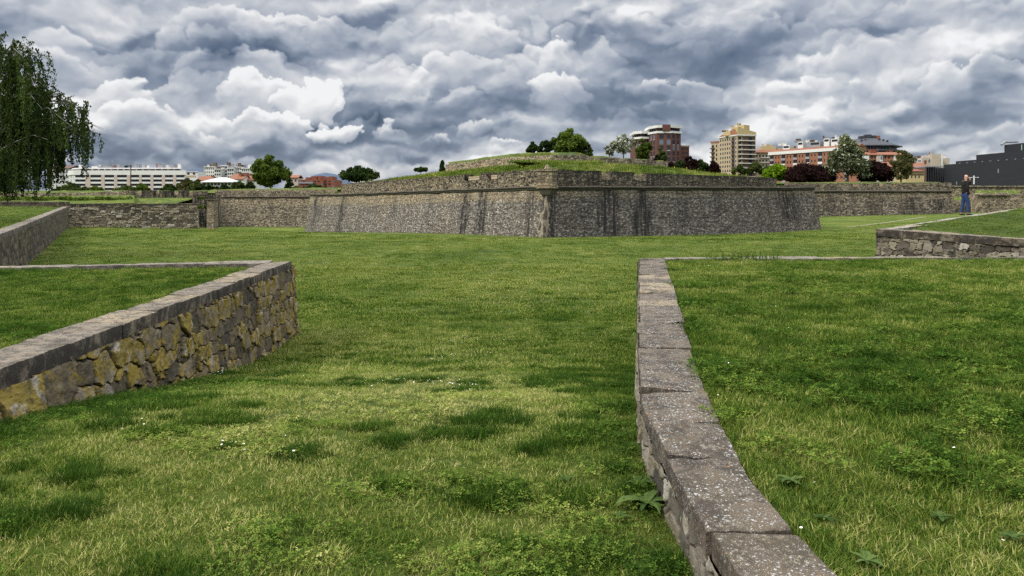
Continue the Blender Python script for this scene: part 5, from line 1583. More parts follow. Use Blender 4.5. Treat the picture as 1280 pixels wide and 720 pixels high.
def leaves(rng, centres, per, size, flat=.75):
    """leaf-sized quads spread through clumps; returns verts, faces, tints"""
    V_, Fc, TI = [], [], []
    for c, r, tone in centres:
        n = per if isinstance(per, int) else int(per * r * r)
        d = rng.normal(size=(n, 3)); d /= np.linalg.norm(d, axis=1, keepdims=True)
        rr = r * rng.random(n) ** .45
        p = np.array(c) + d * rr[:, None] * np.array([1, 1, flat])
        a = rng.normal(size=(n, 3)); a /= np.linalg.norm(a, axis=1, keepdims=True)
        u = np.cross(a, rng.normal(size=(n, 3))); u /= np.linalg.norm(u, axis=1, keepdims=True)
        s = size * rng.uniform(.6, 1.4, n)[:, None]
        q = np.stack([p - a * s, p + u * s * .55, p + a * s, p - u * s * .55], 1)
        b = len(V_) * 4
        V_.append(q.reshape(-1, 3)); TI.append(np.repeat(np.clip(tone + rng.normal(0, .22, n), 0, 1), 4))
    V_ = np.concatenate(V_); k = np.arange(len(V_)).reshape(-1, 4)
    return V_, k, np.concatenate(TI)


def foliage(name, V_, k, ti, m, parent):
    me = bpy.data.meshes.new("mesh"); n = len(k)
    me.vertices.add(len(V_)); me.vertices.foreach_set('co', V_.astype(np.float32).ravel())
    me.loops.add(n * 4); me.loops.foreach_set('vertex_index', k.astype(np.int32).ravel())
    me.polygons.add(n); me.polygons.foreach_set('loop_start', np.arange(0, n * 4, 4, dtype=np.int32)); me.polygons.foreach_set('loop_total', np.full(n, 4, np.int32))
    me.update(calc_edges=True)
    a = me.attributes.new('tint', 'FLOAT', 'POINT'); a.data.foreach_set('value', ti.astype(np.float32))
    return link(name, me, m, parent)


def tree(name, label, px, base_py, top_py, width_px, d, kind, seed, trunk=.25, cat='tree', group=None, ncl=26, dens=150, leaf=.16, shape='round', gap=.0, mix=None):
    """a tree from its outline in metres: trunk and limbs, crown of leaf clumps"""
    rng = np.random.default_rng(seed)
    b = at(px, base_py, d); H = (base_py - top_py) / F * d; W = width_px / F * d
    root = empty(name, b); tag(root, label, cat, group)
    cs = []
    cz0 = H * trunk
    for i in range(int(ncl * 1.5)):
        for _ in range(30):
            x, y, z = rng.uniform(-1, 1, 3)
            if x * x + y * y + z * z < 1: break
        zz = (z + 1) / 2
        if shape == 'cone': w = (1 - zz) ** .75 * .95 + .08
        elif shape == 'column': w = (1 - abs(zz * 2 - 1) ** 2.5) * .8 + .2
        elif shape == 'bush': w = math.sqrt(max(.02, 1 - zz ** 2.2))
        else: w = math.sqrt(max(.04, 1 - (zz * 2 - 1) ** 2)) * (1.06 - .2 * zz)
        rad = max(W, H * .4) * rng.uniform(.075, .17) * (1.1 if shape == 'bush' else 1)
        rad = min(rad, W * .26)
        an = rng.uniform(0, 6.283); rr = math.sqrt(rng.random()) if rng.random() < .4 else rng.uniform(.7, 1)
        cs.append(((math.cos(an) * rr * w * (W / 2 - rad * .7), math.sin(an) * rr * w * (W / 2 - rad * .7), cz0 + rad * .6 + zz * max(.1, H - cz0 - rad * 1.5)), rad, rng.uniform(.15, .85)))
    cs.append(((W * rng.uniform(-.08, .08), 0, H - W * .10), W * .11, .6))
    V_, k, ti = leaves(rng, cs, dens, leaf)
    tk = MB()
    top = Vector((rng.uniform(-.04, .04) * W, 0, cz0 + (H - cz0) * .62))
    tk.tube([(0, 0, -.6), (W * .01, 0, H * .12), Vector((0, 0, cz0 + H * .1)).lerp(top, .35), top], [max(.05, H * .026), H * .021, H * .014, H * .005], 7)
    for c, r, t in cs[:min(len(cs), 14)]:
        s = Vector((0, 0, cz0 * .85 + rng.random() * (c[2] - cz0 * .85) * .5)); e = Vector(c)
        m_ = s.lerp(e, .5) + Vector((0, 0, .05 * H)); tk.tube([s, m_, e], [H * .010, H * .006, H * .002], 5)
    tk.build('trunk', M['bark'], root)
    if mix:
        sel = rng.random(len(k)) < mix[1]
        foliage('crown', V_, k[~sel], ti, LEAF[kind], root); foliage('blossom', V_, k[sel], np.clip(ti + .2, 0, 1), LEAF[mix[0]], root)
    else: foliage('crown', V_, k, ti, LEAF[kind], root)
    return root


# the weeping birch at far left: hanging strands of small leaves
def weeping():
    rng = np.random.default_rng(3); d = 46.0; pxm = d / F
    bx = at(-27, 290, d)
    gzl = EYE - .75
    root = empty('weeping_birch', (bx.x, d, gzl)); tag(root, 'tall weeping birch with long hanging dark green strands at the left edge', 'tree')
    def L(px, py, dy=0.0):
        p = at(px + 2, py, d); return Vector((p.x - bx.x, dy, p.z - gzl))
    tk = MB()
    tk.tube([L(-22, 292), L(-20, 230), L(-14, 170), L(-6, 110), L(2, 60)], [.30, .25, .19, .12, .04], 9)
    ends = []
    # limbs leave the trunk and arch over; strands hang from their outer halves
    limbs = [((-14, 170), (20, 130), (55, 122), (82, 140)), ((-8, 125), (16, 88), (38, 66), (56, 76)), ((-18, 200), (20, 165), (60, 150), (92, 158)), ((-16, 190), (12, 150), (40, 120), (70, 118)),
             ((-4, 90), (8, 62), (20, 54), (34, 62)), ((-10, 140), (24, 108), (50, 100), (74, 118)), ((-20, 210), (10, 190), (36, 180), (58, 190)), ((-18, 190), (-40, 150), (-70, 130), (-100, 150)), ((-10, 130), (-34, 90), (-60, 80), (-84, 100)),
             ((-2, 80), (-16, 52), (-30, 52), (-44, 66)), ((-16, 180), (30, 150), (72, 142), (110, 162)), ((-14, 165), (30, 128), (66, 120), (98, 140)), ((-16, 190), (34, 158), (70, 152), (100, 168)), ((-12, 160), (0, 120), (10, 100), (22, 104)), ((-20, 215), (-2, 190), (12, 185), (26, 195)), ((-20, 200), (24, 180), (50, 172), (78, 182))]
    strands = []
    for i, lb in enumerate(limbs):
        for rep in range(3):
            dy0 = rng.uniform(-2.6, 2.6)
            P = [L(x + rng.uniform(-5, 5), y + rng.uniform(-6, 6), dy0 * j / 3) for j, (x, y) in enumerate(lb)]
            tk.tube(P, [.10, .06, .03, .008], 5)
            for s in range(12):
                t = rng.uniform(.18, 1) * 3; j = min(2, int(t)); q = P[j].lerp(P[j + 1], t - j)
                ln = rng.uniform(.9, 3.4) * (1.2 if t < 2.0 else .8)
                strands.append((q, ln))
    tk.build('trunk', M['birch_bark'], root)
    V_, TI, tw = [], [], MB()
    for q, ln in strands:
        sway = rng.normal(0, .12, 2); off = rng.normal(0, .35, 3); tone = rng.uniform(.05, .95); q = Vector(q) + Vector(off) * .7
        ln = min(ln, max(.4, q.z - .9 - rng.random() * 1.0))
        n = int(ln * 55); t = np.sort(rng.random(n))
        arc = np.minimum(t * 3, 1)
        base_ = np.stack([q.x + sway[0] * 2.2 * arc + rng.normal(0, .06, n), q.y + sway[1] * 2.2 * arc + rng.normal(0, .075, n), q.z + .12 * np.sin(arc * 3.14) - t * ln], -1)
        a = np.stack([rng.normal(0, .45, n), rng.normal(0, .45, n), -np.ones(n)], -1); a /= np.linalg.norm(a, axis=1, keepdims=True)
        u = np.cross(a, rng.normal(size=(n, 3))); u /= np.linalg.norm(u, axis=1, keepdims=True)
        s = rng.uniform(.045, .095, n)[:, None]
        V_.append(np.stack([base_ - a * s, base_ + u * s * .5, base_ + a * s, base_ - u * s * .5], 1).reshape(-1, 3))
        TI.append(np.repeat(np.clip(tone + rng.normal(0, .2, n), 0, 1), 4))
    V_ = np.concatenate(V_)
    foliage('crown', V_, np.arange(len(V_)).reshape(-1, 4), np.concatenate(TI), LEAF['birch'], root)


weeping()
T_ = tree
T_('broad_tree', 'round leafy green tree standing behind the long left curtain wall', 338, 240, 192, 52, 190, 'oak', 1, .12, ncl=40, dens=170, leaf=.34)
T_('broad_tree', 'low spreading dark tree behind the left end of the bastion bank', 449, 232, 206, 52, 175, 'dark', 2, .15, ncl=30, dens=130, leaf=.26)
T_('broad_tree', 'biggest dark green tree standing on top of the tan inner wall', 712, 204, 159, 52, 150, 'oak', 3, .05, ncl=44, dens=170, leaf=.26)
T_('broad_tree', 'small dark tree left of the biggest tree on the inner rampart', 682, 198, 175, 22, 150, 'dark', 4, .1, ncl=16, dens=150, leaf=.22)
T_('broad_tree', 'smallest dark tree at the left end of the group on the inner rampart', 666, 197, 177, 20, 152, 'dark', 5, .1, ncl=14, dens=150, leaf=.22)
T_('broad_tree', 'dark drooping tree at the right flank of the biggest tree on the inner rampart', 733, 206, 178, 18, 150, 'oak', 6, .05, ncl=14, dens=150, leaf=.22)
T_('conifer', 'small dark conifer at the left end of the tan inner wall', 553, 216, 200, 10, 160, 'dark', 7, .0, ncl=34, dens=120, leaf=.16, shape='cone')
T_('bush', 'small bush poking over the bank left of the small conifer', 526, 216, 208, 20, 158, 'dark', 8, .1, ncl=12, dens=80, leaf=.2, cat='bush')
T_('blossom_tree', 'white blossoming airy tree on the low pale inner wall', 779, 200, 166, 34, 155, 'silver', 9, .2, ncl=24, dens=75, leaf=.2, mix=('blossom', .6))
T_('blossom_tree', 'smaller white blossoming shrub left of the taller blossom tree', 762, 199, 180, 16, 156, 'silver', 10, .1, ncl=10, dens=60, leaf=.2, mix=('blossom', .5))
T_('bush', 'green bushy tree between the white blossom tree and the brown tower', 804, 206, 173, 24, 158, 'oak', 11, .05, ncl=22, dens=140, leaf=.24, shape='column')
T_('bush', 'low green shrub at the right end of the low pale inner wall', 826, 206, 185, 18, 160, 'ash', 12, .05, ncl=12, dens=130, leaf=.24, shape='bush', cat='bush')
T_('blossom_tree', 'tall silvery flowering tree in front of the red brick terrace', 1059, 229, 166, 66, 165, 'silver', 13, .04, ncl=52, dens=120, leaf=.26, shape='cone', mix=('blossom', .12))
T_('purple_tree', 'wide purple leaved plum tree left of the tall silvery tree', 1011, 231, 202, 66, 168, 'plum', 14, .0, ncl=60, dens=170, leaf=.28, shape='bush', group='purple leaved trees')
T_('purple_tree', 'purple leaved plum tree right of the tall silvery tree', 1094, 231, 199, 46, 168, 'plum', 15, .0, ncl=44, dens=170, leaf=.28, shape='bush', group='purple leaved trees')
T_('slim_tree', 'slim thin leaved brownish tree between the purple tree and the terracotta roofs', 1126, 228, 186, 36, 166, 'brown', 16, .03, ncl=34, dens=70, leaf=.22, shape='column')
T_('bush', 'bright yellow green bush beside the wide purple tree', 970, 227, 203, 38, 172, 'lime', 17, .0, ncl=34, dens=150, leaf=.26, shape='bush', cat='bush')
T_('bush', 'grey green shrub at the foot of the beige tower', 924, 220, 206, 22, 180, 'ash', 18, .05, ncl=14, dens=120, leaf=.26, shape='bush', cat='bush')
T_('bush', 'grey green shrub between the beige tower and the bright bush', 945, 220, 202, 20, 180, 'ash', 19, .05, ncl=14, dens=120, leaf=.26, shape='bush', cat='bush')
T_('bush', 'wide grey green shrub under the brick terrace left of the bright bush', 957, 221, 208, 20, 182, 'ash', 20, .05, ncl=12, dens=120, leaf=.26, shape='bush', cat='bush')
for i, (px, w, top, kd, lab) in enumerate(((838, 20, 202, 'plum', 'first dark purple shrub right of the low pale inner wall'), (850, 18, 200, 'dark', 'dark green shrub under the brown tower annex'), (863, 18, 195, 'plum', 'taller purple shrub in the dark row between the two towers'),
                                          (877, 18, 199, 'dark', 'dark green shrub in the middle of the row between the two towers'), (890, 16, 201, 'plum', 'last purple shrub of the row beside the beige tower'))):
    T_('bush', lab, px, 221, top, w * 1.35, 178, kd, 30 + i, .05, cat='bush', group='dark shrubs between the towers', ncl=22, dens=170, leaf=.28, shape='bush')
for i, (px, w, top, kd, lab) in enumerate(((75, 18, 233, 'dark', 'dark bush at the left end below the white block, under the birch strands'), (88, 22, 227, 'ash', 'grey green bush before the rounded corner of the white block'), (107, 16, 233, 'ash', 'low bush before the second bay of the white block'),
                                          (120, 20, 232, 'oak', 'pale green bush before the third bay of the white block'), (158, 26, 231, 'ash', 'wide grey green bush before the middle of the white block'), (178, 16, 229, 'oak', 'rounded green bush right of the mast of the white block'),
                                          (211, 20, 230, 'dark', 'dark rounded bush before the right bays of the white block'), (233, 22, 222, 'brown', 'tall brownish bush at the right end of the white block'), (247, 18, 224, 'ash', 'grey bush left of the white hip roof'),
                                          (262, 18, 231, 'dark', 'dark low bush in front of the white hip roof'), (278, 18, 230, 'dark', 'dark bush under the right side of the white hip roof'), (298, 22, 226, 'ash', 'bush between the white hip roof and the round tree'),
                                          (312, 14, 227, 'dark', 'narrow dark bush touching the round tree'), (370, 18, 232, 'oak', 'green bush just right of the round tree'), (393, 26, 230, 'dark', 'wide dark bush in front of the red brick block'), (362, 10, 222, 'dark', 'narrow dark bush between the round tree and the red brick block'))):
    T_('bush', lab, px, 246, top, w * 1.25, 200, kd, 60 + i, .03, cat='bush', group='bushes along the far left street', ncl=20, dens=130, leaf=.3, shape='bush')
# clipped green strip in front of the low pale rampart wall
def hedge():
    rng = np.random.default_rng(9); cs = []
    for x in np.linspace(-60, 158, 70):
        p = at(x, 0, 124); cs.append(((p.x, p.y + rng.normal(0, .5), EYE + 1.15 + rng.uniform(-.15, .15)), rng.uniform(.35, .6), rng.uniform(.2, .9)))
    V_, k, ti = leaves(rng, cs, 70, .14, .8)
    o = foliage('hedge', V_, k, ti, LEAF['oak'], None); tag(o, 'low leafy green strip of plants in front of the low pale rampart wall at left', 'hedge')
hedge()
# creepers and ferns on the masonry
for i, (px, py, w, d, lab) in enumerate(((253, 247.5, 9, 155, 'leafy plant growing on top of the dark recess wall'), (253, 259, 16, 153, 'fern clump in the dark recess beside the rubble wall end'), (1223, 247, 16, 170, 'grass tuft in the ruined wall behind the man'))):
    rng = np.random.default_rng(80 + i); p = at(px, py, d); W = w / F * d
    cs = [((p.x + rng.uniform(-.5, .5) * W, d - .6 + rng.uniform(-.3, .3), p.z + rng.uniform(-.2, .2)), W * .16, rng.uniform(.3, .9)) for _ in range(10)]
    V_, k, ti = leaves(rng, cs, 60, .12); tag(foliage('fern', V_, k, ti, LEAF['oak'], None), lab, 'plant')

# ------------------------------------------------------------------ the town behind the ramparts
GZ = EYE - 3.0
M['white_wall'] = plain('white_render', (0.52, 0.51, 0.495), .85, .08, .5)
M['grey_white'] = plain('greyish_white_render', (0.42, 0.42, 0.41), .85, .12, .5)
M['pink_stone'] = plain('pinkish_stone_piers', (0.38, 0.31, 0.27), .85, .10, .6)
M['dark_glass'] = plain('dark_window_glass', (0.020, 0.023, 0.028), .12, .3, .3)
M['blue_glass'] = plain('bluish_window_glass', (0.10, 0.13, 0.17), .10, .4, .25)
M['brown_brick'] = plain('brown_brick', (0.095, 0.040, 0.034), .9, .15, .8)
M['orange_brick'] = plain('orange_brick', (0.22, 0.098, 0.06), .9, .14, .7)
M['red_brick'] = plain('red_brick', (0.17, 0.058, 0.036), .9, .18, .7)
M['beige'] = plain('beige_render', (0.33, 0.265, 0.18), .9, .08, .4)
M['yellow'] = plain('pale_yellow_render', (0.37, 0.29, 0.15), .9, .08, .4)
M['tile'] = plain('terracotta_tiles', (0.20, 0.085, 0.05), .9, .2, 1.2)
M['slate'] = plain('dark_slate_roof', (0.035, 0.038, 0.045), .6, .25, .8)
M['slate_dark'] = plain('dark_portal_lining', (0.012, 0.012, 0.014), .8, .3, 1)
M['concrete'] = plain('beige_concrete', (0.34, 0.29, 0.235), .9, .12, .4)
M['metal'] = plain('grey_metal', (0.22, 0.22, 0.23), .5, .2, 2)
M['rust'] = plain('dull_dark_brown', (0.10, 0.065, 0.05), .9, .2, 1)


def slate_cladding():
    m, b = mat('slate_panels', .62)
    sp_ = X.nt.nodes.new('ShaderNodeSeparateXYZ'); X.nt.links.new(uvc(), sp_.inputs[0])
    u, v = X(sp_.outputs[0]), X(sp_.outputs[1])
    row = X.op('FRACT', v * (1 / .9)); n = noise(vec(u * .10, v * 1.1, 0.0), 1.0, 5, .6); n2 = noise(vec(u * .6, v * 3.0, 0.0), 1.0, 3, .6)
    c = mixc((n * .6 + n2 * .4), (0.011, 0.012, 0.015), (0.027, 0.028, 0.033))
    c = mixc(step(row, .10, .02) * .7, c, (0.02, 0.02, 0.022))
    col_in(b, c)
    return m


M['slate_panels'] = slate_cladding()
UNIT = None


def unit_box():
    global UNIT
    if UNIT is None:
        b = MB(); b.box(0, 1, 0, 1, 0, 1); UNIT = {'v': b.v, 'f': b.f}
    return UNIT


_pane = {}


def pane(parent, p0, p1, s0, s1, z0, z1, m='dark_glass', proud=.06, name='window', deep=.15):
    """a window (or band, pier, slab) on the facade line p0-p1 (local plan points, left to right): real box standing proud of the wall"""
    if m not in _pane:
        u = unit_box(); me = pymesh(u['v'], u['f']); me.materials.append(M[m]); _pane[m] = me
    d = Vector((p1[0] - p0[0], p1[1] - p0[1])); L = d.length; d.normalize()
    o = bpy.data.objects.new(name, _pane[m]); COL.objects.link(o); o.parent = parent
    out = Vector((d.y, -d.x)) * proud
    o.location = (p0[0] + d.x * s0 * L + out.x, p0[1] + d.y * s0 * L + out.y, z0)
    o.rotation_euler = (0, 0, math.atan2(d.y, d.x)); o.scale = ((s1 - s0) * L, deep + proud, z1 - z0)
    return o


class Bld:
    """one building; plan given as (photo column, depth) so that its real size follows from its distance"""
    def __init__(s, name, label, px, d, group=None, cat='building'):
        s.o = Vector(((px - 640) / F * d, d, GZ)); s.d = d
        s.root = empty(name, s.o); tag(s.root, label, cat, group)

    def p(s, px, d=None): d = d or s.d; return Vector(((px - 640) / F * d - s.o.x, d - s.o.y))
    def z(s, py, d=None): return EYE + (HZ - py) / F * (d or s.d) - GZ

    def block(s, name, plan, z0, z1, m):
        b = MB(); b.prism([tuple(q) for q in plan], z0, z1); return b.build(name, M[m], s.root)

    def slab(s, name, a, b_, thick, z0, z1, m):
        """box behind the facade line a-b"""
        d = (b_ - a).normalized(); n = Vector((-d.y, d.x)) * thick
        return s.block(name, [a, b_, b_ + n, a + n], z0, z1, m)

    def grid(s, a, b_, cols, rows, m='dark_glass', name='window', proud=.06):
        for z0, z1 in rows:
            for s0, s1 in cols: pane(s.root, a, b_, s0, s1, z0, z1, m, proud, name)

    def clutter(s, a, b_, z, n, seed, back=6, hmax=2.4, ms=('white_wall', 'metal', 'red_brick')):
        """stair heads, flues and aerials on a roof"""
        rng = random.Random(seed); d = b_ - a
        for k in range(n):
            t = rng.uniform(.04, .96); q = a + d * t + Vector((0, rng.uniform(1.5, back))); kind = rng.random(); b = MB()
            if kind < .5: w, h = rng.uniform(.8, 3.2), rng.uniform(.6, hmax); b.box(q.x - w / 2, q.x + w / 2, q.y, q.y + w, z, z + h); b.box(q.x - w / 2 - .12, q.x + w / 2 + .12, q.y - .1, q.y + w + .1, z + h + .002, z + h + .18); b.build('stair_head', M[rng.choice(ms)], s.root)
            elif kind < .8: h = rng.uniform(.8, hmax); b.box(q.x - .3, q.x + .3, q.y, q.y + .6, z, z + h); b.box(q.x - .42, q.x + .42, q.y - .1, q.y + .7, z + h + .002, z + h + .15); b.build('chimney', M[rng.choice(ms)], s.root)
            else: h = rng.uniform(1.5, 4); b.tube([(q.x, q.y, z), (q.x, q.y, z + h)], .05, 5); b.tube([(q.x - .6, q.y, z + h * .85), (q.x + .6, q.y, z + h * .85)], .03, 4); b.build('aerial', M['metal'], s.root)


def gable_roof(s, a, b_, depth, z0, rise, m, over=.5, name='roof'):
    d = (b_ - a).normalized(); n = Vector((-d.y, d.x)); a2, b2 = a - d * over - n * over, b_ + d * over - n * over
    r0, r1 = a - d * over + n * depth / 2, b_ + d * over + n * depth / 2; a3, b3 = a - d * over + n * (depth + over), b_ + d * over + n * (depth + over)
    b = MB(); t = .25
    V_ = [(*a2, z0), (*b2, z0), (*r1, z0 + rise), (*r0, z0 + rise), (*b3, z0), (*a3, z0)]
    V_ += [(x, y, z + t) for x, y, z in V_]
    b.add(V_, [(6, 7, 8, 9), (9, 8, 10, 11), (1, 0, 3, 2), (2, 3, 5, 4), (0, 1, 7, 6), (4, 5, 11, 10), (0, 6, 9, 3), (3, 9, 11, 5), (1, 2, 8, 7), (2, 4, 10, 8)])
    o = b.build(name, M[m], s.root)
    return o


def gable_end(s, a, b_, depth, z0, rise, m):
    d = (b_ - a).normalized(); n = Vector((-d.y, d.x)); b = MB()
    for q in (a + d * .02, b_ - d * .02):
        b.add([(*q, z0), (*(q + n * depth), z0), (*(q + n * depth / 2), z0 + rise)], [(0, 1, 2)])
    return b.build('gable', M[m], s.root)


def hip_roof(s, a, b_, depth, z0, rise, m, over=.6, ridge=.35, name='roof'):
    d = (b_ - a).normalized(); n = Vector((-d.y, d.x)); L = (b_ - a).length
    c = [a - d * over - n * over, b_ + d * over - n * over, b_ + d * over + n * (depth + over), a - d * over + n * (depth + over)]
    m_ = a + d * L / 2 + n * depth / 2; r = [m_ - d * L * ridge / 2, m_ + d * L * ridge / 2]
    b = MB(); b.add([(*q, z0) for q in c] + [(*q, z0 + .2) for q in c] + [(*r[0], z0 + rise), (*r[1], z0 + rise)],
                    [(3, 2, 1, 0), (0, 1, 5, 4), (1, 2, 6, 5), (2, 3, 7, 6), (3, 0, 4, 7), (4, 5, 9, 8), (5, 6, 9), (6, 7, 8, 9), (7, 4, 8)])
    return b.build(name, M[m], s.root)


# the long white apartment block
def white_block():
    s = Bld('apartment_block', 'long white apartment block with pinkish piers and dark window bands at left', 160, 330)
    arc = [s.p(85.6 + 8 * (1 - math.cos(t)), 330 + 9 * (1 - math.sin(t))) for t in np.linspace(0, math.pi / 2, 7)]
    a, b_ = s.p(93.6), s.p(232)
    s.block('wall', arc + [b_, s.p(232, 348), s.p(85.6, 348)], 0, s.z(213.3), 'grey_white')
    s.block('parapet', [q + Vector((-.15, -.35)) for q in arc] + [b_ + Vector((.2, -.35)), b_ + Vector((.2, .3))] + [s.p(85.6, 339) + Vector((-.3, 0))], s.z(218.6), s.z(213.1), 'white_wall')
    arc2 = [s.p(91 + 9 * (1 - math.cos(t)), 334 + 9 * (1 - math.sin(t))) for t in np.linspace(0, math.pi / 2, 6)]
    s.block('setback_floor', arc2 + [s.p(226, 334), s.p(226, 346), s.p(91, 346)], s.z(213.3), s.z(210.6), 'grey_white')
    s.block('roof_slab', [q + Vector((-.2, -.5)) for q in arc2] + [s.p(226.5, 332.8), s.p(226.5, 346), s.p(90, 346)], s.z(210.59), s.z(209.2), 'white_wall')
    s.block('stair_tower', [s.p(98.5, 336), s.p(106, 336), s.p(106, 343), s.p(98.5, 343)], s.z(209.19), s.z(205), 'white_wall')
    L = 232 - 93.6
    bays = [(94.4, 107.6), (113.7, 127.2), (131.4, 143.2), (147, 159.3), (163, 174.6), (177.6, 188.8), (192.3, 203), (206.8, 216.8), (220.6, 230.6)]
    rows = [(221.9, 218.9), (227.2, 224.3), (232.5, 229.6), (237.8, 235)]
    for y0, y1 in rows:
        pane(s.root, a, b_, 0.002, .998, s.z(y0 + 2.35), s.z(y0), 'white_wall', .42, 'balcony_band')
        for x0, x1 in bays:
            pane(s.root, a, b_, (x0 - 93.6) / L, (x1 - 93.6) / L, s.z(y0) + .003, s.z(y1), 'dark_glass', .10)
    edges = [(107.6, 113.7), (127.2, 131.4), (143.2, 147), (159.3, 163), (174.6, 177.6), (188.8, 192.3), (203, 206.8), (216.8, 220.6)]
    for x0, x1 in edges: pane(s.root, a, b_, (x0 - 93.6) / L, (x1 - 93.6) / L, 0, s.z(218.7), 'pink_stone', .50, 'pier')
    for k, (y0, y1) in enumerate(rows[:3]): pane(s.root, arc[1], arc[4], .1, .95, s.z(y0), s.z(y1), 'rust', .12)
    u0, u1 = s.p(100, 334), s.p(226, 334)
    for i in range(16): pane(s.root, u0, u1, i / 16 + .008, (i + 1) / 16 - .012, s.z(212.9), s.z(210.9), 'rust' if i % 3 else 'dark_glass', .05)
    s.clutter(s.p(104, 337), s.p(224, 337), s.z(209.2), 26, 4, 6, 2.0)
    b = MB(); q = s.p(163.5, 326); b.tube([(q.x, q.y, 0), (q.x, q.y, s.z(206.5))], .22, 6); b.build('mast', M['rust'], s.root)
    b = MB(); q = s.p(182.5, 338); b.tube([(q.x, q.y, s.z(209)), (q.x, q.y, s.z(203))], .10, 5); b.build('aerial', M['metal'], s.root)
    # roof garden
    rng = np.random.default_rng(2); q = s.p(157.5, 334)
    V_, k, ti = leaves(rng, [((q.x + rng.uniform(-1.6, 1.6), q.y + 1, s.z(210) + rng.uniform(.2, 1.4)), .5, .3) for _ in range(12)], 50, .14)
    foliage('roof_garden', V_, k, ti, LEAF['dark'], s.root)


white_block()


def simple_blocks():
    # behind the birch and the white block
    s = Bld('apartment_block', 'older white block half hidden by the birch at far left', 78, 420)
    a, b_ = s.p(58), s.p(86); s.slab('wall', a, b_, 14, 0, s.z(211), 'grey_white'); gable_roof(s, a, b_, 14, s.z(211), s.z(206.5) - s.z(211), 'rust')
    for y in (213, 219.5, 226): s.grid(a, b_, [(i / 7 + .03, i / 7 + .10) for i in range(7)], [(s.z(y + 3), s.z(y))], 'dark_glass')
    # pile of white stepped flats
    s = Bld('stepped_flats', 'tall jumble of white stepped flats with chimneys behind the white hip roof', 282, 520)
    rng = random.Random(6)
    for i, (x0, x1, yt, dd) in enumerate(((255, 268, 208, 520), (268, 276, 211, 516), (275.5, 284, 206.5, 524), (284, 292, 210, 518), (291, 302, 208.5, 523), (301.5, 315, 210, 520))):
        a, b_ = s.p(x0, dd), s.p(x1, dd); s.slab('wall', a, b_, 12, 0, s.z(yt, dd), 'grey_white' if i % 2 else 'white_wall')
        n = max(2, int((x1 - x0) / 2.6))
        for y in np.arange(yt + 2, 224, 4.2): s.grid(a, b_, [(k / n + .06, (k + 1) / n - .06) for k in range(n)], [(s.z(y + 1.9, dd), s.z(y, dd))], 'dark_glass', proud=.08)
        pane(s.root, a, b_, -.02, 1.02, s.z(yt + .9, dd), s.z(yt + .1, dd), 'white_wall', .5, 'cornice')
        s.clutter(a + Vector((.5, 0)), b_, s.z(yt, dd), 7, 60 + i, 8, 2.6, ('white_wall', 'rust', 'metal'))
    # white hip roofed pavilion
    s = Bld('pavilion', 'low pavilion with a broad white hip roof', 270, 300)
    a, b_ = s.p(254, 300), s.p(289, 300); s.slab('wall', a, b_, 12, 0, s.z(228), 'grey_white'); hip_roof(s, a, b_, 12, s.z(228), s.z(221) - s.z(228), 'grey_white', 1.0, .3)
    s.grid(a, b_, [(i / 8 + .02, i / 8 + .10) for i in range(8)], [(s.z(231.5), s.z(228.8))], 'dark_glass')
    # terracotta roofed houses round it
    for lab, x0, x1, yr, ye, d in (('terracotta roofed house left of the white hip roof', 247, 262, 220.5, 226, 330), ('terracotta roofed house right of the white hip roof', 288, 304, 218, 224.5, 340), ('terracotta roofed house touching the round tree', 303, 318, 220, 226, 345)):
        s = Bld('house', lab, (x0 + x1) / 2, d, 'terracotta roofed houses at far left'); a, b_ = s.p(x0), s.p(x1); s.slab('wall', a, b_, 9, 0, s.z(ye), 'white_wall'); gable_roof(s, a, b_, 9, s.z(ye), s.z(yr) - s.z(ye), 'tile'); gable_end(s, a, b_, 9, s.z(ye), s.z(yr) - s.z(ye), 'white_wall')
        s.grid(a, b_, [(.12, .25), (.42, .55), (.72, .85)], [(s.z(ye + 3.5), s.z(ye + 1.2))]); s.clutter(a, b_, s.z(yr) - .4, 2, int(x0), 5, 1.4, ('red_brick', 'tile'))
    # yellow and white small houses by the block's right end
    s = Bld('house', 'small white house with a yellow floor right of the white block', 239, 360); a, b_ = s.p(232.5), s.p(247)
    s.slab('wall', a, b_, 10, 0, s.z(214.5), 'white_wall'); pane(s.root, a, b_, .02, .85, s.z(221.3), s.z(219.2), 'yellow', .12, 'yellow_band'); s.grid(a, b_, [(.1, .3), (.6, .8)], [(s.z(218.3), s.z(216))])
    pane(s.root, a, b_, -.02, 1.02, s.z(215), s.z(214), 'grey_white', .3, 'cornice')
    # red brick block
    s = Bld('brick_block', 'low dark red brick block between the round tree and the spreading tree', 396, 380)
    a, b_ = s.p(373), s.p(419)
    s.slab('wall', a, b_, 16, 0, s.z(224.5), 'red_brick')
    for x0, x1, yt in ((382, 388, 221.5), (389, 396, 220), (397, 402, 219.6), (403, 411, 221), (411, 416, 220.3)): s.slab('upper_volume', s.p(x0, 381.5), s.p(x1, 381.5), 9, s.z(224.5) + .002, s.z(yt), 'red_brick')
    for y, h in ((226, 1.2), (229, 2.4), (232.5, 2.4)):
        for i in range(10):
            if (i * 7 + int(y)) % 4: pane(s.root, a, b_, i / 10 + .015, i / 10 + .075, s.z(y + h), s.z(y), 'dark_glass' if i % 3 else 'blue_glass', .08)
    pane(s.root, a, b_, .66, .69, 0, s.z(221), 'red_brick', .7, 'pier'); pane(s.root, a, b_, .0, .4, s.z(229.4), s.z(227.6), 'metal', .5, 'canopy')
    s = Bld('house', 'small pale house between the round tree and the red brick block', 364, 400); a, b_ = s.p(357), s.p(372); s.slab('wall', a, b_, 9, 0, s.z(222.5), 'pink_stone'); gable_roof(s, a, b_, 9, s.z(222.5), 1.4, 'tile'); s.grid(a, b_, [(.1, .25), (.45, .6), (.75, .9)], [(s.z(227), s.z(224.5))])


simple_blocks()


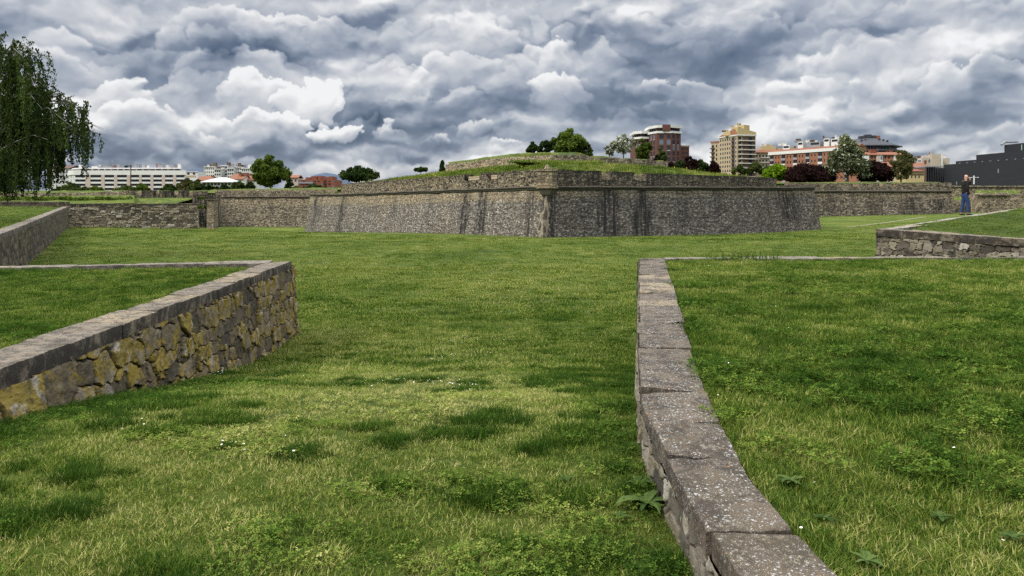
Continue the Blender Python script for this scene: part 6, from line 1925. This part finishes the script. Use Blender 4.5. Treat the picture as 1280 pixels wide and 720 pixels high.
def brown_tower():
    s = Bld('apartment_tower', 'dark brown brick tower with white roof bands and glazed bays', 832, 430)
    def vol(pts, yt, nfl, bays, seed):
        """pts: facade corners (px, depth) left to right"""
        P = [s.p(*q) for q in pts]
        back = [P[-1] + Vector((0, 16)), P[0] + Vector((0, 16))]
        zt = s.z(yt)
        s.block('wall', P + back, 0, zt, 'brown_brick')
        for i, cols in enumerate(bays):
            for c0, c1 in cols:
                for f in range(nfl):
                    z1 = zt - .6 - f * 3.05
                    pane(s.root, P[i], P[i + 1], c0, c1, z1 - 2.35, z1, 'blue_glass' if (f * 3 + i + seed) % 4 == 0 else 'dark_glass', .07)
                    pane(s.root, P[i], P[i + 1], c0, c1, z1 - 2.9, z1 - 2.36, 'rust' if (f + i) % 3 else 'metal', .09, 'spandrel')
        def band(z0, z1, grow, m, nm):
            Q = [q + Vector((0, -grow)) for q in P]; Q[0] = Q[0] + Vector((-grow, 0)); Q[-1] = Q[-1] + Vector((grow, 0))
            s.block(nm, Q + [Q[-1] + Vector((0, 15)), Q[0] + Vector((0, 15))], z0, z1, m)
        band(zt + .002, zt + 1.1, .5, 'white_wall', 'cornice'); band(zt + 1.102, zt + 2.9, -1.2, 'brown_brick', 'penthouse'); band(zt + 2.902, zt + 4.3, .5, 'white_wall', 'roof_band')
        for i in range(len(P) - 1):
            for k in range(4): pane(s.root, P[i] + Vector((0, 1.2)), P[i + 1] + Vector((0, 1.2)), k / 4 + .05, k / 4 + .18, zt + 1.15, zt + 2.85, 'dark_glass', .06)
        return P, zt
    P, zt = vol([(812, 438), (821, 430), (839, 429), (851, 433)], 166.5, 12, [[(.15, .32), (.55, .72)], [(.18, .46), (.70, .95)], [(.15, .35), (.62, .8)]], 0)
    s.block('lift_housing', [s.p(828, 428.2), s.p(838, 428.2), s.p(838, 436), s.p(828, 436)], zt + 1.2, s.z(156), 'brown_brick')
    P, zt = vol([(793, 444), (802, 440), (812.5, 441)], 171.5, 11, [[(.2, .4), (.6, .8)], [(.2, .45), (.6, .85)]], 1)
    s.clutter(s.p(800, 446), s.p(812, 446), zt + 4.3, 3, 8, 5, 3, ('rust',))
    a, b_ = s.p(851, 437), s.p(861.5, 439); s.slab('annex', a, b_, 12, 0, s.z(181), 'brown_brick'); pane(s.root, a, b_, -.02, 1.04, s.z(181.6), s.z(180.2), 'pink_stone', .3, 'cornice')
    for y in np.arange(184, 208, 5.2): s.grid(a, b_, [(.15, .45), (.58, .85)], [(s.z(y + 1.6), s.z(y))])


brown_tower()


def beige_tower():
    s = Bld('apartment_tower', 'tall beige tower with stacked balconies and a terracotta sloped roof', 922, 520)
    c = s.p(921.5, 520); l = s.p(899, 541); r = s.p(944.5, 524)
    zt = s.z(169.5)
    s.block('wall', [l, c, r, r + Vector((-6, 16)), l + Vector((5, 14))], 0, zt, 'beige')
    pane(s.root, l, c, -.02, 1.0, zt + .003, zt + .7, 'white_wall', .5, 'cornice'); pane(s.root, c, r, .0, 1.03, zt + .003, zt + .7, 'white_wall', .8, 'cornice')
    rows = [(zt - 1.0 - i * 2.95 - 1.5, zt - 1.0 - i * 2.95) for i in range(9)]
    s.grid(l, c, [(.06, .115), (.19, .245), (.32, .375), (.45, .505), (.575, .63), (.90, .95)], rows, 'dark_glass')
    for i, (z0, z1) in enumerate(rows):
        pane(s.root, l, c, .70, .86, z0 - .2, z1 + .3, 'dark_glass', .05); pane(s.root, l, c, .69, .87, z0 - 1.0, z0 - .2, 'rust', .5, 'balcony')
        pane(s.root, c, r, .28, .98, z0 - .1, z1 + .5, 'rust', .05); pane(s.root, c, r, .62, .8, z0 - .1, z1 + .3, 'dark_glass', .09)
        pane(s.root, c, r, .12, .99, z0 - .95, z0 - .55, 'white_wall', 1.3, 'balcony'); pane(s.root, c, r, .05, .22, z0, z1 + .2, 'dark_glass', .06)
    # roof: long terracotta slope with a yellow attic and gable
    b = MB(); zr = zt + .71
    b.add([(*(l + Vector((-.4, -.4))), zr), (*(c + Vector((0, -.6))), zr), (*(c + Vector((-.5, 5))), zr + 4.4), (*(l + Vector((3, 6))), zr + 2.0), (*(l + Vector((5, 13))), zr), (*(r + Vector((-8, 16))), zr)], [(0, 1, 2, 3), (3, 2, 5, 4), (0, 3, 4)]); b.build('roof', M['tile'], s.root)
    b = MB(); q0, q1 = c + Vector((.3, -.3)), r + Vector((.3, -.2)); b.add([(*q0, zr), (*q1, zr), (*q1, zr + 1.8), (*(q0.lerp(q1, .12)), zr + 4.6), (*(q0), zr + 4.2), (*(q0 + Vector((-1, 10))), zr), (*(q1 + Vector((-3, 12))), zr), (*(q1 + Vector((-3, 12))), zr + 1.8), (*(q0 + Vector((-.5, 10))), zr + 4.4)], [(0, 1, 2, 3, 4), (1, 6, 7, 2), (3, 2, 7, 8), (0, 4, 8, 5)]); b.build('gable', M['yellow'], s.root)
    for x0, x1, yt, m in ((904.5, 913, 164.4, 'yellow'), (914, 922, 158.5, 'yellow'), (922, 930, 156.2, 'yellow')):
        s.slab('attic', s.p(x0, 531), s.p(x1, 527), 6, zr + .1, s.z(yt, 528), m)
        s.clutter(s.p(x0 + .5, 530), s.p(x1 - .5, 528), s.z(yt, 528), 3, int(x0), 3, 1.2, ('yellow', 'rust'))
    a, b_ = s.p(889, 548), s.p(899, 543); s.slab('side_wing', a, b_, 12, 0, s.z(178.5, 545), 'beige'); pane(s.root, a, b_, -.05, 1, s.z(178.4, 545), s.z(176.5, 545), 'tile', .4, 'roof')
    for i in range(8): z1 = s.z(181, 545) - i * 2.95; pane(s.root, a, b_, -.08, .45, z1 - 2.6, z1 - 1.9, 'rust', 1.0, 'balcony'); s.grid(a, b_, [(.08, .35), (.6, .75)], [(z1 - 1.8, z1)])
    # lower yellow block joining on the right
    s = Bld('apartment_block', 'yellowish lower block with a terracotta eave right of the beige tower', 970, 540)
    a, b_ = s.p(944), s.p(1001); s.slab('wall', a, b_, 12, 0, s.z(191), 'beige'); gable_roof(s, a, b_, 12, s.z(191), 2.4, 'tile', .8)
    s.slab('attic', s.p(952, 545), s.p(970, 545), 6, s.z(191), s.z(182), 'yellow'); s.slab('attic', s.p(970, 546), s.p(1000, 546), 5, s.z(191), s.z(184.5), 'yellow'); s.clutter(s.p(953, 546), s.p(968, 546), s.z(182), 6, 5, 4, 1.8, ('yellow', 'rust'))
    s.clutter(s.p(971, 547), s.p(999, 547), s.z(184.5), 5, 6, 3, 1.6, ('white_wall', 'rust'))
    for y in (193.5, 199.5, 205.5): s.grid(a, b_, [(i / 14 + .015, i / 14 + .05) for i in range(14)], [(s.z(y + 2.6), s.z(y))]); pane(s.root, a, b_, .12, .34, s.z(y + 4.2), s.z(y + 3), 'white_wall', .8, 'balcony')


beige_tower()


def brick_terrace():
    s = Bld('brick_terrace', 'long orange brick terrace with white glazed bays and roof flats', 1020, 400)
    a, b_ = s.p(962, 440), s.p(1072, 394); zt = s.z(184.6, 400)
    s.slab('wall', a, b_, 7, 0, zt, 'orange_brick')
    pane(s.root, a, b_, -.01, 1.01, zt - 1.2, zt + .4, 'white_wall', .55, 'cornice')
    d = (b_ - a).normalized(); n = Vector((-d.y, d.x)); b = MB()
    z0 = zt + .41; b.add([(*(a + n * .2), z0), (*(b_ + n * .2), z0), (*(b_ + n * 3.5), z0 + 1.4), (*(a + n * 3.5), z0 + 1.4), (*(b_ + n * 6.9), z0), (*(a + n * 6.9), z0)], [(0, 1, 2, 3), (3, 2, 4, 5), (1, 4, 2), (0, 3, 5)]); b.build('roof', M['tile'], s.root)
    nb = 7
    for i in range(nb):
        c0 = i / nb
        for f in range(5):
            z1 = zt - 1.6 - f * 3.0
            pane(s.root, a, b_, c0 + .008, c0 + .052, z1 - 1.7, z1, 'dark_glass', .12)
            pane(s.root, a, b_, c0 + .006, c0 + .054, z1 - 2.95, z1 - 1.75, 'white_wall' if f % 2 else 'metal', .35, 'balcony')
            for q in (.072, .108): pane(s.root, a, b_, c0 + q, c0 + q + .013, z1 - 1.7, z1 - .5, 'dark_glass', .05)
    rng = random.Random(3)
    for t0, t1, h, m in ((.12, .2, 3.4, 'white_wall'), (.30, .36, 4.6, 'white_wall'), (.44, .56, 4.0, 'metal'), (.60, .66, 5.2, 'white_wall'), (.68, .76, 4.8, 'white_wall'), (.80, .9, 4.0, 'grey_white')):
        p0, p1 = a.lerp(b_, t0) + n * 3, a.lerp(b_, t1) + n * 3; s.slab('roof_flat', p0, p1, 3.5, z0, z0 + h, m); pane(s.root, p0, p1, .1, .9, z0 + h - 1.5, z0 + h - .4, 'dark_glass', .05); s.clutter(p0, p1, z0 + h, 3, int(t0 * 99), 3, 1.8, ('white_wall', 'metal', 'rust'))


brick_terrace()


def dark_rotunda():
    s = Bld('dark_office', 'dark octagonal office block with a broad slate roof, chimneys and masts', 1101, 470)
    r = 20; c = Vector((0, 20)); k = .47
    def ring(rad): return [c + Vector((math.cos(t), math.sin(t))) * rad for t in (math.pi / 8 + math.pi / 4 * i for i in range(8))]
    ze, zt_ = s.z(181), s.z(170.5)
    s.block('wall', ring(18.0), 0, ze - 2.2, 'slate'); s.block('window_band', ring(17.2), ze - 2.198, ze - .5, 'dark_glass'); s.block('eave', ring(20.4), ze - .498, ze + .1, 'slate'); s.block('lower_eave', ring(19.8), ze - 3.4, ze - 2.3, 'slate')
    A, B = ring(19.7), ring(8.0); b = MB(); b.add([(*q, ze + .102) for q in A] + [(*q, zt_) for q in B], [tuple(range(8, 16))] + [(i, (i + 1) % 8, 8 + (i + 1) % 8, 8 + i) for i in range(8)]); b.build('roof', M['slate'], s.root)
    A = ring(17.3)
    for i in (4, 5, 6):
        for q in range(7): pane(s.root, A[i], A[i + 1], q / 7 + .02, q / 7 + .05, ze - 2.15, ze - .55, 'metal', .08, 'mullion')
    A = ring(18.0)
    for i in (4, 5, 6):
        for f in range(6): s.grid(A[i], A[i + 1], [(q / 5 + .03, q / 5 + .16) for q in range(5)], [(ze - 6.4 - f * 3.1, ze - 4.6 - f * 3.1)], 'blue_glass' if f % 2 else 'dark_glass')
    rng = random.Random(1)
    for x, y, h in ((-17, 176, 3), (-11, 175, 3.2), (10, 174, 3), (16, 175, 3.6), (22, 176, 2.5)):
        b = MB(); X_ = x * k * .85; b.box(X_ - .4, X_ + .4, 10, 10.8, ze + 1.5, s.z(y - 2)); b.box(X_ - .55, X_ + .55, 9.85, 10.95, s.z(y - 2) + .002, s.z(y - 2) + .35); b.build('chimney', M['slate'], s.root)
    for x, yt in ((-4, 160), (1, 158), (7, 166)):
        b = MB(); b.tube([(x * k, 16, zt_), (x * k, 16, s.z(yt))], .10, 5); b.build('mast', M['metal'], s.root)
    for x0, x1, h in ((-12, -6, 1.5), (-5, 2, 2.4), (3, 8, 1.8)):
        b = MB(); b.box(x0 * k, x1 * k, 14, 18, zt_ + .002, zt_ + h); b.build('plant_room', M['slate'], s.root)
    b = MB(); b.box(8.2 * k, 12 * k, 13, 14.5, zt_ - .5, zt_ + 1.6); b.build('plant_room', M['tile'], s.root)


dark_rotunda()


def right_houses():
    s = Bld('house', 'orange brick and white house with a terracotta roof below the dark octagonal block', 1102, 330); a, b_ = s.p(1079), s.p(1129)
    s.slab('wall', a, b_, 10, 0, s.z(194), 'orange_brick'); gable_roof(s, a, b_, 10, s.z(194), s.z(190) - s.z(194), 'tile', .6)
    for x0, x1, m in ((1078, 1086, 'white_wall'), (1095, 1099, 'pink_stone'), (1099.2, 1103, 'white_wall'), (1117, 1120, 'white_wall')): pane(s.root, a, b_, (x0 - 1079) / 50, (x1 - 1079) / 50, 0, s.z(194.1), m, .4, 'pier')
    for y in (195.2, 201.5): s.grid(a, b_, [(.20, .24), (.28, .31), (.53, .57), (.62, .66), (.86, .9), (.93, .97)], [(s.z(y + 3), s.z(y))]); pane(s.root, a, b_, .42, .47, s.z(y + 4.5), s.z(y), 'blue_glass', .45)
    s.clutter(s.p(1084), s.p(1126), s.z(191.5), 4, 2, 6, 1.6, ('white_wall', 'red_brick'))
    s = Bld('house', 'low house with a broad orange terracotta roof above a yellow wall', 1140, 270); a, b_ = s.p(1094), s.p(1158, 270)
    s.slab('wall', a, b_, 10, 0, s.z(209.5), 'pink_stone'); gable_roof(s, a, b_, 10, s.z(209.5), s.z(202.5) - s.z(209.5), 'tile', .5)
    s.clutter(s.p(1100), s.p(1170), s.z(205), 3, 9, 5, 1.4, ('red_brick',))
    s = Bld('house', 'yellow walled low house with a brick red lean-to roof beside the slate portal', 1150, 245); a, b_ = s.p(1132), s.p(1155)
    s.slab('wall', a, b_, 7, 0, s.z(214), 'yellow'); b = MB(); b.add([(*(a + Vector((-.3, -.5))), s.z(214)), (*(b_ + Vector((.3, -.5))), s.z(214)), (*(b_ + Vector((.3, 7))), s.z(209.3)), (*(a + Vector((-.3, 7))), s.z(209.3)), (*(a + Vector((-.3, 7))), s.z(214)), (*(b_ + Vector((.3, 7))), s.z(214))], [(0, 1, 2, 3), (0, 3, 4), (1, 5, 2), (3, 2, 5, 4)]); b.build('roof', M['red_brick'], s.root)
    pane(s.root, a, b_, .02, .98, s.z(218.4), s.z(217.2), 'rust', .2, 'sill_band'); s.grid(a, b_, [(.12, .18), (.3, .36), (.5, .56), (.7, .76)], [(s.z(222.5), s.z(219.5))])
    s = Bld('concrete_block', 'beige concrete block with white strips and roof terraces behind the slate museum', 1166, 420)
    s.slab('wall', s.p(1152), s.p(1165), 10, 0, s.z(197.5), 'concrete'); s.slab('wall', s.p(1165.2, 418), s.p(1176, 418), 12, 0, s.z(193), 'concrete'); s.slab('wall', s.p(1176.2, 421), s.p(1187, 421), 9, 0, s.z(197.5), 'concrete'); s.slab('wall', s.p(1133), s.p(1152), 9, 0, s.z(199.3), 'white_wall')
    for x, d_ in ((1163.4, 419.5), (1176.6, 417.8)): pane(s.root, s.p(x, d_), s.p(x + 1.6, d_), 0, 1, 0, s.z(193.6), 'white_wall', .3, 'strip')
    a, b_ = s.p(1133), s.p(1152); s.grid(a, b_, [(.05, .35), (.45, .7), (.76, .95)], [(s.z(202), s.z(200.2))], 'blue_glass'); a, b_ = s.p(1152), s.p(1165); s.grid(a, b_, [(.65, .85)], [(s.z(203), s.z(199.5))], 'blue_glass')
    s.clutter(s.p(1153), s.p(1163), s.z(197.5), 5, 12, 5, 2.2, ('grey_white', 'rust')); s.clutter(s.p(1166), s.p(1176), s.z(193), 4, 13, 6, 1.4, ('rust', 'concrete')); s.clutter(s.p(1177), s.p(1186), s.z(197.5), 5, 14, 5, 2.4, ('metal', 'white_wall'))


right_houses()


def slate_museum():
    s = Bld('museum', 'big dark slate clad modern building with stepped flat roofs at the right edge', 1240, 240)
    def L(px): return s.p(px, 262 - (px - 1180) * .30)
    def face(px0, px1, z0, z1, back=14, set_=0.0, nm='wall'):
        a, b_ = L(px0), L(px1); d = (b_ - a).normalized(); n = Vector((-d.y, d.x)); a, b_ = a + n * set_, b_ + n * set_
        q = [a, b_, b_ + n * back, a + n * back]; V_ = [(*k, z0) for k in q] + [(*k, z1) for k in q]; Ln = (b_ - a).length
        Fc = [(3, 2, 1, 0), (4, 5, 6, 7), (0, 1, 5, 4), (1, 2, 6, 5), (2, 3, 7, 6), (3, 0, 4, 7)]
        me = pymesh(V_, Fc); l = me.uv_layers.new(name='UVMap'); off = (px0 - 1180) * .25
        for pl in me.polygons:
            for li, vi in zip(pl.loop_indices, pl.vertices):
                co = me.vertices[vi].co; l.data[li].uv = (off + Vector((co.x - a.x, co.y - a.y)).length, co.z)
        return link(nm, me, M['slate_panels'], s.root)
    zl = 13.65 + 3
    face(1180, 1360, 0, zl, 20, 0)
    face(1190.5, 1360, zl + .002, zl + .95, 16, 1.2, 'parapet_step')
    face(1211.5, 1360, zl + .952, zl + 2.6, 14, 2.4, 'upper_volume')
    face(1242.3, 1360, zl + 2.602, zl + 5.05, 12, 3.4, 'top_volume')
    a, b_ = L(1242.3), L(1360); d = (b_ - a).normalized(); n = Vector((-d.y, d.x)); a, b_ = a + n * 3.4, b_ + n * 3.4
    m_, bb = mat('pale_green_fins', .5); col_in(bb, mixc(.5, (0.25, .36, .28), (0.25, .36, .28))); M['green_fin'] = m_
    pane(s.root, a, b_, .20, .62, zl + 2.9, zl + 4.6, 'dark_glass', .05)
    for i in range(9): pane(s.root, a, b_, .205 + i * .047, .213 + i * .047, zl + 2.9, zl + 4.6, 'green_fin', .12, 'fin')
    a, b_ = L(1180), L(1360)
    for i in range(14): pane(s.root, a, b_, .13 + i * .06, .138 + i * .06, zl - .02, zl + .16, 'metal', .12, 'ledge_lamp')
    for t, z_, h in ((.075, 6.2, 1.6), (.105, 10, .9), (.43, 13, 1.2), (.03, 8.5, 1.1)): pane(s.root, a, b_, t, t + .006, z_, z_ + h, 'metal', .03, 'vent_panel')
    # entrance portal with slender slats
    q0, q1 = s.p(1156, 262), s.p(1180, 262.0); zt = s.z(207.2, 262)
    s.slab('portal_back', q0 + Vector((0, 6)), q1 + Vector((9, 6)), .5, 0, zt - .4, 'slate_dark'); s.slab('portal_roof', q0, q1 + Vector((-.05, 0)), 6.6, zt - .398, zt, 'metal'); s.slab('portal_side', q0, q0 + Vector((.5, 0)), 6, 0, zt - .4, 'rust')
    for i in range(10): pane(s.root, q0, q1, .1 + i * .09, .115 + i * .09, 0, zt - .4, 'slate', .0, 'slat')
    b = MB(); b.tube([tuple(L(1275) + Vector((0, 9))) + (zl + 5.0,), tuple(L(1275) + Vector((1.2, 9))) + (zl + 5.9,), tuple(L(1275) + Vector((5, 9))) + (zl + 6.0,)], .35, 6); b.build('roof_dome', M['metal'], s.root)


slate_museum()

# ------------------------------------------------------------------ the man on the lawn
def on_lawn(px, py, d):
    p = at(px, py, d); pts_ = T_MAN.reshape(-1, 3)
    k = np.argmin((pts_[:, 0] - p.x) ** 2 + (pts_[:, 1] - p.y) ** 2); return Vector((p.x, p.y, pts_[k, 2] + .0))


def skin(name, chains, m, parent, sub=2, root=0):
    """chains: lists of (x, y, z, rx[, ry]) joints; a joint shared by position joins the chains"""
    V_, E_l, Rr, idx = [], [], [], {}
    for ch in chains:
        prev = None
        for j in ch:
            k = tuple(round(c, 4) for c in j[:3])
            if k not in idx: idx[k] = len(V_); V_.append(j[:3]); Rr.append((j[3], j[4] if len(j) > 4 else j[3]))
            i = idx[k]
            if prev is not None and prev != i: E_l.append((prev, i))
            prev = i
    me = bpy.data.meshes.new('mesh'); me.from_pydata(V_, E_l, [])
    o = link(name, me, m, parent)
    o.modifiers.new('skin', 'SKIN').use_smooth_shade = True
    if not me.skin_vertices: me.attributes  # the modifier adds the layer below
    bm = bmesh.new(); bm.from_mesh(me); lay = bm.verts.layers.skin.verify()
    bm.verts.ensure_lookup_table()
    for i, v in enumerate(bm.verts): v[lay].radius = Rr[i]; v[lay].use_root = (i == root)
    bm.to_mesh(me); bm.free()
    o.modifiers.new('subdivision', 'SUBSURF').render_levels = sub
    return o


def man():
    p = on_lawn(1206.5, 270.5, 31.8)
    root = empty('person', p, 0)                     # local +x is the way he faces
    tag(root, 'bald man in dark jacket and blue jeans by the pale capstones, hand raised to face', 'person')
    skin_m = plain('skin_tone', (0.46, 0.27, 0.20), .6, .06, 8); jacket = plain('dark_jacket_cloth', (0.009, 0.008, 0.007), .9, .4, 9); jeans = plain('blue_denim', (0.018, 0.038, 0.105), .85, .3, 14); shoe = plain('black_shoes', (0.012, 0.012, 0.012), .5, .2, 8)
    pel = (0, 0, .93, .12, .14)
    body = [
        [pel, (.0, 0, 1.12, .11, .14), (.0, 0, 1.30, .12, .16), (.0, 0, 1.42, .09, .13), (.015, 0, 1.50, .052), (.035, 0, 1.555, .055), (.045, 0, 1.60, .078, .070), (.04, 0, 1.655, .092, .075), (.035, 0, 1.70, .080, .068), (.03, 0, 1.735, .045)],
        [(.045, 0, 1.60, .078, .070), (.105, 0, 1.575, .035, .035)],                      # chin
        [(.04, 0, 1.655, .092, .075), (.125, 0, 1.64, .020), (.148, 0, 1.622, .013)],     # nose
        [(.04, 0, 1.655, .092, .075), (.03, -.075, 1.64, .018), (.015, -.092, 1.645, .014)], [(.04, 0, 1.655, .092, .075), (.03, .075, 1.64, .018), (.015, .092, 1.645, .014)],
        [pel, (.0, -.09, .86, .088), (.065, -.10, .50, .06), (.045, -.105, .10, .042), (.065, -.105, .045, .038), (.175, -.115, .03, .03)],
        [pel, (.0, .09, .86, .088), (-.035, .10, .50, .06), (-.13, .105, .10, .042), (-.11, .105, .045, .038), (.0, .115, .03, .03)],
        # near arm hangs, hand at the pocket
        [(.0, 0, 1.42, .09, .13), (-.01, -.17, 1.40, .056), (-.05, -.225, 1.13, .045), (.04, -.205, .90, .033), (.07, -.195, .84, .03), (.085, -.19, .80, .026)],
        # far arm bent up, hand before the mouth
        [(.0, 0, 1.42, .09, .13), (.02, .17, 1.40, .056), (.22, .19, 1.25, .046), (.235, .06, 1.47, .033), (.225, .03, 1.53, .03), (.215, .02, 1.565, .026)]]
    def fingers(w, d1, side, th):
        for i, (off, ln) in enumerate(((-.030, .068), (-.010, .078), (.011, .074), (.031, .058))):
            a = Vector(w) + Vector(side) * off; b = a + Vector(d1) * ln * .55; c = b + (Vector(d1) * .6 + Vector(th) * .8).normalized() * ln * .5
            body.append([tuple(w) + (.026,), tuple(a + Vector(d1) * .012) + (.009,), tuple(b) + (.0085,), tuple(c) + (.0075,)])
        a = Vector(w) - Vector(side) * .03 - Vector(d1) * .02
        body.append([tuple(w) + (.026,), tuple(a + Vector(th) * .02) + (.010,), tuple(a + Vector(th) * .035 + Vector(d1) * .035) + (.009,)])
    fingers((.085, -.19, .80), (.15, .05, -1.0), (1, 0, 0), (0, 1, 0)); fingers((.215, .02, 1.565), (-.25, -.2, .95), (.9, 0, .3), (-1, -.2, 0))
    skin('body', body, skin_m, root)
    g = .026
    skin('jacket', [[(0, 0, .88, .135, .165), (0, 0, 1.0, .145, .17), (.0, 0, 1.12, .14, .17), (.0, 0, 1.30, .145, .185), (.0, 0, 1.42, .105, .15), (.012, 0, 1.485, .085, .085), (.018, 0, 1.52, .078, .078)],
                    [(.0, 0, 1.42, .105, .15), (-.01, -.18, 1.40, .078), (-.05, -.235, 1.13, .070), (.03, -.21, .92, .054), (.045, -.205, .885, .050)],
                    [(.0, 0, 1.42, .105, .15), (.02, .18, 1.40, .078), (.225, .195, 1.245, .070), (.24, .07, 1.45, .053), (.238, .05, 1.48, .048)]], jacket, root)
    skin('jeans', [[(0, 0, 1.0, .12, .15), (0, 0, .93, .13, .155), (.0, -.09, .84, .108), (.065, -.10, .50, .076), (.055, -.105, .30, .066), (.045, -.105, .09, .060)], [(0, 0, .93, .13, .155), (.0, .09, .84, .108), (-.035, .10, .50, .076), (-.08, .105, .30, .066), (-.13, .105, .09, .060)]], jeans, root)
    for y, x in ((-.11, .045), (.11, -.13)): skin('shoe', [[(x - .06, y, .05, .042, .045), (x + .02, y, .055, .05, .048), (x + .11, y - .005, .042, .044, .036), (x + .19, y - .01, .032, .036, .026)]], shoe, root)
    for y in (-.032, .032):
        b = MB(); b.tube([(.108, y, 1.652), (.121, y, 1.652)], .009, 6); b.build('eye', shoe, root)
    b = MB(); b.box(.095, .124, -.022, .022, 1.594, 1.600); b.build('mouth', plain('lips', (.25, .10, .09), .6, .1), root)
    root.scale = (.93, .93, .93)
    return root, p


MAN, MANP = man()
dev = empty('handheld_device', MANP + Vector((.19, .0, 1.435)))
tag(dev, 'white T shaped handheld device the man holds up before his face', 'device')
wm = plain('white_plastic', (0.60, 0.60, 0.60), .4, .04)
b = MB(); b.tube([(-.075, -.05, .065), (.10, -.05, .068), (.27, -.05, .07)], [.008, .009, .010], 8); b.build('tube', wm, dev, True)
b = MB(); b.box(.105, .150, -.062, -.040, -.20, .056); b.box(.105, .150, -.062, -.040, .080, .14); b.build('upright', wm, dev)
b = MB(); b.tube([(.271, -.05, .07), (.31, -.05, .07)], .015, 8); b.build('end_cap', wm, dev)
# the small red and white marker in the moat by the pale pier
q = ground_px(265.5, 289); q = at(265.5, 288.5, 118); q.z = gz(q.x, q.y)
mk = empty('marker_post', q); tag(mk, 'tiny white marker post with a red foot in the moat near the pale pier', 'post')
b = MB(); b.tube([(0, 0, .35), (0, 0, .95)], .05, 8); b.build('post', wm, mk)
b = MB(); b.tube([(0, 0, -.02), (0, 0, .12), (0, 0, .30), (0, 0, .40)], [.12, .20, .16, .05], 10); b.build('foot', plain('red_paint', (0.45, 0.03, 0.03), .5, .1), mk, True)
